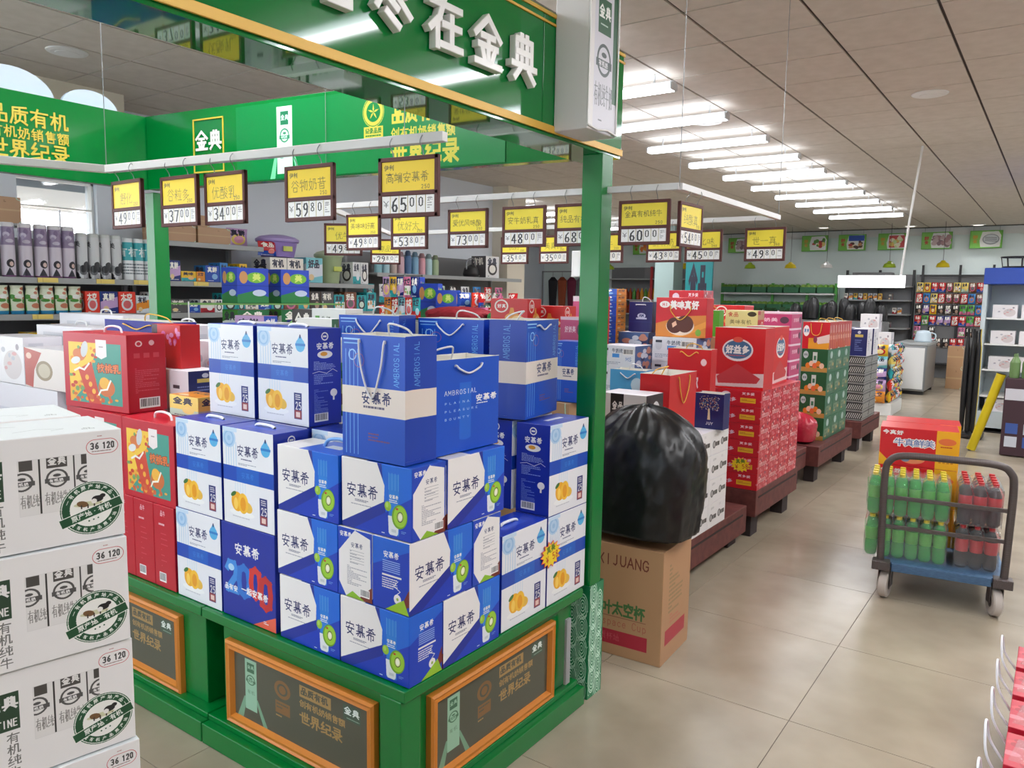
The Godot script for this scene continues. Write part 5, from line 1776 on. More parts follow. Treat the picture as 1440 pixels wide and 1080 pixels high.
	for i in 7:
		var c := fx + b * Vector3(-0.18, 0, -0.29)
		pack("milk_carton", "white milk carton in the second pile of the foreground, %s" % ["topmost", "second", "third", "fourth", "fifth", "sixth", "lowest"][i], "box", Vector3(c.x, 1.361 - 0.192 * (i + 1), c.z), mt, Vector3(0.344, 0.19, 0.18), ["milk_f", "milk_s", "milk_t"], "milk", "white milk cartons in the foreground")
	single("milk_pallet", boxm(Vector3(0.42, 0.016, 0.46)), M["shelfdark"], "dark board on the floor under the white milk cartons", "board", fx + b * Vector3(-0.176, 0, -0.19), mt)
	# white and coloured gift boxes inside the stand
	var inner := [
		["gift_box", "white gift box with a red corner and a nut picture", Vector3(-4.18, 1.09, -1.9), 2.0, Vector3(0.4, 0.205, 0.2), ["nuts", "white", "white"]],
		["gift_box", "pale gift box with small flower sprigs, left of the red corner box", Vector3(-4.62, 1.09, -1.9), 2.0, Vector3(0.4, 0.25, 0.2), ["pale_a", "pale_b", "white"]],
		["gift_box", "pale lilac gift box with a white handle, upper left of the top walnut box", Vector3(-4.55, 1.09, -2.17), 2.0, Vector3(0.6, 0.3, 0.2), ["pale_b", "pale_b", "white"]],
		["gift_box", "white gift box with a long grey side, behind the lilac one", Vector3(-4.72, 1.09, -2.4), 2.0, Vector3(0.7, 0.36, 0.2), ["pale_b", "pale_b", "white"]],
		["gift_box", "white and navy box with gold print, right of the red picture bag", Vector3(-3.15, 1.09, -1.93), 0.0, Vector3(0.33, 0.17, 0.16), ["pale_b", "navygold", "white"]],
		["gift_box", "white ribbed box with a handle, left of the top apricot cartons", Vector3(-3.6, 1.09, -2.24), 0.0, Vector3(0.32, 0.34, 0.16), ["pale_b", "pale_b", "white"]],
		["gift_box", "pink and white box with a leaf, just left of the top apricot cartons", Vector3(-3.22, 1.09, -2.14), 0.0, Vector3(0.2, 0.28, 0.14), ["pale_a", "pale_a", "white"]],
		["gift_box", "green and white avocado box, between the top cartons and the front bag", Vector3(-2.13, 1.153, -1.99), 0.0, Vector3(0.2, 0.28, 0.14), ["avo", "avo", "white"]],
	]
	for e in inner:
		if "ribbed" in e[1] or "lilac" in e[1] or "long grey" in e[1]:
			handled(e[0], e[1], e[2], e[3], e[4], e[5])
		else:
			pack(e[0], e[1], "box", e[2], e[3], e[4], e[5])
	gift_bag("paper_bag", "royal blue paper bag with a yellow cord, behind the top walnut box", Vector3(-3.68, 1.09, -2.08), 0, Vector3(0.62, 0.36, 0.12), mat(Color8(16, 22, 140), 0.55), ["navyplain", "navyplain", "navyplain"], M["goldrope"], 0.12)
	pack("picture_bag", "red bag with pink spots, right behind the top walnut box", "bag", Vector3(-3.2, 1.2605, -1.93), 4, Vector3(0.2, 0.19, 0.1), ["redpink", "red", "red"])
	pack("peach_box", "small peach coloured box behind the middle walnut box", "box", Vector3(-2.83, 1.0975, -1.79), 0, Vector3(0.2, 0.085, 0.12), ["g32", "g32", "g34"], "goods")
	# low crates that carry the inner boxes
	for e in [[Vector3(-3.33, 0.476, -2.1), Vector3(1.2, 0.612, 0.42), "inside the stand"], [Vector3(-4.6, 0.0, -2.06), Vector3(1.1, 1.088, 0.52), "left of the stand, under the pale gift boxes"]]:
		single("stock_carton", cartonm(e[1], box6("pale_b", "pale_b", "white")), M["misc"], "large white stock carton " + e[2], "carton", e[0])


# ---------------------------------------------------------------- hanging price boards
func price_board(card: int, at: Vector3, turn: float, label: String) -> void:
	# dark red frame, yellow card, six digit flaps, two wire hooks; at = the point on the bar
	var t := thing("price_board", label, "price board", at, turn, "hanging price boards")
	var w := 0.2
	var h := 0.163
	var top := -0.032
	if not cache.has("board"):
		var k := MB.new()
		k.box(Vector3(0, top - h / 2, -0.004), Vector3(w, h, 0.008), 0.003)
		for s in [-1, 1]:
			k.box(Vector3(s * (w / 2 - 0.006), top - h / 2, 0.002), Vector3(0.012, h, 0.008), 0.002)
			k.box(Vector3(0, top - h / 2 + s * (h / 2 - 0.006), 0.002), Vector3(w, 0.012, 0.008), 0.002)
		k.box(Vector3(0, top - 0.098, 0.002), Vector3(w, 0.012, 0.008), 0.002)
		cache["board"] = k.done()
		k = MB.new()
		k.tube(curve([Vector3(-0.004, 0.012, 0), Vector3(0.004, 0.018, 0.012), Vector3(0, 0.0, 0.018), Vector3(0, -0.02, 0.004), Vector3(0, -0.034, 0)], 4), 0.0014, 5)
		cache["hook"] = k.done()
	part("frame", cache["board"], M["maroon"], t)
	for s in [-0.05, 0.05]:
		part("hook", cache["hook"], M["metal"], t, Vector3(s, 0, 0))
	var k := MB.new()
	k.carton(Vector3(0, top - 0.052, 0.0015), Vector3(0.177, 0.08, 0.003), [A["card%d" % card], Rect2(), Rect2(), Rect2(), Rect2(), Rect2()], 0.0)
	part("card", k.done(), M["tags"], t)
	for j in 6:
		k = MB.new()
		k.carton(Vector3(0, 0, 0), Vector3(0.0275, 0.047, 0.003), [A["flap%d_%d" % [card, j]], Rect2(), Rect2(), Rect2(), Rect2(), Rect2()], 0.0)
		part("digit_flap", k.done(), M["tags"], t, Vector3(-0.0735 + j * 0.0294, top - 0.128, 0.002))


func price_boards() -> void:
	M["barwhite"] = mat(Color8(214, 212, 210), 0.35)
	# bent white bar inside the stand, hung on wires
	var b := thing("hanging_bar", "bent white bar hanging under the stand's canopy", "bar", Vector3(-2.0, 2.015, -1.5))
	var o := Vector3(2.0, -2.015, 1.5)
	var k := MB.new()
	k.bar(Vector3(-1.37, 2.015, -1.607), Vector3(-2.762, 2.015, -1.427), 0.026, 0.026)
	part("long_rail", k.done(), M["barwhite"], b, o)
	k = MB.new()
	k.bar(Vector3(-2.762, 2.015, -1.427), Vector3(-3.1, 2.015, -0.66), 0.026, 0.026)
	part("short_rail", k.done(), M["barwhite"], b, o)
	for e in [Vector3(-2.762, 2.02, -1.427), Vector3(-3.1, 2.02, -0.66)]:
		k = MB.new()
		k.tube([e, e + Vector3(0, 0.5, 0), e + Vector3(0, 1.165, 0)], 0.0015, 4)
		part("wire", k.done(), M["metal"], b, o)
	k = MB.new()
	k.tube([Vector3(-1.5, 2.02, -1.59), Vector3(-1.5, 2.08, -1.59), Vector3(-1.5, 2.13, -1.59)], 0.0015, 4)
	part("wire", k.done(), M["metal"], b, o)
	var first := [[-2.657, -1.0, "49 yuan price board, leftmost on the stand's bar"], [-2.396, 2.0, "37 yuan price board, second from the left on the stand's bar"], [-2.186, 2.5, "34 yuan price board, in the middle of the stand's bar"], [-1.839, 4.0, "59.80 yuan price board, second from the right on the stand's bar"], [-1.487, 7.0, "65 yuan price board, largest, at the right of the stand's bar"]]
	for i in 5:
		var x: float = first[i][0]
		price_board(i, Vector3(x, 2.004, -1.607 + (-1.37 - x) * 0.1293 + 0.0), first[i][1], first[i][2])
	# rectangular white rail over the next island
	b = thing("hanging_bar", "rectangular white rail hanging from the ceiling behind the stand", "bar", Vector3(-2.0, 2.0, -3.2))
	o = Vector3(2.0, -2.0, 3.2)
	var pts := [Vector3(-2.86, 2.0, -2.503), Vector3(-1.16, 2.0, -2.652), Vector3(-1.172, 2.0, -3.87), Vector3(-3.75, 2.0, -3.84)]
	for i in 4:
		k = MB.new()
		k.bar(pts[i], pts[(i + 1) % 4], 0.024, 0.024)
		part("rail", k.done(), M["barwhite"], b, o)
		k = MB.new()
		k.tube([pts[i], pts[i] + Vector3(0, 0.6, 0), pts[i] + Vector3(0, 1.18, 0)], 0.0015, 4)
		part("wire", k.done(), M["metal"], b, o)
	var near := [[6, -2.635, "49.80 yuan price board, left end of the rail behind the stand"], [8, -2.373, "53.80 yuan price board below the large 65 yuan board"], [9, -2.065, "73 yuan price board, alone left of the cream column"], [10, -1.796, "48 yuan price board in front of the cream column"], [11, -1.557, "68 yuan price board half hidden by the green post"], [12, -1.289, "60 yuan price board just right of the green post"]]
	for e in near:
		price_board(e[0], Vector3(e[1], 1.99, -2.652 + (-1.16 - e[1]) * 0.0874), 5.0, e[2])
	price_board(13, Vector3(-1.166, 1.985, -2.78), 88.0, "54.80 yuan price board turned sideways at the rail's corner")
	price_board(5, Vector3(-3.04, 1.985, -2.77), 30.0, "price board showing a 4, partly behind the 49.80 board")
	price_board(7, Vector3(-3.64, 1.985, -3.68), 30.0, "29.80 yuan price board between two nearer boards")
	var far := [[14, -2.73, "35.80 yuan price board below the 48 yuan board"], [15, -2.45, "35 yuan price board left of the green post"], [16, -2.1, "39.80 yuan price board just behind the green post"], [17, -1.76, "43.80 yuan price board on the rail's far side"], [18, -1.54, "45 yuan price board behind the sideways one"], [19, -1.225, "49.80 yuan price board, far right end of the rail"]]
	for e in far:
		price_board(e[0], Vector3(e[1], 1.985, -3.852), 0.0, e[2])


# ---------------------------------------------------------------- the island behind the stand
func pallet(label: String, x0: float, x1: float, z0: float, z1: float, top: float) -> void:
	# low brown platform on dark feet; z0 is the near end
	var t := thing("platform", label, "platform", Vector3((x0 + x1) / 2, 0, (z0 + z1) / 2), 0.0, "brown display platforms")
	var w := x1 - x0
	var d := z0 - z1
	var k := MB.new()
	k.box(Vector3(0, top - 0.09, 0), Vector3(w, 0.18, d), 0.006)
	part("deck", k.done(), M["pallet"], t)
	for s in [-1, 1]:
		k = MB.new()
		k.box(Vector3(s * w / 2, top - 0.05, 0), Vector3(0.006, 0.012, d * 0.9))
		part("groove", k.done(), M["palletdark"], t)
		for u in [-1, 1]:
			k = MB.new()
			k.box(Vector3(s * (w / 2 - 0.09), (top - 0.18) / 2, u * (d / 2 - 0.13)), Vector3(0.09, top - 0.18, 0.14), 0.004)
			part("foot", k.done(), M["palletdark"], t)


func column_of(called: String, label: String, at: Vector3, turn: float, s: Vector3, n: int, cells: Array, m := "misc", group := "") -> void:
	# n alike boxes, one on the other; each is its own thing
	var where := ["lowest", "second from below", "third from below", "fourth from below", "fifth from below", "sixth from below", "seventh from below", "eighth from below", "ninth from below", "tenth from below"]
	for i in n:
		pack(called, "%s, %s" % [label, "topmost" if i == n - 1 and n > 1 else where[i]], "box", at + Vector3(0, i * (s.y + 0.0004), 0), turn, s, cells, m, group)


func blob_bag(called: String, label: String, at: Vector3, r: Vector3, m: Material, seed_: int, neck := 0.0) -> MeshInstance3D:
	# a full plastic sack: squarish body, drooping base, creased and gathered top
	var n := FastNoiseLite.new()
	n.seed = seed_
	n.frequency = 1.0
	var k := MB.new()
	var rows := 44
	var seg := 72
	var grid := []
	for i in rows + 1:
		var v := float(i) / rows
		var ring := []
		# half-width along the height: flat foot, full belly, shoulders closing to the knot
		var prof := 0.0
		if v < 0.06:
			prof = lerpf(0.0, 0.9, v / 0.06)
		elif v < 0.6:
			prof = lerpf(0.9, 1.0, sin((v - 0.06) / 0.54 * PI * 0.5))
		else:
			prof = sqrt(maxf(0.0, 1.0 - pow((v - 0.6) / 0.4, 2.0)))
			prof = maxf(prof, neck * 0.3)
		for j in seg:
			var a := TAU * j / seg
			var c := Vector2(cos(a), sin(a))
			var sq := 1.0 / pow(pow(absf(c.x), 3.4) + pow(absf(c.y), 3.4), 1.0 / 3.4)
			var up := smoothstep(0.45, 1.0, v)
			var fold := sin(a * 17.0 + n.get_noise_3d(c.x * 1.4, v * 2.0, c.y * 1.4) * 7.0) * 0.06 * up
			fold += (1.0 - absf(n.get_noise_3d(c.x * 3.2, v * 1.6, c.y * 3.2)) * 2.4) * 0.04
			fold += (1.0 - absf(n.get_noise_3d(c.x * 7.0 + 9.0, v * 5.0, c.y * 7.0)) * 2.0) * 0.012
			var q := prof * (lerpf(sq, 1.0, up * 0.8) + fold)
			ring.append(Vector3(c.x * r.x * q, r.y * (v + n.get_noise_3d(c.x * 1.5, c.y * 1.5, 4.0) * 0.04 * up), c.y * r.z * q))
		grid.append(ring)
	var nor := []
	for i in rows + 1:
		var line := []
		for j in seg:
			var du: Vector3 = grid[i][(j + 1) % seg] - grid[i][(j + seg - 1) % seg]
			var dv: Vector3 = grid[mini(i + 1, rows)][j] - grid[maxi(i - 1, 0)][j]
			var nn := dv.cross(du)
			if nn.length() < 1e-9:
				nn = Vector3.UP if i > 2 else Vector3.DOWN
			line.append(nn.normalized())
		nor.append(line)
	for i in rows:
		for j in seg:
			var l := (j + 1) % seg
			k.quad4([grid[i][l], grid[i][j], grid[i + 1][j], grid[i + 1][l]], [nor[i][l], nor[i][j], nor[i + 1][j], nor[i + 1][l]], [Vector2.ZERO, Vector2.ONE, Vector2.ONE, Vector2.ZERO])
	return single(called, k.done(), m, label, "bag", at)


func island() -> void:
	# brown carton with the full black sack on it
	var cs := Vector3(0.44, 0.515, 0.345)
	var t := thing("cardboard_carton", "tall printed brown carton standing on the floor under the black sack", "carton", Vector3(-1.542, 0, -3.16), 3.0)
	part("box", cartonm(cs, box6("cart_f", "cart_s", "kraft_t"), 0.003), M["misc"], t)
	var k := MB.new()
	k.box(Vector3(0, cs.y + 0.0006, 0), Vector3(cs.x, 0.0008, 0.06))
	part("tape", k.done(), mat(Color8(206, 176, 130), 0.15), t)
	M["sack"] = mat(Color8(20, 19, 21), 0.34)
	var crumple := noise_tex(Color.BLACK, Color.WHITE, 0.006, 40)
	crumple.as_normal_map = true
	crumple.bump_strength = 5.0
	crumple.color_ramp = null
	M["sack"].normal_enabled = true
	M["sack"].normal_texture = crumple
	M["sack"].normal_scale = 0.45
	M["sack"].uv1_triplanar = true
	M["sack"].uv1_scale = Vector3(2.0, 0.8, 2.0)
	blob_bag("rubbish_sack", "large shiny black plastic sack standing on the brown carton", Vector3(-1.5, 0.517, -3.16), Vector3(0.262, 0.605, 0.2), M["sack"], 4, 0.1)
	pallet("brown platform under the white milk cartons with dark crests", -2.75, -1.61, -3.42, -4.98, 0.25)
	# white milk cartons with dark crests, two along the aisle, four high, three deep
	for i in 4:
		for j in 2:
			for q in 2:
				pack("crest_carton", "white milk carton with dark crests, %s row, %s" % [["bottom", "second", "third", "top"][i], [["at the aisle, near end", "at the aisle, far end"], ["behind the near one", "behind the far one"]][q][j]], "carton", Vector3(-1.71 - q * 0.205, 0.251 + i * 0.1475, -4.135 - j * 0.285), 90, Vector3(0.283, 0.1465, 0.2), ["crest", "crest", "white"], "misc", "white milk cartons with dark crests")
	single("stock_carton", cartonm(Vector3(0.4, 0.587, 0.5), box6("kraft", "kraft", "kraft_t")), M["misc"], "plain brown carton hidden behind the black sack", "carton", Vector3(-1.83, 0.251, -3.72))
	pack("liquor_box", "black and white gift box behind the black sack", "box", Vector3(-1.79, 0.84, -3.6), 0, Vector3(0.26, 0.275, 0.2), ["liq_f", "liq_s", "white"])
	gift_bag("paper_bag", "red paper bag with a gold cord, behind the black sack", Vector3(-1.735, 0.84, -3.93), 90, Vector3(0.36, 0.36, 0.17), M["misc"], ["redside", "redside", "redside"], M["goldrope"], 0.45)
	gift_bag("paper_bag", "navy paper bag with a tree of dots, on the crest cartons", Vector3(-1.656, 0.841, -4.39), 0, Vector3(0.175, 0.21, 0.1), M["misc"], ["tree", "navyplain", "tree"], null)
	gift_bag("paper_bag", "light blue paper bag left of the red gold cord bag", Vector3(-2.03, 0.841, -4.08), 0, Vector3(0.23, 0.345, 0.12), M["misc"], ["sky", "sky", "sky"], M["rope"], 0.14)
	column_of("white_carton", "white carton with blue print in the pile by the green post", Vector3(-2.25, 0.251, -4.42), 0, Vector3(0.24, 0.15, 0.23), 7, ["wht_f", "wht_s", "white"], "misc", "white cartons with blue print")
	column_of("white_carton", "white carton with blue print in the pile under the chocolate bag", Vector3(-2.01, 0.251, -4.73), 0, Vector3(0.3, 0.157, 0.24), 7, ["wht_f", "wht_s", "white"], "misc", "white cartons with blue print")
	var cb := pack("biscuit_bag", "red carry box with a picture of two chocolate pies", "box", Vector3(-1.995, 1.354, -4.72), 0, Vector3(0.342, 0.252, 0.12), ["choco", "redside", "red"])
	k = MB.new()
	k.tube(curve([Vector3(-0.07, 0.2, 0.062), Vector3(-0.06, 0.16, 0.068), Vector3(0, 0.11, 0.068), Vector3(0.06, 0.16, 0.068), Vector3(0.07, 0.2, 0.062)], 4), 0.003, 5)
	part("cord", k.done(), M["goldrope"], cb)
	column_of("navy_carton", "white and blue carton in the pile under the navy bag", Vector3(-2.33, 0.251, -4.76), 0, Vector3(0.22, 0.16, 0.18), 7, ["wht_s", "wht_s", "white"], "misc", "white and blue cartons")
	gift_bag("paper_bag", "navy paper bag with a small white emblem, left of the chocolate bag", Vector3(-2.3, 1.376, -4.76), 0, Vector3(0.17, 0.2, 0.1), M["misc"], ["navy", "navyplain", "navy"], M["rope"], 0.1)
	for i in 2:
		single("stock_carton", cartonm(Vector3(0.2, 0.52, 0.48), box6("kraft", "kraft", "kraft_t")), M["misc"], "tall brown stock carton behind the green post, %s" % ["lower", "upper"][i], "carton", Vector3(-2.55, 0.251 + i * 0.522, -4.6))
	gift_bag("paper_bag", "pink and red paper bag partly hidden by the green post", Vector3(-2.53, 1.295, -4.45), 0, Vector3(0.22, 0.31, 0.1), M["misc"], ["pink", "redside", "pink"], null)
	column_of("snack_pack", "green blue and yellow snack pack in the narrow pile by the post", Vector3(-2.54, 1.295, -4.7), 0, Vector3(0.2, 0.045, 0.14), 8, ["g24", "g34", "g17"], "goods", "snack packs by the post")
	# second platform with the tall pile of red cartons
	pallet("brown platform under the tall red carton pile", -2.55, -1.575, -5.05, -6.03, 0.335)
	for i in 6:
		for j in 4:
			for q in 2:
				pack("red_carton", "red drink carton, %s row, %s from the near end%s" % [["bottom", "second", "third", "fourth", "fifth", "top"][i], ["first", "second", "third", "fourth"][j], ["", ", inner pile"][q]], "carton", Vector3(-1.725 - q * 0.302, 0.336 + i * 0.1112, -5.165 - j * 0.229), 0, Vector3(0.3, 0.1105, 0.2275), ["redc_f", "redc_s", "redw"], "misc", "red drink cartons in the tall pile")
	var st := thing("price_card", "yellow star shaped price card on the red carton pile", "price card", Vector3(-1.69, 0.5, -5.048))
	burst(st, Vector3.ZERO, Vector3.ZERO, 0.06)
	gift_bag("family_bag", "large red bag with an oval name plate, at the near end of the pile", Vector3(-1.745, 1.004, -5.17), 0, Vector3(0.34, 0.41, 0.2), M["misc"], ["family", "redside", "family"], null)
	gift_bag("family_bag", "large red bag behind the first oval plate bag, at the aisle", Vector3(-1.73, 1.004, -5.62), 90, Vector3(0.34, 0.41, 0.2), M["misc"], ["family", "redside", "family"], null)
	gift_bag("paper_bag", "red paper bag with white slogan, behind the navy tree bag", Vector3(-1.845, 0.842, -4.51), 0, Vector3(0.28, 0.455, 0.09), M["misc"], ["redbag", "redside", "redbag"], M["goldrope"], 0.1)
	for i in 2:
		single("stock_carton", cartonm(Vector3(0.3, 0.165, 0.46), box6("kraft", "kraft", "kraft_t")), M["misc"], "flat brown carton behind the red slogan bag, %s" % ["lower", "upper"][i], "carton", Vector3(-2.08, 1.004 + i * 0.166, -5.46))
	gift_bag("paper_bag", "bright green paper bag right of the chocolate pie box", Vector3(-2.06, 1.337, -5.36), 0, Vector3(0.15, 0.185, 0.09), mat(Color8(84, 160, 44), 0.4), ["grnplain", "grnplain", "grnplain"], M["goldrope"], 0.3)
	pack("beige_box", "pale yellow box with black emblem, right of the green bag", "box", Vector3(-1.99, 1.395, -5.87), 0, Vector3(0.25, 0.125, 0.15), ["beige", "g49", "beige"])
	single("stock_carton", cartonm(Vector3(0.28, 0.39, 0.2), box6("kraft", "kraft", "kraft_t")), M["misc"], "brown carton under the pale yellow box", "carton", Vector3(-1.99, 1.004, -5.87))
	# biscuit boxes seen between the blue bags and the post
	for e in [["red biscuit box with a white ring, left one above the blue bags", Vector3(-2.24, 1.462, -3.18), Vector3(0.225, 0.124, 0.12), "heart"], ["red biscuit box with a bowl, right one above the blue bags", Vector3(-2.12, 1.449, -3.34), Vector3(0.2, 0.104, 0.12), "heart"], ["pink box beside the green post, above the blue bags", Vector3(-1.955, 1.38, -3.3), Vector3(0.13, 0.123, 0.1), "pink"], ["blue and white box beside the green post, over the apricot cartons", Vector3(-1.83, 1.12, -3.06), Vector3(0.14, 0.28, 0.1), "bag_a"]]:
		pack("biscuit_box", e[0], "box", e[1], 0, e[2], [e[3], e[3], "red"] if e[3] != "bag_a" else ["bag_a", "bag_s", "bag_p"], "misc" if e[3] != "bag_a" else "giftbag")
	for i in 4:
		single("stock_carton", cartonm(Vector3(0.36, 0.344, 0.42), box6("kraft", "kraft", "kraft_t")), M["misc"], "brown stock carton of the pile behind the blue bags, %s" % ["lowest", "second", "third", "topmost"][i], "carton", Vector3(-2.2, i * 0.3445, -3.2))
	single("stock_carton", cartonm(Vector3(0.2, 0.0795, 0.12), box6("kraft", "kraft", "kraft_t")), M["misc"], "small brown carton under the left red biscuit box", "carton", Vector3(-2.25, 1.3795, -3.18))
	single("stock_carton", cartonm(Vector3(0.2, 0.067, 0.12), box6("kraft", "kraft", "kraft_t")), M["misc"], "small brown carton under the right red biscuit box", "carton", Vector3(-2.12, 1.3795, -3.34))
	single("stock_carton", cartonm(Vector3(0.2, 1.118, 0.16), box6("kraft", "kraft", "kraft_t")), M["misc"], "tall narrow brown carton under the blue and white box", "carton", Vector3(-1.895, 0, -3.06))


# ---------------------------------------------------------------- piles along the aisle and the trolley
func aisle_stacks() -> void:
	column_of("red_gift_carton", "red carton in the pile behind the navy bag", Vector3(-2.36, 0.336, -5.7), 0, Vector3(0.28, 0.1655, 0.2), 8, ["redc_f", "redc_s", "redw"], "misc", "red cartons behind the navy bag")
	# pile with the pink box
	pallet("brown platform behind the tall red pile", -2.45, -1.75, -6.15, -6.95, 0.33)
	column_of("pink_carton", "pink carton in the pile behind the tall red pile", Vector3(-1.98, 0.331, -6.6), 0, Vector3(0.36, 0.13, 0.3), 9, ["pink", "pink", "pink"], "misc", "pink cartons behind the red pile")
	column_of("red_gift_carton", "red carton in the pile left of the pink cartons", Vector3(-2.31, 0.331, -6.5), 0, Vector3(0.28, 0.174, 0.24), 7, ["heart", "redside", "red"], "misc", "red cartons left of the pink ones")
	# green orange-and-milk boxes with red bottle boxes on top
	pallet("brown platform under the green fruit boxes", -2.32, -1.655, -6.99, -8.3, 0.33)
	for i in 4:
		for j in 3:
			pack("fruit_milk_box", "green box with oranges and a milk can, %s row, %s from the near end" % [["bottom", "second", "third", "top"][i], ["first", "second", "third"][j]], "box", Vector3(-1.82, 0.331 + i * 0.2085, -7.46 - j * 0.292), 0, Vector3(0.23, 0.2075, 0.29), ["grn_f", "grn_s", "grnplain"], "misc", "green fruit milk boxes")
	for j in 3:
		gift_bag("bottle_box", "red and orange carry box with bottles, %s on the green pile" % ["nearest", "middle one", "farthest"][j], Vector3(-1.82, 1.166, -7.46 - j * 0.292), 0, Vector3(0.235, 0.245, 0.285), M["misc"], ["gift_f", "gift_s", "gift_f"], M["goldrope"], 0.5)
	M["pinkfilm"] = mat(Color8(176, 40, 60), 0.16)
	blob_bag("plastic_bag", "crumpled red plastic bag on the platform before the green boxes", Vector3(-1.9, 0.332, -7.14), Vector3(0.17, 0.27, 0.13), M["pinkfilm"], 12, 0.2)
	# black and white patterned cartons, navy cartons above
	pallet("brown platform under the black and white cartons", -2.3, -1.66, -8.75, -9.75, 0.33)
	for j in 2:
		column_of("pattern_carton", "black and white patterned carton, %s pile" % ["near", "far"][j], Vector3(-1.76, 0.331, -8.98 - j * 0.34), 0, Vector3(0.17, 0.0985, 0.33), 7, ["bw", "bw", "white"], "misc", "black and white patterned cartons")
		pack("navy_gift_box", "tall navy gift box on the %s patterned pile" % ["near", "far"][j], "box", Vector3(-1.76, 1.025, -8.98 - j * 0.34), 0, Vector3(0.165, 0.285, 0.26), ["navygold", "pale_b", "white"])
		pack("navy_gift_box", "navy gift box left of the %s tall one" % ["near", "far"][j], "box", Vector3(-1.97, 0.331, -8.98 - j * 0.34), 0, Vector3(0.2, 0.98, 0.28), ["navygold", "navygold", "navygold"])
	# dump bin full of coloured snack bags, further down
	var t := thing("snack_rack", "upright rack of bright snack bags standing in the aisle", "rack", Vector3(-2.05, 0, -12.3))
	var k := MB.new()
	k.box(Vector3(0, 0.09, 0), Vector3(0.34, 0.18, 0.86), 0.01)
	part("foot", k.done(), M["white"], t)
	k = MB.new()
	k.box(Vector3(0, 0.52, 0), Vector3(0.1, 0.9, 0.84), 0.01)
	part("core", k.done(), M["white"], t)
	for i in 5:
		for j in 5:
			pillow("snack_bag", "bright snack bag on the aisle side of the rack, %s row from below, %s along" % [NTH[i], NTH[j]], Vector3(-1.925, 0.185 + i * 0.165, -11.95 - j * 0.17), 90, Vector3(0.165, 0.162, 0.11), [33, 34, 58, 1, 36, 41, 57, 35, 12, 32][(i * 3 + j) % 10], "snack bags in the aisle rack")
		pillow("snack_bag", "bright snack bag on the near end of the rack, %s from below" % NTH[i], Vector3(-2.06, 0.185 + i * 0.165, -11.83), 0, Vector3(0.2, 0.162, 0.1), [34, 41, 26, 58, 33][i], "snack bags on the rack's near end")
	# white and grey cloth bags heaped further back
	for i in 5:
		pack("lattice_box", "white lattice storage box, %s behind the aisle rack" % ["lower left", "lower right", "upper left", "upper right", "topmost"][i], "box", Vector3([-2.75, -2.45, -2.75, -2.45, -2.65][i], [0.5, 0.5, 0.8, 0.8, 1.1][i], -14.2), 0, Vector3(0.29, 0.298, 0.26), ["pale_a", "pale_b", "white"])
	single("stock_table", boxm(Vector3(0.9, 0.499, 0.5)), M["shelf"], "grey low table under the white lattice boxes", "table", Vector3(-2.6, 0, -14.2))
	# chest freezer with a white front
	t = thing("chest_freezer", "white and steel chest freezer at the far end of the aisle", "freezer", Vector3(-2.13, 0, -15.6))
	k = MB.new()
	k.box(Vector3(0, 0.46, 0), Vector3(0.5, 0.8, 1.2), 0.02)
	part("cabinet", k.done(), M["metal"], t)
	k = MB.new()
	k.box(Vector3(0, 0.46, 0.605), Vector3(0.44, 0.72, 0.012), 0.004)
	part("front_panel", k.done(), M["white"], t)
	k = MB.new()
	k.box(Vector3(0, 0.88, 0), Vector3(0.53, 0.05, 1.24), 0.015)
	part("lid", k.done(), M["shelf"], t)
	for z in [-0.5, 0.5]:
		k = MB.new()
		k.box(Vector3(0, 0.03, z), Vector3(0.46, 0.06, 0.08))
		part("foot", k.done(), M["black"], t)
	t = thing("water_jug", "pale blue plastic jug standing on the freezer", "jug", Vector3(-2.02, 0.906, -15.5))
	k = MB.new()
	k.lathe([Vector2(0, 0), Vector2(0.13, 0), Vector2(0.14, 0.02), Vector2(0.12, 0.16), Vector2(0.09, 0.2), Vector2(0.0, 0.21)], 18)
	part("body", k.done(), mat(Color8(200, 216, 226), 0.3), t)
	k = MB.new()
	k.tube(curve([Vector3(0.12, 0.04, 0), Vector3(0.19, 0.06, 0), Vector3(0.19, 0.14, 0), Vector3(0.11, 0.17, 0)], 4), 0.012)
	part("handle", k.done(), mat(Color8(200, 216, 226), 0.3), t)


func pillow(called: String, label: String, at: Vector3, turn: float, s: Vector3, cell: int, group: String) -> MeshInstance3D:
	# a filled pouch with flat crimped ends
	var key := ["pillow", s, cell]
	if not cache.has(key):
		var k := MB.new()
		var r: Rect2 = A["g%d" % cell]
		var n := 5
		for side in [1.0, -1.0]:
			for i in n:
				for j in n:
					var p := []
					var t := []
					for e in [[i, j], [i + 1, j], [i + 1, j + 1], [i, j + 1]]:
						var u := float(e[0]) / n
						var v := float(e[1]) / n
						var f: float = pow(sin(PI * u), 0.6) * pow(sin(PI * clampf((v - 0.06) / 0.88, 0.0, 1.0)), 0.6)
						p.append(Vector3((u - 0.5) * s.x * (1.0 - 0.06 * sin(PI * v)) * side, v * s.y, side * (0.0015 + f * s.z / 2)))
						t.append(Vector2(r.position.x + u * r.size.x, r.end.y - v * r.size.y))
					var nn: Vector3 = (p[1] - p[0]).cross(p[3] - p[0]).normalized()
					k.quad4(p, [nn, nn, nn, nn], t)
		cache[key] = k.done()
	return single(called, cache[key], M["pouch"], label, "snack", at, turn, group)


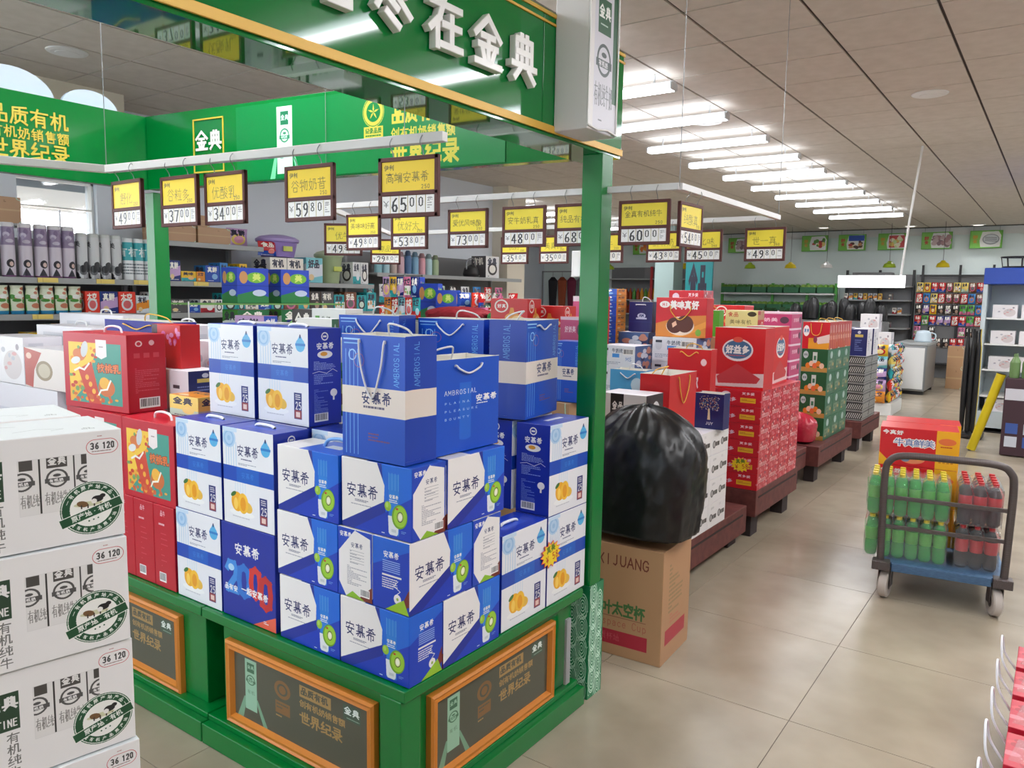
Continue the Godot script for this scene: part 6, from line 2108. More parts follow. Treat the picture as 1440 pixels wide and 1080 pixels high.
func bottle_pack(called: String, label: String, at: Vector3, turn: float, nx: int, nz: int, liquid: Material, cap: Material, sleeve: Material, group: String) -> void:
	# shrink wrapped block of soft drink bottles
	var t := thing(called, label, "drinks", at, turn, group)
	if not cache.has("bottle"):
		var k := MB.new()
		k.lathe([Vector2(0, 0.004), Vector2(0.024, 0), Vector2(0.031, 0.012), Vector2(0.032, 0.06), Vector2(0.0295, 0.085), Vector2(0.0315, 0.11), Vector2(0.032, 0.14), Vector2(0.029, 0.165), Vector2(0.02, 0.19), Vector2(0.0135, 0.205), Vector2(0.0125, 0.213)], 12)
		cache["bottle"] = k.done()
		k = MB.new()
		k.lathe([Vector2(0.0125, 0.208), Vector2(0.0145, 0.21), Vector2(0.0145, 0.226), Vector2(0.0, 0.227)], 10)
		cache["cap"] = k.done()
		k = MB.new()
		k.lathe([Vector2(0.0305, 0.088), Vector2(0.0325, 0.11), Vector2(0.0328, 0.138), Vector2(0.031, 0.155)], 12)
		cache["sleeve"] = k.done()
	for i in nx:
		for j in nz:
			var b := part("bottle", cache["bottle"], liquid, t, Vector3((i - (nx - 1) / 2.0) * 0.066, 0.002, (j - (nz - 1) / 2.0) * 0.066), Vector3(0, 40 * i + 70 * j, 0))
			part("cap", cache["cap"], cap, b)
			part("bottle_label", cache["sleeve"], sleeve, b)
	var k := MB.new()
	var w := nx * 0.066 + 0.006
	var d := nz * 0.066 + 0.006
	k.quad(Vector3(-w / 2, 0, d / 2), Vector3(w / 2, 0, d / 2), Vector3(w / 2, 0.2, d / 2), Vector3(-w / 2, 0.2, d / 2))
	k.quad(Vector3(w / 2, 0, d / 2), Vector3(w / 2, 0, -d / 2), Vector3(w / 2, 0.2, -d / 2), Vector3(w / 2, 0.2, d / 2))
	k.quad(Vector3(-w / 2, 0, -d / 2), Vector3(-w / 2, 0, d / 2), Vector3(-w / 2, 0.2, d / 2), Vector3(-w / 2, 0.2, -d / 2))
	for i in nx:
		for j in nz:
			# the film dips between the caps
			var x0 := -w / 2 + w * i / nx
			var x1 := -w / 2 + w * (i + 1) / nx
			var z0 := -d / 2 + d * j / nz
			var z1 := -d / 2 + d * (j + 1) / nz
			var c := Vector3((x0 + x1) / 2, 0.2315, (z0 + z1) / 2)
			var q := [Vector3(x0, 0.2, z1), Vector3(x1, 0.2, z1), Vector3(x1, 0.2, z0), Vector3(x0, 0.2, z0)]
			for e in 4:
				var n: Vector3 = (q[(e + 1) % 4] - q[e]).cross(c - q[e]).normalized()
				k.v(q[e], n, Vector2.ZERO)
				k.v(c, n, Vector2.ZERO)
				k.v(q[(e + 1) % 4], n, Vector2.ZERO)
	part("shrink_film", k.done(), M["film"], t)


func trolley() -> void:
	var turn := 8.0
	var c := Vector3(-0.43, 0, -4.55)
	var b := Basis(Vector3.UP, deg_to_rad(turn))
	var t := thing("platform_trolley", "flat platform trolley with a worn steel hoop handle and blue deck", "trolley", c, turn)
	M["rust"] = mat(Color.WHITE, 0.45, 0.45, noise_tex(Color8(66, 52, 48), Color8(120, 116, 116), 0.06, 31, 256))
	M["deckblue"] = mat(Color.WHITE, 0.5, 0.1, noise_tex(Color8(56, 84, 118), Color8(84, 118, 150), 0.05, 33, 256))
	var k := MB.new()
	k.box(Vector3(0, 0.195, -0.42), Vector3(0.6, 0.03, 0.92), 0.006)
	part("deck", k.done(), M["deckblue"], t)
	k = MB.new()
	k.box(Vector3(0, 0.185, 0.04), Vector3(0.46, 0.045, 0.03), 0.004)
	part("front_rail", k.done(), M["deckblue"], t)
	for s in [-1, 1]:
		k = MB.new()
		k.box(Vector3(s * 0.28, 0.187, 0.03), Vector3(0.09, 0.05, 0.07), 0.006)
		part("corner_socket", k.done(), M["rust"], t)
	# the hoop: two legs and a rounded top
	k = MB.new()
	var pts := [Vector3(-0.285, 0.19, 0.02), Vector3(-0.29, 0.45, 0.02), Vector3(-0.292, 0.68, 0.02), Vector3(-0.275, 0.755, 0.02), Vector3(-0.21, 0.79, 0.02), Vector3(0, 0.795, 0.02), Vector3(0.21, 0.79, 0.02), Vector3(0.275, 0.755, 0.02), Vector3(0.292, 0.68, 0.02), Vector3(0.29, 0.45, 0.02), Vector3(0.285, 0.19, 0.02)]
	k.tube(curve(pts, 5), 0.019, 10)
	part("hoop_handle", k.done(), M["rust"], t)
	for y in [0.56, 0.4]:
		k = MB.new()
		k.box(Vector3(0, y, 0.02), Vector3(0.57, 0.022, 0.012), 0.003)
		part("cross_bar", k.done(), M["rust"], t)
	M["tyre"] = mat(Color8(190, 180, 172), 0.6)
	for s in [-1, 1]:
		for z in [0.0, -0.8]:
			var w := Node3D.new()
			w.name = "caster"
			t.add_child(w, true)
			w.position = Vector3(s * 0.255, 0, z)
			w.rotation_degrees.y = 12.0 * s
			k = MB.new()
			k.xf = Transform3D(Basis(Vector3.BACK, PI / 2), Vector3(0.022, 0.075, 0))
			k.lathe([Vector2(0.03, 0.0), Vector2(0.066, 0.0), Vector2(0.074, 0.006), Vector2(0.075, 0.022), Vector2(0.074, 0.038), Vector2(0.066, 0.044), Vector2(0.03, 0.044)], 24)
			part("tyre", k.done(), M["tyre"], w)
			k = MB.new()
			k.xf = Transform3D(Basis(Vector3.BACK, PI / 2), Vector3(0.024, 0.075, 0))
			k.lathe([Vector2(0, 0.0), Vector2(0.032, 0.004), Vector2(0.032, 0.044), Vector2(0, 0.048)], 16)
			part("hub", k.done(), M["rust"], w)
			k = MB.new()
			for q in [-0.03, 0.03]:
				k.box(Vector3(q, 0.12, 0.0), Vector3(0.005, 0.1, 0.05), 0.001)
			k.box(Vector3(0, 0.172, 0), Vector3(0.07, 0.012, 0.08), 0.002)
			part("fork", k.done(), M["rust"], w)
	# goods on the deck
	M["limepop"] = mat(Color(0.2, 0.72, 0.3, 0.62), 0.06)
	M["limepop"].transparency = BaseMaterial3D.TRANSPARENCY_ALPHA
	M["cola"] = mat(Color8(34, 18, 16), 0.12)
	M["capyellow"] = mat(Color8(226, 202, 60), 0.4)
	M["capred"] = mat(Color8(196, 36, 40), 0.4)
	M["labelgreen"] = mat(Color8(90, 176, 70), 0.3)
	M["labelred"] = mat(Color8(196, 30, 40), 0.3)
	for i in 2:
		var y := 0.211 + i * 0.235
		bottle_pack("lime_soda_pack", "shrink wrapped block of green soda bottles with yellow caps, %s layer" % ["lower", "upper"][i], c + b * Vector3(-0.175, y, -0.16), turn, 6, 4, M["limepop"], M["capyellow"], M["labelgreen"], "green soda packs on the trolley")
		bottle_pack("cola_pack", "shrink wrapped block of dark cola bottles with red caps, %s layer" % ["lower", "upper"][i], c + b * Vector3(0.16, y, -0.2), turn, 3, 5, M["cola"], M["capred"], M["labelred"], "cola packs on the trolley")
	for i in 3:
		for j in 2:
			pack("noodle_carton", "red and yellow noodle carton at the back of the trolley, %s, %s pile" % [["lowest", "middle", "topmost"][i], ["front", "rear"][j]], "carton", c + b * Vector3(-0.14 + j * 0.02, 0.2115 + i * 0.223, -0.515 - j * 0.26), turn, Vector3(0.4, 0.222, 0.25), ["noodle", "noodle_y", "red"], "misc", "noodle cartons on the trolley")


# ---------------------------------------------------------------- shelves, back wall and right side
func shelf_unit(label: String, z0: float, z1: float, boards: Array, top: float) -> void:
	# wall shelving along the left wall; z0 is the near end
	var t := thing("wall_shelf", label, "shelf", Vector3(-6.7, 0, (z0 + z1) / 2), 0.0, "grey wall shelving")
	var d := z0 - z1
	var k := MB.new()
	k.box(Vector3(-0.265, top / 2, 0), Vector3(0.02, top, d))
	part("back_panel", k.done(), M["shelfdark"], t)
	for s in [-1, 1]:
		k = MB.new()
		k.box(Vector3(-0.235, top / 2, s * (d / 2 - 0.02)), Vector3(0.05, top, 0.035), 0.003)
		part("upright", k.done(), M["shelf"], t)
	for y in boards:
		k = MB.new()
		k.box(Vector3(0.03, y - 0.012, 0), Vector3(0.56, 0.022, d - 0.01), 0.003)
		k.box(Vector3(0.312, y - 0.024, 0), Vector3(0.008, 0.045, d - 0.01), 0.002)
		part("shelf_board", k.done(), M["shelf"], t)


func lip_card(z: float, y: float, n: int) -> void:
	var k := MB.new()
	if not cache.has("lip"):
		k.box(Vector3(0, 0, -0.03), Vector3(0.003, 0.036, 0.11))
		k.box(Vector3(0.0004, 0, 0.045), Vector3(0.003, 0.036, 0.035))
		cache["lip"] = k.done()
	single("shelf_label", cache["lip"], M["tagyellow"], "small yellow price label on the %s wall shelf edge, %s along" % ["upper" if y > 1.5 else "lower", NTH[n]], "label", Vector3(-6.38, y - 0.02, z), 0.0, "yellow shelf edge labels")


func can(kind: String, label: String, at: Vector3, r: float, h: float, group: String) -> void:
	var key := ["can", kind, r, h]
	if not cache.has(key):
		var k := MB.new()
		k.lathe([Vector2(0.0, 0.0), Vector2(r * 0.96, 0.0), Vector2(r, 0.006), Vector2(r, h * 0.84), Vector2(r * 0.97, h * 0.86), Vector2(r * 0.97, h - 0.01), Vector2(r * 0.88, h), Vector2(0, h)], 18, A[kind])
		cache[key] = k.done()
	single("spray_can", cache[key], M["cans"], label, "can", at, (0.0 if kind == "can_purple" else -100.0) + rng.randf_range(-14, 14), group)


func row_of_boxes(group: String, label: String, x: float, y: float, z0: float, z1: float, h: Vector2, w: Vector2, depth: float, cells: Array) -> void:
	# different small boxes side by side along the shelf, fronts to the shop
	var z := z0
	var n := 0
	while z > z1:
		var ww := rng.randf_range(w.x, w.y)
		var hh := rng.randf_range(h.x, h.y)
		var c: int = cells[rng.randi() % cells.size()]
		ww = snappedf(ww, 0.03)
		hh = snappedf(hh, 0.03)
		pack("shelf_box", "%s, %s from the left" % [label, NTH[n]], "box", Vector3(x - depth / 2, y, z - ww / 2), 90, Vector3(ww - 0.006, hh, depth), ["g%d" % c, "g%d" % (c / 8 * 8 + 1), "g%d" % c], "goods", group)
		z -= ww
		n += 1


func flask(label: String, at: Vector3, r: float, h: float, c: Color, group: String) -> void:
	var t := thing("flask", label, "flask", at, 0.0, group)
	var k := MB.new()
	k.lathe([Vector2(0, 0), Vector2(r, 0), Vector2(r, h * 0.66), Vector2(r * 0.8, h * 0.76), Vector2(r * 0.7, h * 0.78)], 14)
	part("body", k.done(), mat(c, 0.35), t)
	k = MB.new()
	k.lathe([Vector2(r * 0.75, h * 0.77), Vector2(r * 0.75, h * 0.92), Vector2(r * 0.5, h), Vector2(0, h)], 14)
	part("lid", k.done(), mat(c.darkened(0.35), 0.4), t)


func tub(called: String, label: String, at: Vector3, r0: float, r1: float, h: float, c: Color, squash: float, turn := 0.0) -> void:
	var t := thing(called, label, "tub", at, turn)
	var k := MB.new()
	k.lathe([Vector2(0, 0), Vector2(r0, 0), Vector2(r0 * 1.02, 0.01), Vector2(r1, h), Vector2(r1 * 1.08, h), Vector2(r1 * 1.08, h + 0.015), Vector2(r1 * 0.96, h + 0.015)], 24, Rect2(0, 0, 1, 1), squash)
	part("body", k.done(), mat(c, 0.35), t)
	k = MB.new()
	k.lathe([Vector2(r1 * 1.1, h + 0.012), Vector2(r1 * 1.1, h + 0.03), Vector2(r1 * 0.9, h + 0.055), Vector2(r1 * 0.4, h + 0.075), Vector2(0, h + 0.08)], 24, Rect2(0, 0, 1, 1), squash)
	part("lid", k.done(), mat(c.lightened(0.2), 0.35), t)
	k = MB.new()
	k.box(Vector3(r1 * 0.96, h * 0.55, 0), Vector3(0.012, 0.05, 0.11), 0.002)
	part("sticker", k.done(), mat(Color8(196, 206, 90), 0.4), t)


func left_shelves() -> void:
	M["tagyellow"] = mat(Color8(230, 204, 110), 0.5)
	shelf_unit("grey wall shelf with purple and silver cans under the high window", -1.4, -3.72, [0.35, 0.72, 1.08, 1.4, 1.68], 2.0)
	shelf_unit("grey wall shelf with toothpaste and small boxes right of the far green post", -3.76, -4.8, [0.35, 0.72, 1.08, 1.4, 1.68, 2.03], 2.03)
	shelf_unit("grey wall shelf with the sage green bin, middle of the left wall", -4.84, -6.28, [0.35, 0.72, 1.08, 1.4, 1.7], 1.74)
	shelf_unit("grey wall shelf with flasks above hanging packs", -6.32, -9.2, [0.35, 0.75, 1.1, 1.84], 2.1)
	for e in [[-2.8, 1.68, 0], [-3.24, 1.68, 1], [-3.55, 1.68, 2], [-2.75, 1.4, 0], [-3.12, 1.4, 1], [-4.1, 1.68, 3], [-4.4, 1.4, 2]]:
		lip_card(e[0], e[1], e[2])
	var x := -6.46
	for i in 7:
		can("can_purple", "purple and white can on the upper left shelf, %s from the left" % NTH[i], Vector3(x, 1.68, [-2.3, -2.43, -2.56, -2.68, -2.79, -2.89, -2.99][i] - 0.015), 0.047, 0.4, "purple cans on the upper left shelf")
	for i in 4:
		can("can_silver", "silver can with dark print on the upper left shelf, %s from the left" % NTH[i], Vector3(x, 1.68, [-3.11, -3.205, -3.295, -3.385][i]), 0.042, 0.36, "silver cans on the upper left shelf")
	for i in 3:
		can("can_teal", "white can with a teal band on the upper left shelf, %s" % ["left", "middle", "right"][i], Vector3(x, 1.68, [-3.485, -3.575, -3.665][i]), 0.042, 0.345, "teal banded cans on the upper left shelf")
	for i in 7:
		pillow_pouch("green detergent pouch standing on the lower left shelf, %s from the left" % NTH[i], Vector3(-6.44, 1.4, -2.4 - i * 0.105), "green pouches on the lower left shelf")
	row_of_boxes("small boxes on the lower left shelf", "small printed box on the shelf below the silver cans", -6.42, 1.4, -3.1, -3.66, Vector2(0.12, 0.2), Vector2(0.1, 0.16), 0.16, [10, 12, 26, 8, 14, 56, 9, 1])
	row_of_boxes("bottles and boxes under the lower left shelf", "orange or white box on the third left shelf", -6.42, 1.08, -2.3, -3.6, Vector2(0.15, 0.24), Vector2(0.08, 0.14), 0.16, [33, 36, 9, 34, 11, 48])
	# middle unit
	for i in 3:
		pack("brown_carton", "brown carton on top of the wall shelf, %s under the price boards" % ["left one", "right one", "upper one"][i], "carton", Vector3(-6.65, [2.032, 2.032, 2.183][i], [-3.98, -4.34, -4.12][i]), 90, Vector3(0.34, 0.15 if i < 2 else 0.1, 0.3), ["kraft", "kraft", "kraft_t"], "misc", "brown cartons on the wall shelf")
	single("wall_ledge", slab(Vector3(-0.19, 0, -0.18), Vector3(0.19, 0.02, 0.18)), M["shelf"], "small grey wall ledge left of the high window", "ledge", Vector3(-6.81, 2.07, -2.62))
	pack("brown_carton", "brown carton on the wall ledge left of the high window", "carton", Vector3(-6.8, 2.0905, -2.62), 90, Vector3(0.3, 0.2, 0.25), ["kraft", "kraft", "kraft_t"])
	for e in [[1.68, -3.82, -4.78, "upper", [24, 25, 26, 28, 9, 34, 36, 56]], [1.4, -3.82, -4.78, "middle", [24, 27, 8, 57, 9, 17, 50, 11]], [1.08, -3.82, -4.78, "lower", [48, 51, 24, 8, 54, 10]]]:
		row_of_boxes("small boxes on the %s board right of the far post" % e[3], "small box on the %s board right of the far post" % e[3], -6.42, e[0], e[1], e[2], Vector2(0.07, 0.19), Vector2(0.09, 0.18), 0.18, e[4])
	pillow("snack_bag", "pink pouch lying above the toothpaste boxes", Vector3(-6.7, 2.032, -4.72), 90, Vector3(0.24, 0.18, 0.08), 41, "")
	pillow("snack_bag", "red packet lying above the toothpaste boxes, next to the pink pouch", Vector3(-6.5, 1.955, -4.92), 90, Vector3(0.22, 0.14, 0.08), 0, "")
	# purple tub, green bin and boxes
	tub("storage_tub", "purple plastic tub with a wrapped lid on top of the wall shelf", Vector3(-6.62, 1.952, -5.14), 0.14, 0.17, 0.15, Color8(150, 126, 196), 1.25)
	tub("waste_bin", "sage green waste bin with a lid on the wall shelf", Vector3(-6.6, 1.702, -5.8), 0.11, 0.15, 0.28, Color8(164, 180, 138), 0.95)
	pack("green_box", "pale green box left of the sage green bin", "box", Vector3(-6.58, 1.702, -5.5), 90, Vector3(0.22, 0.26, 0.2), ["g58", "g58", "g58"], "goods")
	row_of_boxes("white boxes under the purple tub", "white box on the wall shelf under the purple tub", -6.46, 1.702, -4.92, -5.2, Vector2(0.24, 0.25), Vector2(0.2, 0.22), 0.3, [8, 14, 11])
	row_of_boxes("clear boxes right of the sage green bin", "pale box right of the sage green bin", -6.46, 1.702, -6.02, -6.24, Vector2(0.2, 0.26), Vector2(0.1, 0.12), 0.2, [9, 61, 12])
	for e in [[1.4, "middle"], [1.08, "lower"]]:
		row_of_boxes("household boxes on the %s board below the sage bin" % e[1], "household box on the %s board below the sage bin" % e[1], -6.42, e[0], -4.9, -6.2, Vector2(0.14, 0.24), Vector2(0.12, 0.2), 0.2, [48, 50, 49, 57, 10, 36, 63])
	# flasks
	var cols := [Color8(140, 190, 200), Color8(170, 206, 214), Color8(190, 170, 160), Color8(206, 170, 180), Color8(80, 116, 160), Color8(130, 176, 206), Color8(222, 160, 170), Color8(180, 214, 220), Color8(170, 190, 150)]
	for i in 9:
		flask("%s flask, %s from the left in the row on the high shelf" % [["teal", "light teal", "taupe", "rose", "dark blue", "sky blue", "pink", "pale blue", "olive"][i], ["first", "second", "third", "fourth", "fifth", "sixth", "seventh", "eighth", "ninth"][i]], Vector3(-6.5, 1.84, -6.45 - i * 0.125), 0.045, [0.26, 0.25, 0.25, 0.26, 0.28, 0.27, 0.26, 0.26, 0.25][i], cols[i], "flasks on the high shelf")
	pack("cookware_box", "white and black cookware box at the right end of the flask shelf", "box", Vector3(-6.55, 1.84, -8.55), 90, Vector3(0.3, 0.29, 0.25), ["g9", "g50", "g8"], "goods")
	var kt := thing("kettle", "dark kettle beside the cookware box", "kettle", Vector3(-6.52, 1.84, -8.2))
	var k := MB.new()
	k.lathe([Vector2(0, 0), Vector2(0.1, 0), Vector2(0.11, 0.04), Vector2(0.09, 0.12), Vector2(0.03, 0.16), Vector2(0, 0.17)], 16)
	part("body", k.done(), M["black"], kt)
	k = MB.new()
	k.tube(curve([Vector3(0, 0.1, 0.1), Vector3(0, 0.22, 0.08), Vector3(0, 0.24, -0.06), Vector3(0, 0.12, -0.1)], 4), 0.01)
	part("handle", k.done(), M["metal"], kt)
	# packs hanging on hooks below the flasks
	for i in 3:
		for j in 11:
			pillow("hanging_pack", "bright packet hanging below the flask shelf, %s row, %s from the left" % [NTH[i], NTH[j]], Vector3(-6.5, 1.5 - i * 0.24, -6.3 - j * 0.25), 90, Vector3(0.17, 0.21, 0.04), rng.randi() % 64, "packets hanging below the flasks")
	# rack in front with blue tissue packs and hanging toys
	var t := thing("wire_rack", "green wire rack of blue tissue packs in front of the wall shelf", "rack", Vector3(-5.35, 0, -4.0))
	for e in [[-0.14, 0.75], [-0.14, -0.75], [0.14, 0.75], [0.14, -0.75]]:
		k = MB.new()
		k.tube([Vector3(e[0], 0, e[1]), Vector3(e[0], 0.9, e[1]), Vector3(e[0], 1.52, e[1])], 0.006, 6)
		part("upright", k.done(), M["white"], t)
	for y in [0.5, 1.0, 1.25, 1.5]:
		k = MB.new()
		k.box(Vector3(0, y, 0), Vector3(0.29, 0.012, 1.5))
		part("shelf_board", k.done(), mat(Color8(120, 170, 90), 0.5), t)
	for i in 2:
		for j in 2:
			pack("tissue_pack", "blue and green tissue pack on the wire rack, %s of the %s row" % [["left", "right"][i], ["upper", "lower"][j]], "pack", Vector3(-5.3, 1.507 if j == 0 else 1.257, -3.8 - i * 0.41), 90, Vector3(0.29, 0.275 if j == 0 else 0.2, 0.2), ["tissue", "tissue", "tissue"] if j == 0 else ["g17", "g18", "g16"], "misc" if j == 0 else "goods", "tissue packs on the wire rack")
	# tall white boxes inside the next island
	pack("mask_box", "white box with a leaf mark and green picture, behind the top cartons", "box", Vector3(-3.4, 1.2, -3.05), 10, Vector3(0.24, 0.31, 0.16), ["leaf", "leaf", "white"])
	pack("mask_box", "green tinted box before the leaf mark box", "box", Vector3(-3.32, 1.2, -2.86), 10, Vector3(0.24, 0.26, 0.12), ["avo", "g18", "white"])
	pack("mask_box", "black box left of the leaf mark box", "box", Vector3(-3.7, 1.2, -3.1), 10, Vector3(0.17, 0.3, 0.12), ["g48", "g50", "g48"], "goods")
	pack("mask_box", "white long box left of the black box", "box", Vector3(-3.9, 1.2, -2.92), 10, Vector3(0.3, 0.22, 0.12), ["pale_b", "pale_b", "white"])
	pack("mask_box", "pink and blue box at the left of the long white box", "box", Vector3(-4.15, 1.2, -3.05), 10, Vector3(0.24, 0.25, 0.12), ["g41", "g24", "g40"], "goods")
	single("display_table", boxm(Vector3(1.3, 1.199, 0.46)), M["shelf"], "grey high display table behind the stand", "table", Vector3(-3.72, 0, -3.0))
	# island of cloth and hanging toys further back
	single("display_table", boxm(Vector3(1.5, 1.36, 0.8)), M["shelf"], "grey display table under the red cloth heap", "table", Vector3(-4.35, 0, -5.3))
	blob_bag("cloth_heap", "dark red cloth heap on the display table above the blue bags", Vector3(-4.22, 1.361, -5.15), Vector3(0.3, 0.14, 0.18), mat(Color8(140, 20, 34), 0.7), 6)
	blob_bag("cloth_heap", "green bag heap right of the red cloth", Vector3(-3.8, 1.361, -5.2), Vector3(0.08, 0.12, 0.14), mat(Color8(40, 120, 60), 0.5), 7)
	for i in 12:
		pillow("sweets_packet", "wrapped sweets packet behind the red cloth, %s layer, %s from left" % [["lower", "upper"][i / 6], NTH[i % 6]], Vector3(-4.42 + (i % 6) * 0.1, 1.362 + (i / 6) * 0.13, -5.46 - (i % 2) * 0.06), -30.0 + i * 17.0, Vector3(0.15, 0.13, 0.06), [0, 8, 43, 3, 9, 11, 24, 1][i % 8], "sweets packets behind the red cloth")
	t = thing("toy_rack", "narrow rack of hanging toys in bright packs", "rack", Vector3(-4.8, 1.361, -5.1))
	k = MB.new()
	k.tube([Vector3(0, 0, 0), Vector3(0, 0.2, 0), Vector3(0, 0.42, 0)], 0.01)
	k.tube([Vector3(-0.2, 0.4, 0), Vector3(0, 0.4, 0), Vector3(0.2, 0.4, 0)], 0.008)
	part("stand", k.done(), M["metal"], t)
	for i in 5:
		for j in 2:
			pillow("hanging_toy", "bright narrow toy packet on the toy rack, %s row, %s from left" % [["lower", "upper"][j], NTH[i]], Vector3(-4.97 + i * 0.085, 1.39 + j * 0.18, -5.06 + j * 0.02), 20, Vector3(0.08, 0.18, 0.03), [34, 41, 3, 36, 58, 26, 1, 43, 60, 29][i * 2 + j], "toys on the toy rack")
	for i in 3:
		pack("tissue_pack", "blue tissue pack standing behind the toy rack, %s" % ["left", "middle", "right"][i], "pack", Vector3(-5.08 + i * 0.22, 1.361, -5.5), 20, Vector3(0.2, 0.4 - i * 0.06, 0.12), ["tissue", "tissue", "tissue"])


func pillow_pouch(label: String, at: Vector3, group: String) -> void:
	if not cache.has("gpouch"):
		var k := MB.new()
		k.lathe([Vector2(0, 0), Vector2(0.046, 0), Vector2(0.05, 0.02), Vector2(0.05, 0.14), Vector2(0.042, 0.19), Vector2(0.048, 0.215), Vector2(0, 0.216)], 14, A["pouch_green"], 0.6)
		cache["gpouch"] = k.done()
	single("detergent_pouch", cache["gpouch"], M["cans"], label, "pouch", at, -90 + rng.randf_range(-14, 14), group)


func hanging_sign(label: String, at: Vector3, w: float, art: int) -> void:
	var t := thing("food_sign", label, "sign", at, 0.0, "green food signs")
	var k := MB.new()
	k.carton(Vector3(0, 0, 0), Vector3(w, 0.36, 0.03), [A["sign%d" % art], A["signback"], A["signback"], A["signback"], A["signback"], A["signback"]], 0.004)
	part("board", k.done(), M["signs"], t)
	for s in [-0.4, 0.4]:
		k = MB.new()
		k.tube([Vector3(s * w, 0.17, 0), Vector3(s * w, 0.2, 0), Vector3(s * w, 3.19 - at.y, 0)], 0.003, 4)
		part("wire", k.done(), M["metal"], t)


func back_of_shop() -> void:
	var p := Pic.new(1024, 256, Color8(96, 176, 60))
	for i in 6:
		p.o = Vector2(i * 160, 0)
		p.rect(0, 0, 160, 104, Color8(106, 180, 66))
		p.rect(4, 4, 152, 96, Color8(124, 192, 74))
		p.shape([60, 6, 140, 4, 154, 30, 150, 98, 54, 98, 48, 60], Color8(232, 232, 228))
		p.down("鲜食", 14, 26, 24, 3, [Color8(206, 150, 40), Color8(190, 60, 40)][i % 2])
		match i:
			0: p.dots(62, 30, 78, 50, 14, 11, [Color8(196, 60, 50), Color8(80, 140, 50), Color8(230, 200, 120), Color8(120, 60, 80)], 3)
			1:
				p.rect(60, 6, 92, 36, Color8(50, 90, 190))
				p.dots(62, 46, 78, 40, 16, 10, [Color8(206, 150, 100), Color8(90, 60, 50), Color8(200, 60, 60), Color8(240, 220, 180)], 4)
			2:
				p.rect(62, 14, 86, 76, Color8(206, 70, 70))
				p.dots(66, 20, 60, 64, 14, 11, [Color8(226, 190, 90), Color8(200, 220, 150), Color8(240, 230, 200)], 5)
			3: p.dots(60, 24, 84, 56, 26, 12, [Color8(170, 130, 130), Color8(196, 170, 168), Color8(140, 110, 116)], 6)
			4:
				p.oval(104, 52, 42, 32, Color8(150, 154, 156))
				p.oval(104, 50, 36, 26, Color8(206, 210, 212))
				for q in 3:
					p.line(Vector2(76, 40 + q * 10), Vector2(132, 44 + q * 10), 4, Color8(120, 124, 128))
			5: p.dots(60, 24, 84, 56, 20, 10, [Color8(226, 120, 40), Color8(230, 170, 60)], 7)
	p.o = Vector2.ZERO
	var t_ := p.tex()
	M["signs"] = mat(Color.WHITE, 0.4, 0.0, t_)
	for i in 6:
		A["sign%d" % i] = p.uv(i * 160, 0, 160, 104)
	A["signback"] = p.uv(970, 130, 20, 20)
	var sx := [[-0.3, 5, "orange fruit picture, rightmost"], [-1.44, 4, "a plate of fish picture, above the fridge"], [-2.34, 3, "a raw meat picture"], [-3.2, 2, "red and yellow dishes"], [-4.03, 1, "a blue topped seafood picture"], [-4.84, 0, "mixed vegetables, left of the seafood one"], [-6.6, 3, "a picture half hidden by a price board"], [-9.2, 5, "a picture far left by the green post"]]
	for e in sx:
		hanging_sign("green hanging sign with " + e[2], Vector3(e[0], 2.92, -18.85), 0.58, e[1])
	# yellow pendant shades
	var shade := MB.new()
	shade.lathe([Vector2(0.0, 0.13), Vector2(0.03, 0.13), Vector2(0.05, 0.1), Vector2(0.1, 0.07), Vector2(0.125, 0.0), Vector2(0.118, 0.0), Vector2(0.09, 0.06), Vector2(0.0, 0.1)], 18)
	var sh := shade.done()
	M["shade_y"] = mat(Color8(214, 190, 30), 0.35)
	M["shade_g"] = mat(Color8(150, 176, 40), 0.35)
	for e in [[-9.4, 1, "leftmost"], [-7.4, 0, "second from the left"], [-5.84, 1, "third from the left"], [-4.95, 0, "fourth from the left"], [-4.2, 2, "white one, fifth from the left"], [-2.98, 1, "sixth, above the dark shelf"], [-2.02, 0, "rightmost, above the snack wall"]]:
		var t := thing("pendant_lamp", "%s pendant lamp on a thin cord, %s" % [["yellow", "lime green", "pale"][e[1]], e[2]], "lamp", Vector3(e[0], 2.3, -17.4), 0.0, "pendant lamps before the back wall")
		part("shade", sh, [M["shade_y"], M["shade_g"], M["white"]][e[1]], t)
		var k := MB.new()
		k.tube([Vector3(0, 0.13, 0), Vector3(0, 0.5, 0), Vector3(0, 0.885, 0)], 0.004, 5)
		part("cord", k.done(), M["black"], t)
	# bright white light box on a slanting rod
	M["lightbox"] = mat(Color8(255, 255, 255), 0.4)
	M["lightbox"].emission_enabled = true
	M["lightbox"].emission = Color8(250, 252, 255)
	M["lightbox"].emission_energy_multiplier = 2.5
	var t := thing("light_box", "overexposed white light box hanging on a slanting rod", "light", Vector3(-1.71, 1.75, -9.0))
	var k := MB.new()
	k.box(Vector3(0, 0.065, 0), Vector3(0.66, 0.13, 0.05), 0.006)
	part("lit_case", k.done(), M["lightbox"], t)
	k = MB.new()
	k.tube([Vector3(0.285, 0.125, 0), Vector3(0.33, 0.7, 0), Vector3(0.4, 1.435, 0)], 0.011, 7)
	part("rod", k.done(), M["white"], t)
	var a := AreaLight3D.new()
	a.name = "glow"
	a.area_size = Vector2(0.64, 0.12)
	a.light_energy = 0.8
	a.shadow_enabled = true
	t.add_child(a)
	a.position = Vector3(0, 0.065, 0.04)
	a.rotation_degrees = Vector3(0, 180, 0)
	# shelf of dry goods, dark, at the back wall
	t = thing("back_shelf", "dark grey back wall shelf with scattered goods, behind the light box", "shelf", Vector3(-3.4, 0, -18.6))
	k = MB.new()
	k.box(Vector3(0, 1.1, -0.28), Vector3(1.4, 2.2, 0.02))
	part("back_panel", k.done(), M["shelfdark"], t)
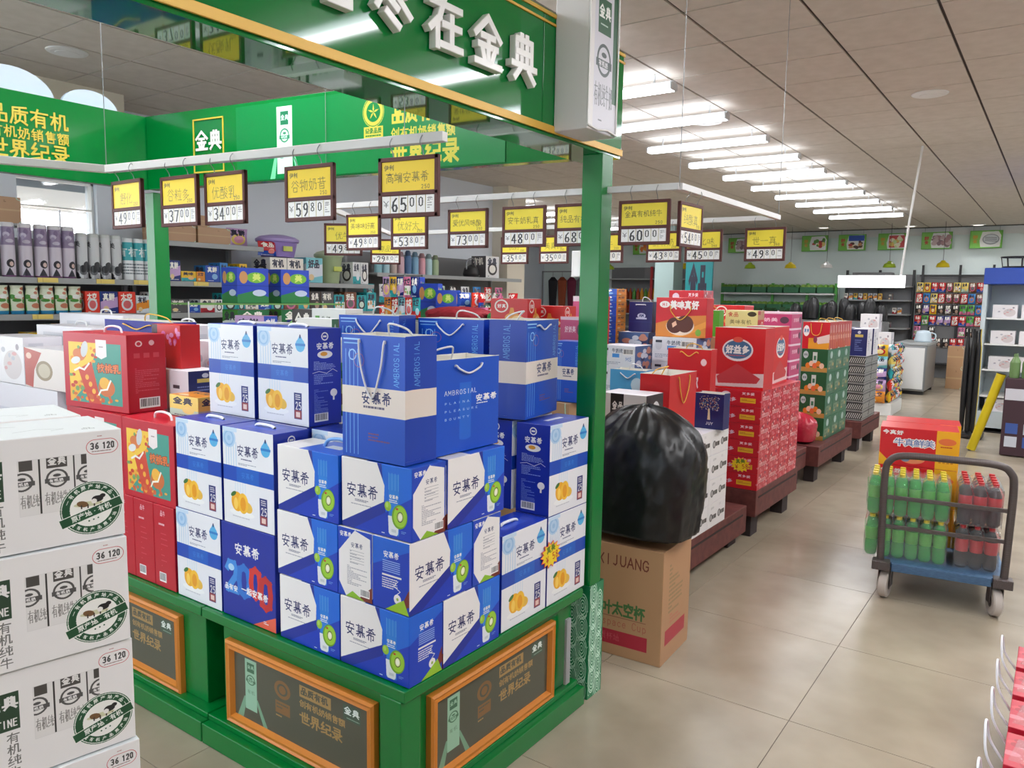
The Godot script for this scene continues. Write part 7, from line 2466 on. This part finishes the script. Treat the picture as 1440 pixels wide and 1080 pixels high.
	for s in [-0.68, 0.0, 0.68]:
		k = MB.new()
		k.box(Vector3(s, 1.15, -0.24), Vector3(0.05, 2.3, 0.06))
		part("upright", k.done(), M["black"], t)
	for y in [0.4, 0.75, 1.05, 1.35, 1.65, 1.95]:
		k = MB.new()
		k.box(Vector3(0, y - 0.015, 0), Vector3(1.36, 0.03, 0.5))
		part("shelf_board", k.done(), M["shelf"], t)
	k = MB.new()
	k.box(Vector3(-0.1, 2.12, -0.02), Vector3(0.8, 0.24, 0.3), 0.01)
	part("top_case", k.done(), M["shelfdark"], t)
	for y in [1.05, 1.35, 1.65]:
		var x := -4.0
		var nr := 0
		while x < -2.8:
			if rng.randf() < 0.7:
				nr += 1
				pack("back_shelf_box", "small grocery box on the dark back wall shelf, %s board, %s from left" % [{1.05: "lower", 1.35: "middle", 1.65: "upper"}[y], NTH[nr - 1]], "box", Vector3(x, y, -18.5), 0, Vector3(0.08, 0.13, 0.1), ["g%d" % [48, 8, 0, 33, 50, 36, 10][rng.randi() % 7], "g49", "g49"], "goods", "groceries on the back wall shelf")
			x += 0.1
	# wall of hanging snack bags
	t = thing("snack_wall", "dark pegboard rack at the back wall full of snack bags", "rack", Vector3(-1.95, 0, -18.85))
	k = MB.new()
	k.box(Vector3(0, 1.1, 0), Vector3(1.45, 2.2, 0.03))
	part("pegboard", k.done(), M["shelfdark"], t)
	for s in [-0.6, 0.1, 0.7]:
		k = MB.new()
		k.box(Vector3(s, 1.2, 0.03), Vector3(0.045, 2.4, 0.04))
		part("upright", k.done(), M["black"], t)
	k = MB.new()
	k.box(Vector3(0.05, 2.18, 0.04), Vector3(1.4, 0.03, 0.03))
	part("rail", k.done(), M["black"], t)
	k = MB.new()
	k.box(Vector3(0, 0.3, 0.15), Vector3(1.45, 0.04, 0.3))
	part("foot_shelf", k.done(), M["black"], t)
	var fam := [[49, 33, 0, 32, 50, 35], [0, 2, 3, 25, 8, 49, 35], [24, 26, 25, 16, 33, 48, 51], [0, 3, 16, 1, 19, 24, 26, 34], [48, 51, 43, 35], [48, 0, 51]]
	for i in 6:
		for j in 10:
			if i > 3 and rng.randf() < 0.35:
				continue
			pillow("snack_bag", "small snack bag hanging on the back wall rack, %s row, %s from left" % [["top", "second", "third", "fourth", "fifth", "lowest"][i], NTH[j]], Vector3(-2.58 + j * 0.14, 1.83 - i * 0.235, -18.78), 0, Vector3(0.13, 0.2, 0.05), fam[i][rng.randi() % fam[i].size()], "snack bags on the back wall rack")
	for i in 2:
		pack("brown_box", "tall brown carton before the snack wall, %s" % ["lower", "upper"][i], "carton", Vector3(-1.6, i * 0.4, -16.7), 0, Vector3(0.26, 0.4, 0.26), ["kraft", "kraft", "kraft_t"])
	# vegetable racks on the green back wall
	t = thing("vegetable_rack", "green edged rack of vegetable crates along the back wall", "rack", Vector3(-5.6, 0, -18.7))
	k = MB.new()
	k.box(Vector3(0, 1.0, -0.24), Vector3(2.7, 2.0, 0.02))
	part("back_panel", k.done(), mat(Color8(206, 222, 214), 0.5), t)
	for s in [-1.33, -0.1, 0.7, 1.33]:
		k = MB.new()
		k.box(Vector3(s, 1.0, 0), Vector3(0.06, 2.0, 0.06))
		part("upright", k.done(), mat(Color8(90, 170, 80), 0.4), t)
	for y in [0.5, 1.0, 1.35, 1.75]:
		k = MB.new()
		k.box(Vector3(0, y, 0), Vector3(2.66, 0.03, 0.44))
		part("shelf_board", k.done(), M["white"], t)
	for y in [1.02, 1.37, 1.77]:
		for i in 7:
			var c := thing("vegetable_crate", "crate of green vegetables on the back wall rack, %s board, %s from left" % [["lower", "middle", "upper"][int(round((y - 1.02) / 0.36))], NTH[i]], "crate", Vector3(-6.72 + i * 0.375, y, -18.62), 0.0, "vegetable crates on the back wall")
			k = MB.new()
			k.box(Vector3(0, 0.02, 0), Vector3(0.33, 0.02, 0.26))
			for s in [-1, 1]:
				k.box(Vector3(0, 0.08, s * 0.13), Vector3(0.33, 0.12, 0.01))
				k.box(Vector3(s * 0.165, 0.08, 0), Vector3(0.01, 0.12, 0.26))
			part("crate", k.done(), mat(Color8(60, 120, 84), 0.5), c)
			k = MB.new()
			for q in 6:
				k.xf = Transform3D(Basis(), Vector3(-0.12 + (q % 3) * 0.12, 0.13, -0.06 + (q / 3) * 0.12))
				k.lathe([Vector2(0, -0.06), Vector2(0.05, -0.04), Vector2(0.062, 0.01), Vector2(0.04, 0.06), Vector2(0, 0.075)], 8)
			var gr := part("greens", k.done(), mat([Color8(110, 160, 60), Color8(70, 120, 50), Color8(140, 176, 80)][i % 3], 0.7), c)
			gr.set_meta("kind", "stuff")
	# low leafy display in front
	t = thing("leafy_display", "low bank of dark leafy greens before the vegetable rack", "vegetables", Vector3(-5.4, 0, -16.6))
	k = MB.new()
	k.box(Vector3(0, 0.6, 0), Vector3(2.8, 1.2, 0.6))
	part("counter", k.done(), M["shelfdark"], t)
	k = MB.new()
	for i in 140:
		var c := Vector3(rng.randf_range(-1.35, 1.35), 1.2, rng.randf_range(-0.25, 0.28))
		var d := Vector3(rng.randf_range(-0.1, 0.1), rng.randf_range(0.08, 0.26), rng.randf_range(-0.05, 0.1))
		var w := Vector3(rng.randf_range(0.03, 0.06), 0, rng.randf_range(-0.03, 0.03))
		k.quad(c - w * 0.4, c + w * 0.4, c + d + w, c + d - w)
	var lf := part("leaves", k.done(), mat(Color8(40, 78, 40), 0.7), t)
	lf.set_meta("kind", "stuff")
	# juice bottles in rows, far left
	t = thing("juice_shelf", "long shelf of juice bottles far behind the green post", "shelf", Vector3(-8.8, 0, -18.6))
	k = MB.new()
	k.box(Vector3(0, 1.2, -0.25), Vector3(2.6, 2.4, 0.02))
	part("back_panel", k.done(), M["shelfdark"], t)
	for y in [0.5, 0.85, 1.2, 1.56, 2.1]:
		k = MB.new()
		k.box(Vector3(0, y - 0.015, 0), Vector3(2.6, 0.03, 0.48))
		part("shelf_board", k.done(), M["shelf"], t)
	for s in [-1.3, 0.1, 1.3]:
		k = MB.new()
		k.box(Vector3(s, 1.2, 0.22), Vector3(0.06, 2.4, 0.05))
		part("upright", k.done(), mat(Color8(170, 40, 44), 0.4), t)
	var jb := MB.new()
	jb.lathe([Vector2(0, 0), Vector2(0.045, 0), Vector2(0.048, 0.02), Vector2(0.048, 0.18), Vector2(0.02, 0.25), Vector2(0.018, 0.29), Vector2(0, 0.29)], 10)
	var jm := jb.done()
	var juice := [mat(Color8(206, 140, 40), 0.2), mat(Color8(226, 180, 60), 0.2), mat(Color8(150, 60, 30), 0.2), mat(Color8(80, 140, 60), 0.2)]
	for i in 22:
		single("juice_bottle", jm, juice[(i / 3 + i % 2) % 4], "juice bottle in the upper far row behind the green post, %s from left" % NTH[i], "bottle", Vector3(-10.0 + i * 0.11, 1.56, -18.48), 0.0, "juice bottles in the far row")
		single("juice_bottle", jm, juice[(i / 4 + 1) % 4], "juice bottle in the lower far row, %s from left" % NTH[i], "bottle", Vector3(-10.0 + i * 0.11, 1.2, -18.48), 0.0, "juice bottles in the lower far row")
	single("storage_case", boxm(Vector3(0.9, 0.26, 0.3), 0.02), M["shelfdark"], "grey case with round vents on top of the juice shelf", "case", Vector3(-8.5, 2.102, -18.6))
	# poster fridge side with a yellow mark, doorway, hanging clothes
	t = thing("poster_panel", "pale tall poster panel with a yellow round mark, far behind the price boards", "panel", Vector3(-6.42, 0, -15.9))
	k = MB.new()
	k.carton(Vector3(0, 1.25, 0), Vector3(0.6, 2.5, 0.06), [A["g57"], A["g57"], A["g57"], A["g57"], A["g57"], A["g57"]], 0.006)
	part("panel", k.done(), M["goods"], t)
	k = MB.new()
	k.xf = Transform3D(Basis(Vector3.RIGHT, PI / 2), Vector3(0.1, 1.42, 0.03))
	k.lathe([Vector2(0.16, 0.0), Vector2(0.16, 0.008), Vector2(0, 0.008)], 20)
	part("yellow_mark", k.done(), M["yellowprint"], t)
	for i in 4:
		var c := thing("hanging_garment", "%s garment hanging in the far doorway left of the post" % ["black", "rust red", "maroon", "grey"][i], "garment", Vector3(-11.9 + i * 0.31, 1.1, -18.7))
		k = MB.new()
		k.lathe([Vector2(0.1, 0.0), Vector2(0.12, 0.4), Vector2(0.15, 0.95), Vector2(0.05, 1.05)], 10, Rect2(0, 0, 1, 1), 0.35)
		part("cloth", k.done(), mat([Color8(36, 34, 38), Color8(150, 70, 40), Color8(110, 30, 60), Color8(110, 110, 116)][i], 0.8), c)
		k = MB.new()
		k.tube([Vector3(0, 1.05, 0), Vector3(0, 1.15, 0), Vector3(0, 1.205, 0)], 0.006)
		part("hook", k.done(), M["metal"], c)
	t = thing("garment_rack", "metal rack on two legs carrying the far garments", "rack", Vector3(-11.45, 0, -18.7))
	k = MB.new()
	k.box(Vector3(0, 2.3, 0), Vector3(1.6, 0.03, 0.03))
	part("rail", k.done(), M["metal"], t)
	for s in [-0.8, 0.8]:
		k = MB.new()
		k.box(Vector3(s, 1.16, 0), Vector3(0.03, 2.32, 0.03))
		part("leg", k.done(), M["metal"], t)
	# dark heads of mops and brooms before the vegetables
	for i in 10:
		blob_bag("mop", "dark bushy mop, %s from the left before the vegetable rack" % ["first", "second", "third", "fourth", "fifth", "sixth", "seventh", "eighth", "ninth", "tenth"][i], Vector3(-4.1 + i * 0.16, 1.25, -14.9 - (i % 2) * 0.24), Vector3(0.09, 0.3 + (i % 3) * 0.06, 0.1), M["black"], 30 + i)
	single("mop_stand", boxm(Vector3(1.7, 1.249, 0.5)), M["shelfdark"], "dark bin carrying the bushy mops", "bin", Vector3(-3.4, 0, -15.0))


func right_side() -> void:
	# tall display fridge
	var t := thing("display_fridge", "tall open white display fridge with a blue header at the right edge", "fridge", Vector3(-0.42, 0, -11.6))
	var k := MB.new()
	for s in [-0.4, 1.0]:
		k.box(Vector3(s, 1.0, 0), Vector3(0.05, 2.0, 0.7), 0.01)
	k.box(Vector3(0.3, 1.0, -0.33), Vector3(1.4, 2.0, 0.04))
	k.box(Vector3(0.3, 0.14, 0), Vector3(1.4, 0.24, 0.7))
	part("cabinet", k.done(), mat(Color8(200, 212, 216), 0.35), t)
	k = MB.new()
	k.box(Vector3(0.3, 1.94, 0.02), Vector3(1.45, 0.2, 0.7), 0.01)
	part("header", k.done(), mat(Color8(30, 70, 170), 0.3), t)
	k = MB.new()
	k.box(Vector3(0.5, 1.9, 0.375), Vector3(1.0, 0.06, 0.006))
	part("header_wave", k.done(), mat(Color8(70, 150, 214), 0.3), t)
	for y in [0.45, 0.78, 1.1, 1.42]:
		k = MB.new()
		k.box(Vector3(0.3, y, 0.02), Vector3(1.34, 0.02, 0.6))
		part("shelf_board", k.done(), M["white"], t)
	k = MB.new()
	k.box(Vector3(0.3, 0.03, 0.02), Vector3(1.4, 0.06, 0.66))
	part("kick_plate", k.done(), M["black"], t)
	for e in [[-0.5, 1.12], [-0.2, 1.12], [0.1, 1.12], [-0.5, 0.8], [-0.2, 0.8], [0.1, 0.8], [-0.5, 1.44], [-0.2, 1.44], [-0.5, 0.28], [-0.2, 0.28]]:
		pack("chilled_box", "white and pink box in the display fridge, %s shelf, %s from left" % [{1.44: "top", 1.12: "second", 0.8: "third", 0.28: "lowest"}[e[1]], NTH[int(round((e[0] + 0.5) / 0.3))]], "box", Vector3(e[0] - 0.1, e[1] + 0.001 - (0.01 if e[1] > 0.5 else 0.019), -11.42), 0, Vector3(0.26, 0.16, 0.2), ["pale_a", "pale_b", "white"], "misc", "boxes in the display fridge")
	# black steering-wheel shaped basket handle on top
	t = thing("wire_basket", "black oval wire basket on top of the fridge", "basket", Vector3(-0.47, 2.041, -11.4))
	k = MB.new()
	for e in [[0.2, 0.0], [0.22, 0.12]]:
		var ring := []
		for i in 21:
			var a := TAU * i / 20.0
			ring.append(Vector3(cos(a) * e[0], 0.012 + e[1], sin(a) * e[0] * 0.6))
		k.tube(ring, 0.01)
	for i in 8:
		var a := TAU * i / 8.0
		k.tube([Vector3(cos(a) * 0.2, 0.012, sin(a) * 0.12), Vector3(cos(a) * 0.21, 0.07, sin(a) * 0.126), Vector3(cos(a) * 0.22, 0.132, sin(a) * 0.132)], 0.006)
	part("wires", k.done(), M["black"], t)
	# black upright rack left of the fridge
	t = thing("umbrella_rack", "narrow black rack of folded umbrellas left of the fridge", "rack", Vector3(-0.85, 0, -10.7))
	k = MB.new()
	k.box(Vector3(0, 0.03, 0), Vector3(0.34, 0.05, 0.34), 0.01)
	k.box(Vector3(0, 0.65, -0.12), Vector3(0.05, 1.25, 0.05))
	part("stand", k.done(), M["black"], t)
	for i in 6:
		k = MB.new()
		k.xf = Transform3D(Basis(), Vector3(-0.06 + (i % 3) * 0.06, 0.06, -0.03 + (i / 3) * 0.1))
		k.lathe([Vector2(0.0, 0.0), Vector2(0.02, 0.02), Vector2(0.03, 0.5), Vector2(0.024, 1.0), Vector2(0.01, 1.14), Vector2(0.01, 1.24), Vector2(0, 1.24)], 9)
		part("umbrella", k.done(), M["black"] if i != 2 else M["shade_y"], t)
	# dark crate stand with bottles in the near right
	t = thing("bottle_stand", "dark printed drinks stand at the right edge beside the fridge", "stand", Vector3(-0.2, 0, -9.75))
	k = MB.new()
	k.box(Vector3(0, 0.42, 0), Vector3(0.5, 0.82, 0.3), 0.01)
	part("case", k.done(), mat(Color8(64, 40, 50), 0.5), t)
	for i in 6:
		k = MB.new()
		k.box(Vector3(-0.16 + (i % 3) * 0.16, 0.16 + (i / 3) * 0.14, 0.152), Vector3(0.11, 0.11, 0.006))
		part("printed_cup", k.done(), mat([Color8(200, 206, 216), Color8(60, 90, 160)][i % 2], 0.4), t)
	k = MB.new()
	k.box(Vector3(0, 0.66, 0.152), Vector3(0.48, 0.12, 0.006))
	part("printed_band", k.done(), mat(Color8(206, 206, 214), 0.4), t)
	var jb := MB.new()
	jb.lathe([Vector2(0, 0), Vector2(0.045, 0), Vector2(0.048, 0.02), Vector2(0.048, 0.16), Vector2(0.02, 0.22), Vector2(0.018, 0.25), Vector2(0, 0.25)], 10)
	var jm := jb.done()
	var gm := mat(Color8(110, 140, 90), 0.25)
	for i in 8:
		single("green_bottle", jm, gm, "pale green bottle on the dark drinks stand, %s of the %s row" % [NTH[i % 4], ["near", "far"][i / 4]], "bottle", Vector3(-0.38 + (i % 4) * 0.11, 0.831, -9.68 - (i / 4) * 0.12), 0.0, "bottles on the dark stand")
	k = MB.new()
	k.tube([Vector3(-0.14, 0.012, -0.02), Vector3(-0.03, 0.42, 0.0), Vector3(0.085, 0.86, 0.02)], 0.045, 10)
	single("rolled_mat", k.done(), M["shade_y"], "rolled yellow mat leaning against the dark drinks stand", "mat", Vector3(-0.58, 0.0, -9.72))
	# low rack of red gift packs with white cord handles, bottom right corner
	t = thing("low_rack", "low dark rack of red packs in the bottom right corner", "rack", Vector3(0.2, 0, -2.75))
	k = MB.new()
	k.box(Vector3(0, 0.06, 0), Vector3(0.46, 0.12, 1.3), 0.01)
	part("base", k.done(), M["black"], t)
	for i in 5:
		var z := -2.28 - i * 0.235
		var g := thing("red_gift_pack", "red gift pack with white cord handle in the corner rack, %s from the near end" % ["first", "second", "third", "fourth", "fifth"][i], "pack", Vector3(0.16, 0.121, z), 0.0, "red gift packs in the corner")
		part("box", cartonm(Vector3(0.4, 0.225, 0.2), box6("redc_s", "redc_s", "redc_s")), M["misc"], g)
		k = MB.new()
		k.tube(curve([Vector3(-0.202, 0.15, -0.06), Vector3(-0.24, 0.2, -0.07), Vector3(-0.25, 0.27, -0.04), Vector3(-0.25, 0.28, 0.03), Vector3(-0.24, 0.22, 0.07), Vector3(-0.202, 0.15, 0.06)], 5), 0.004)
		part("cord", k.done(), M["rope"], g)
		k = MB.new()
		k.quad(Vector3(-0.19, 0.2255, 0.07), Vector3(0.1, 0.2255, 0.07), Vector3(0.08, 0.2455, -0.02), Vector3(-0.17, 0.2355, -0.05))
		part("film_flap", k.done(), M["film"], g)
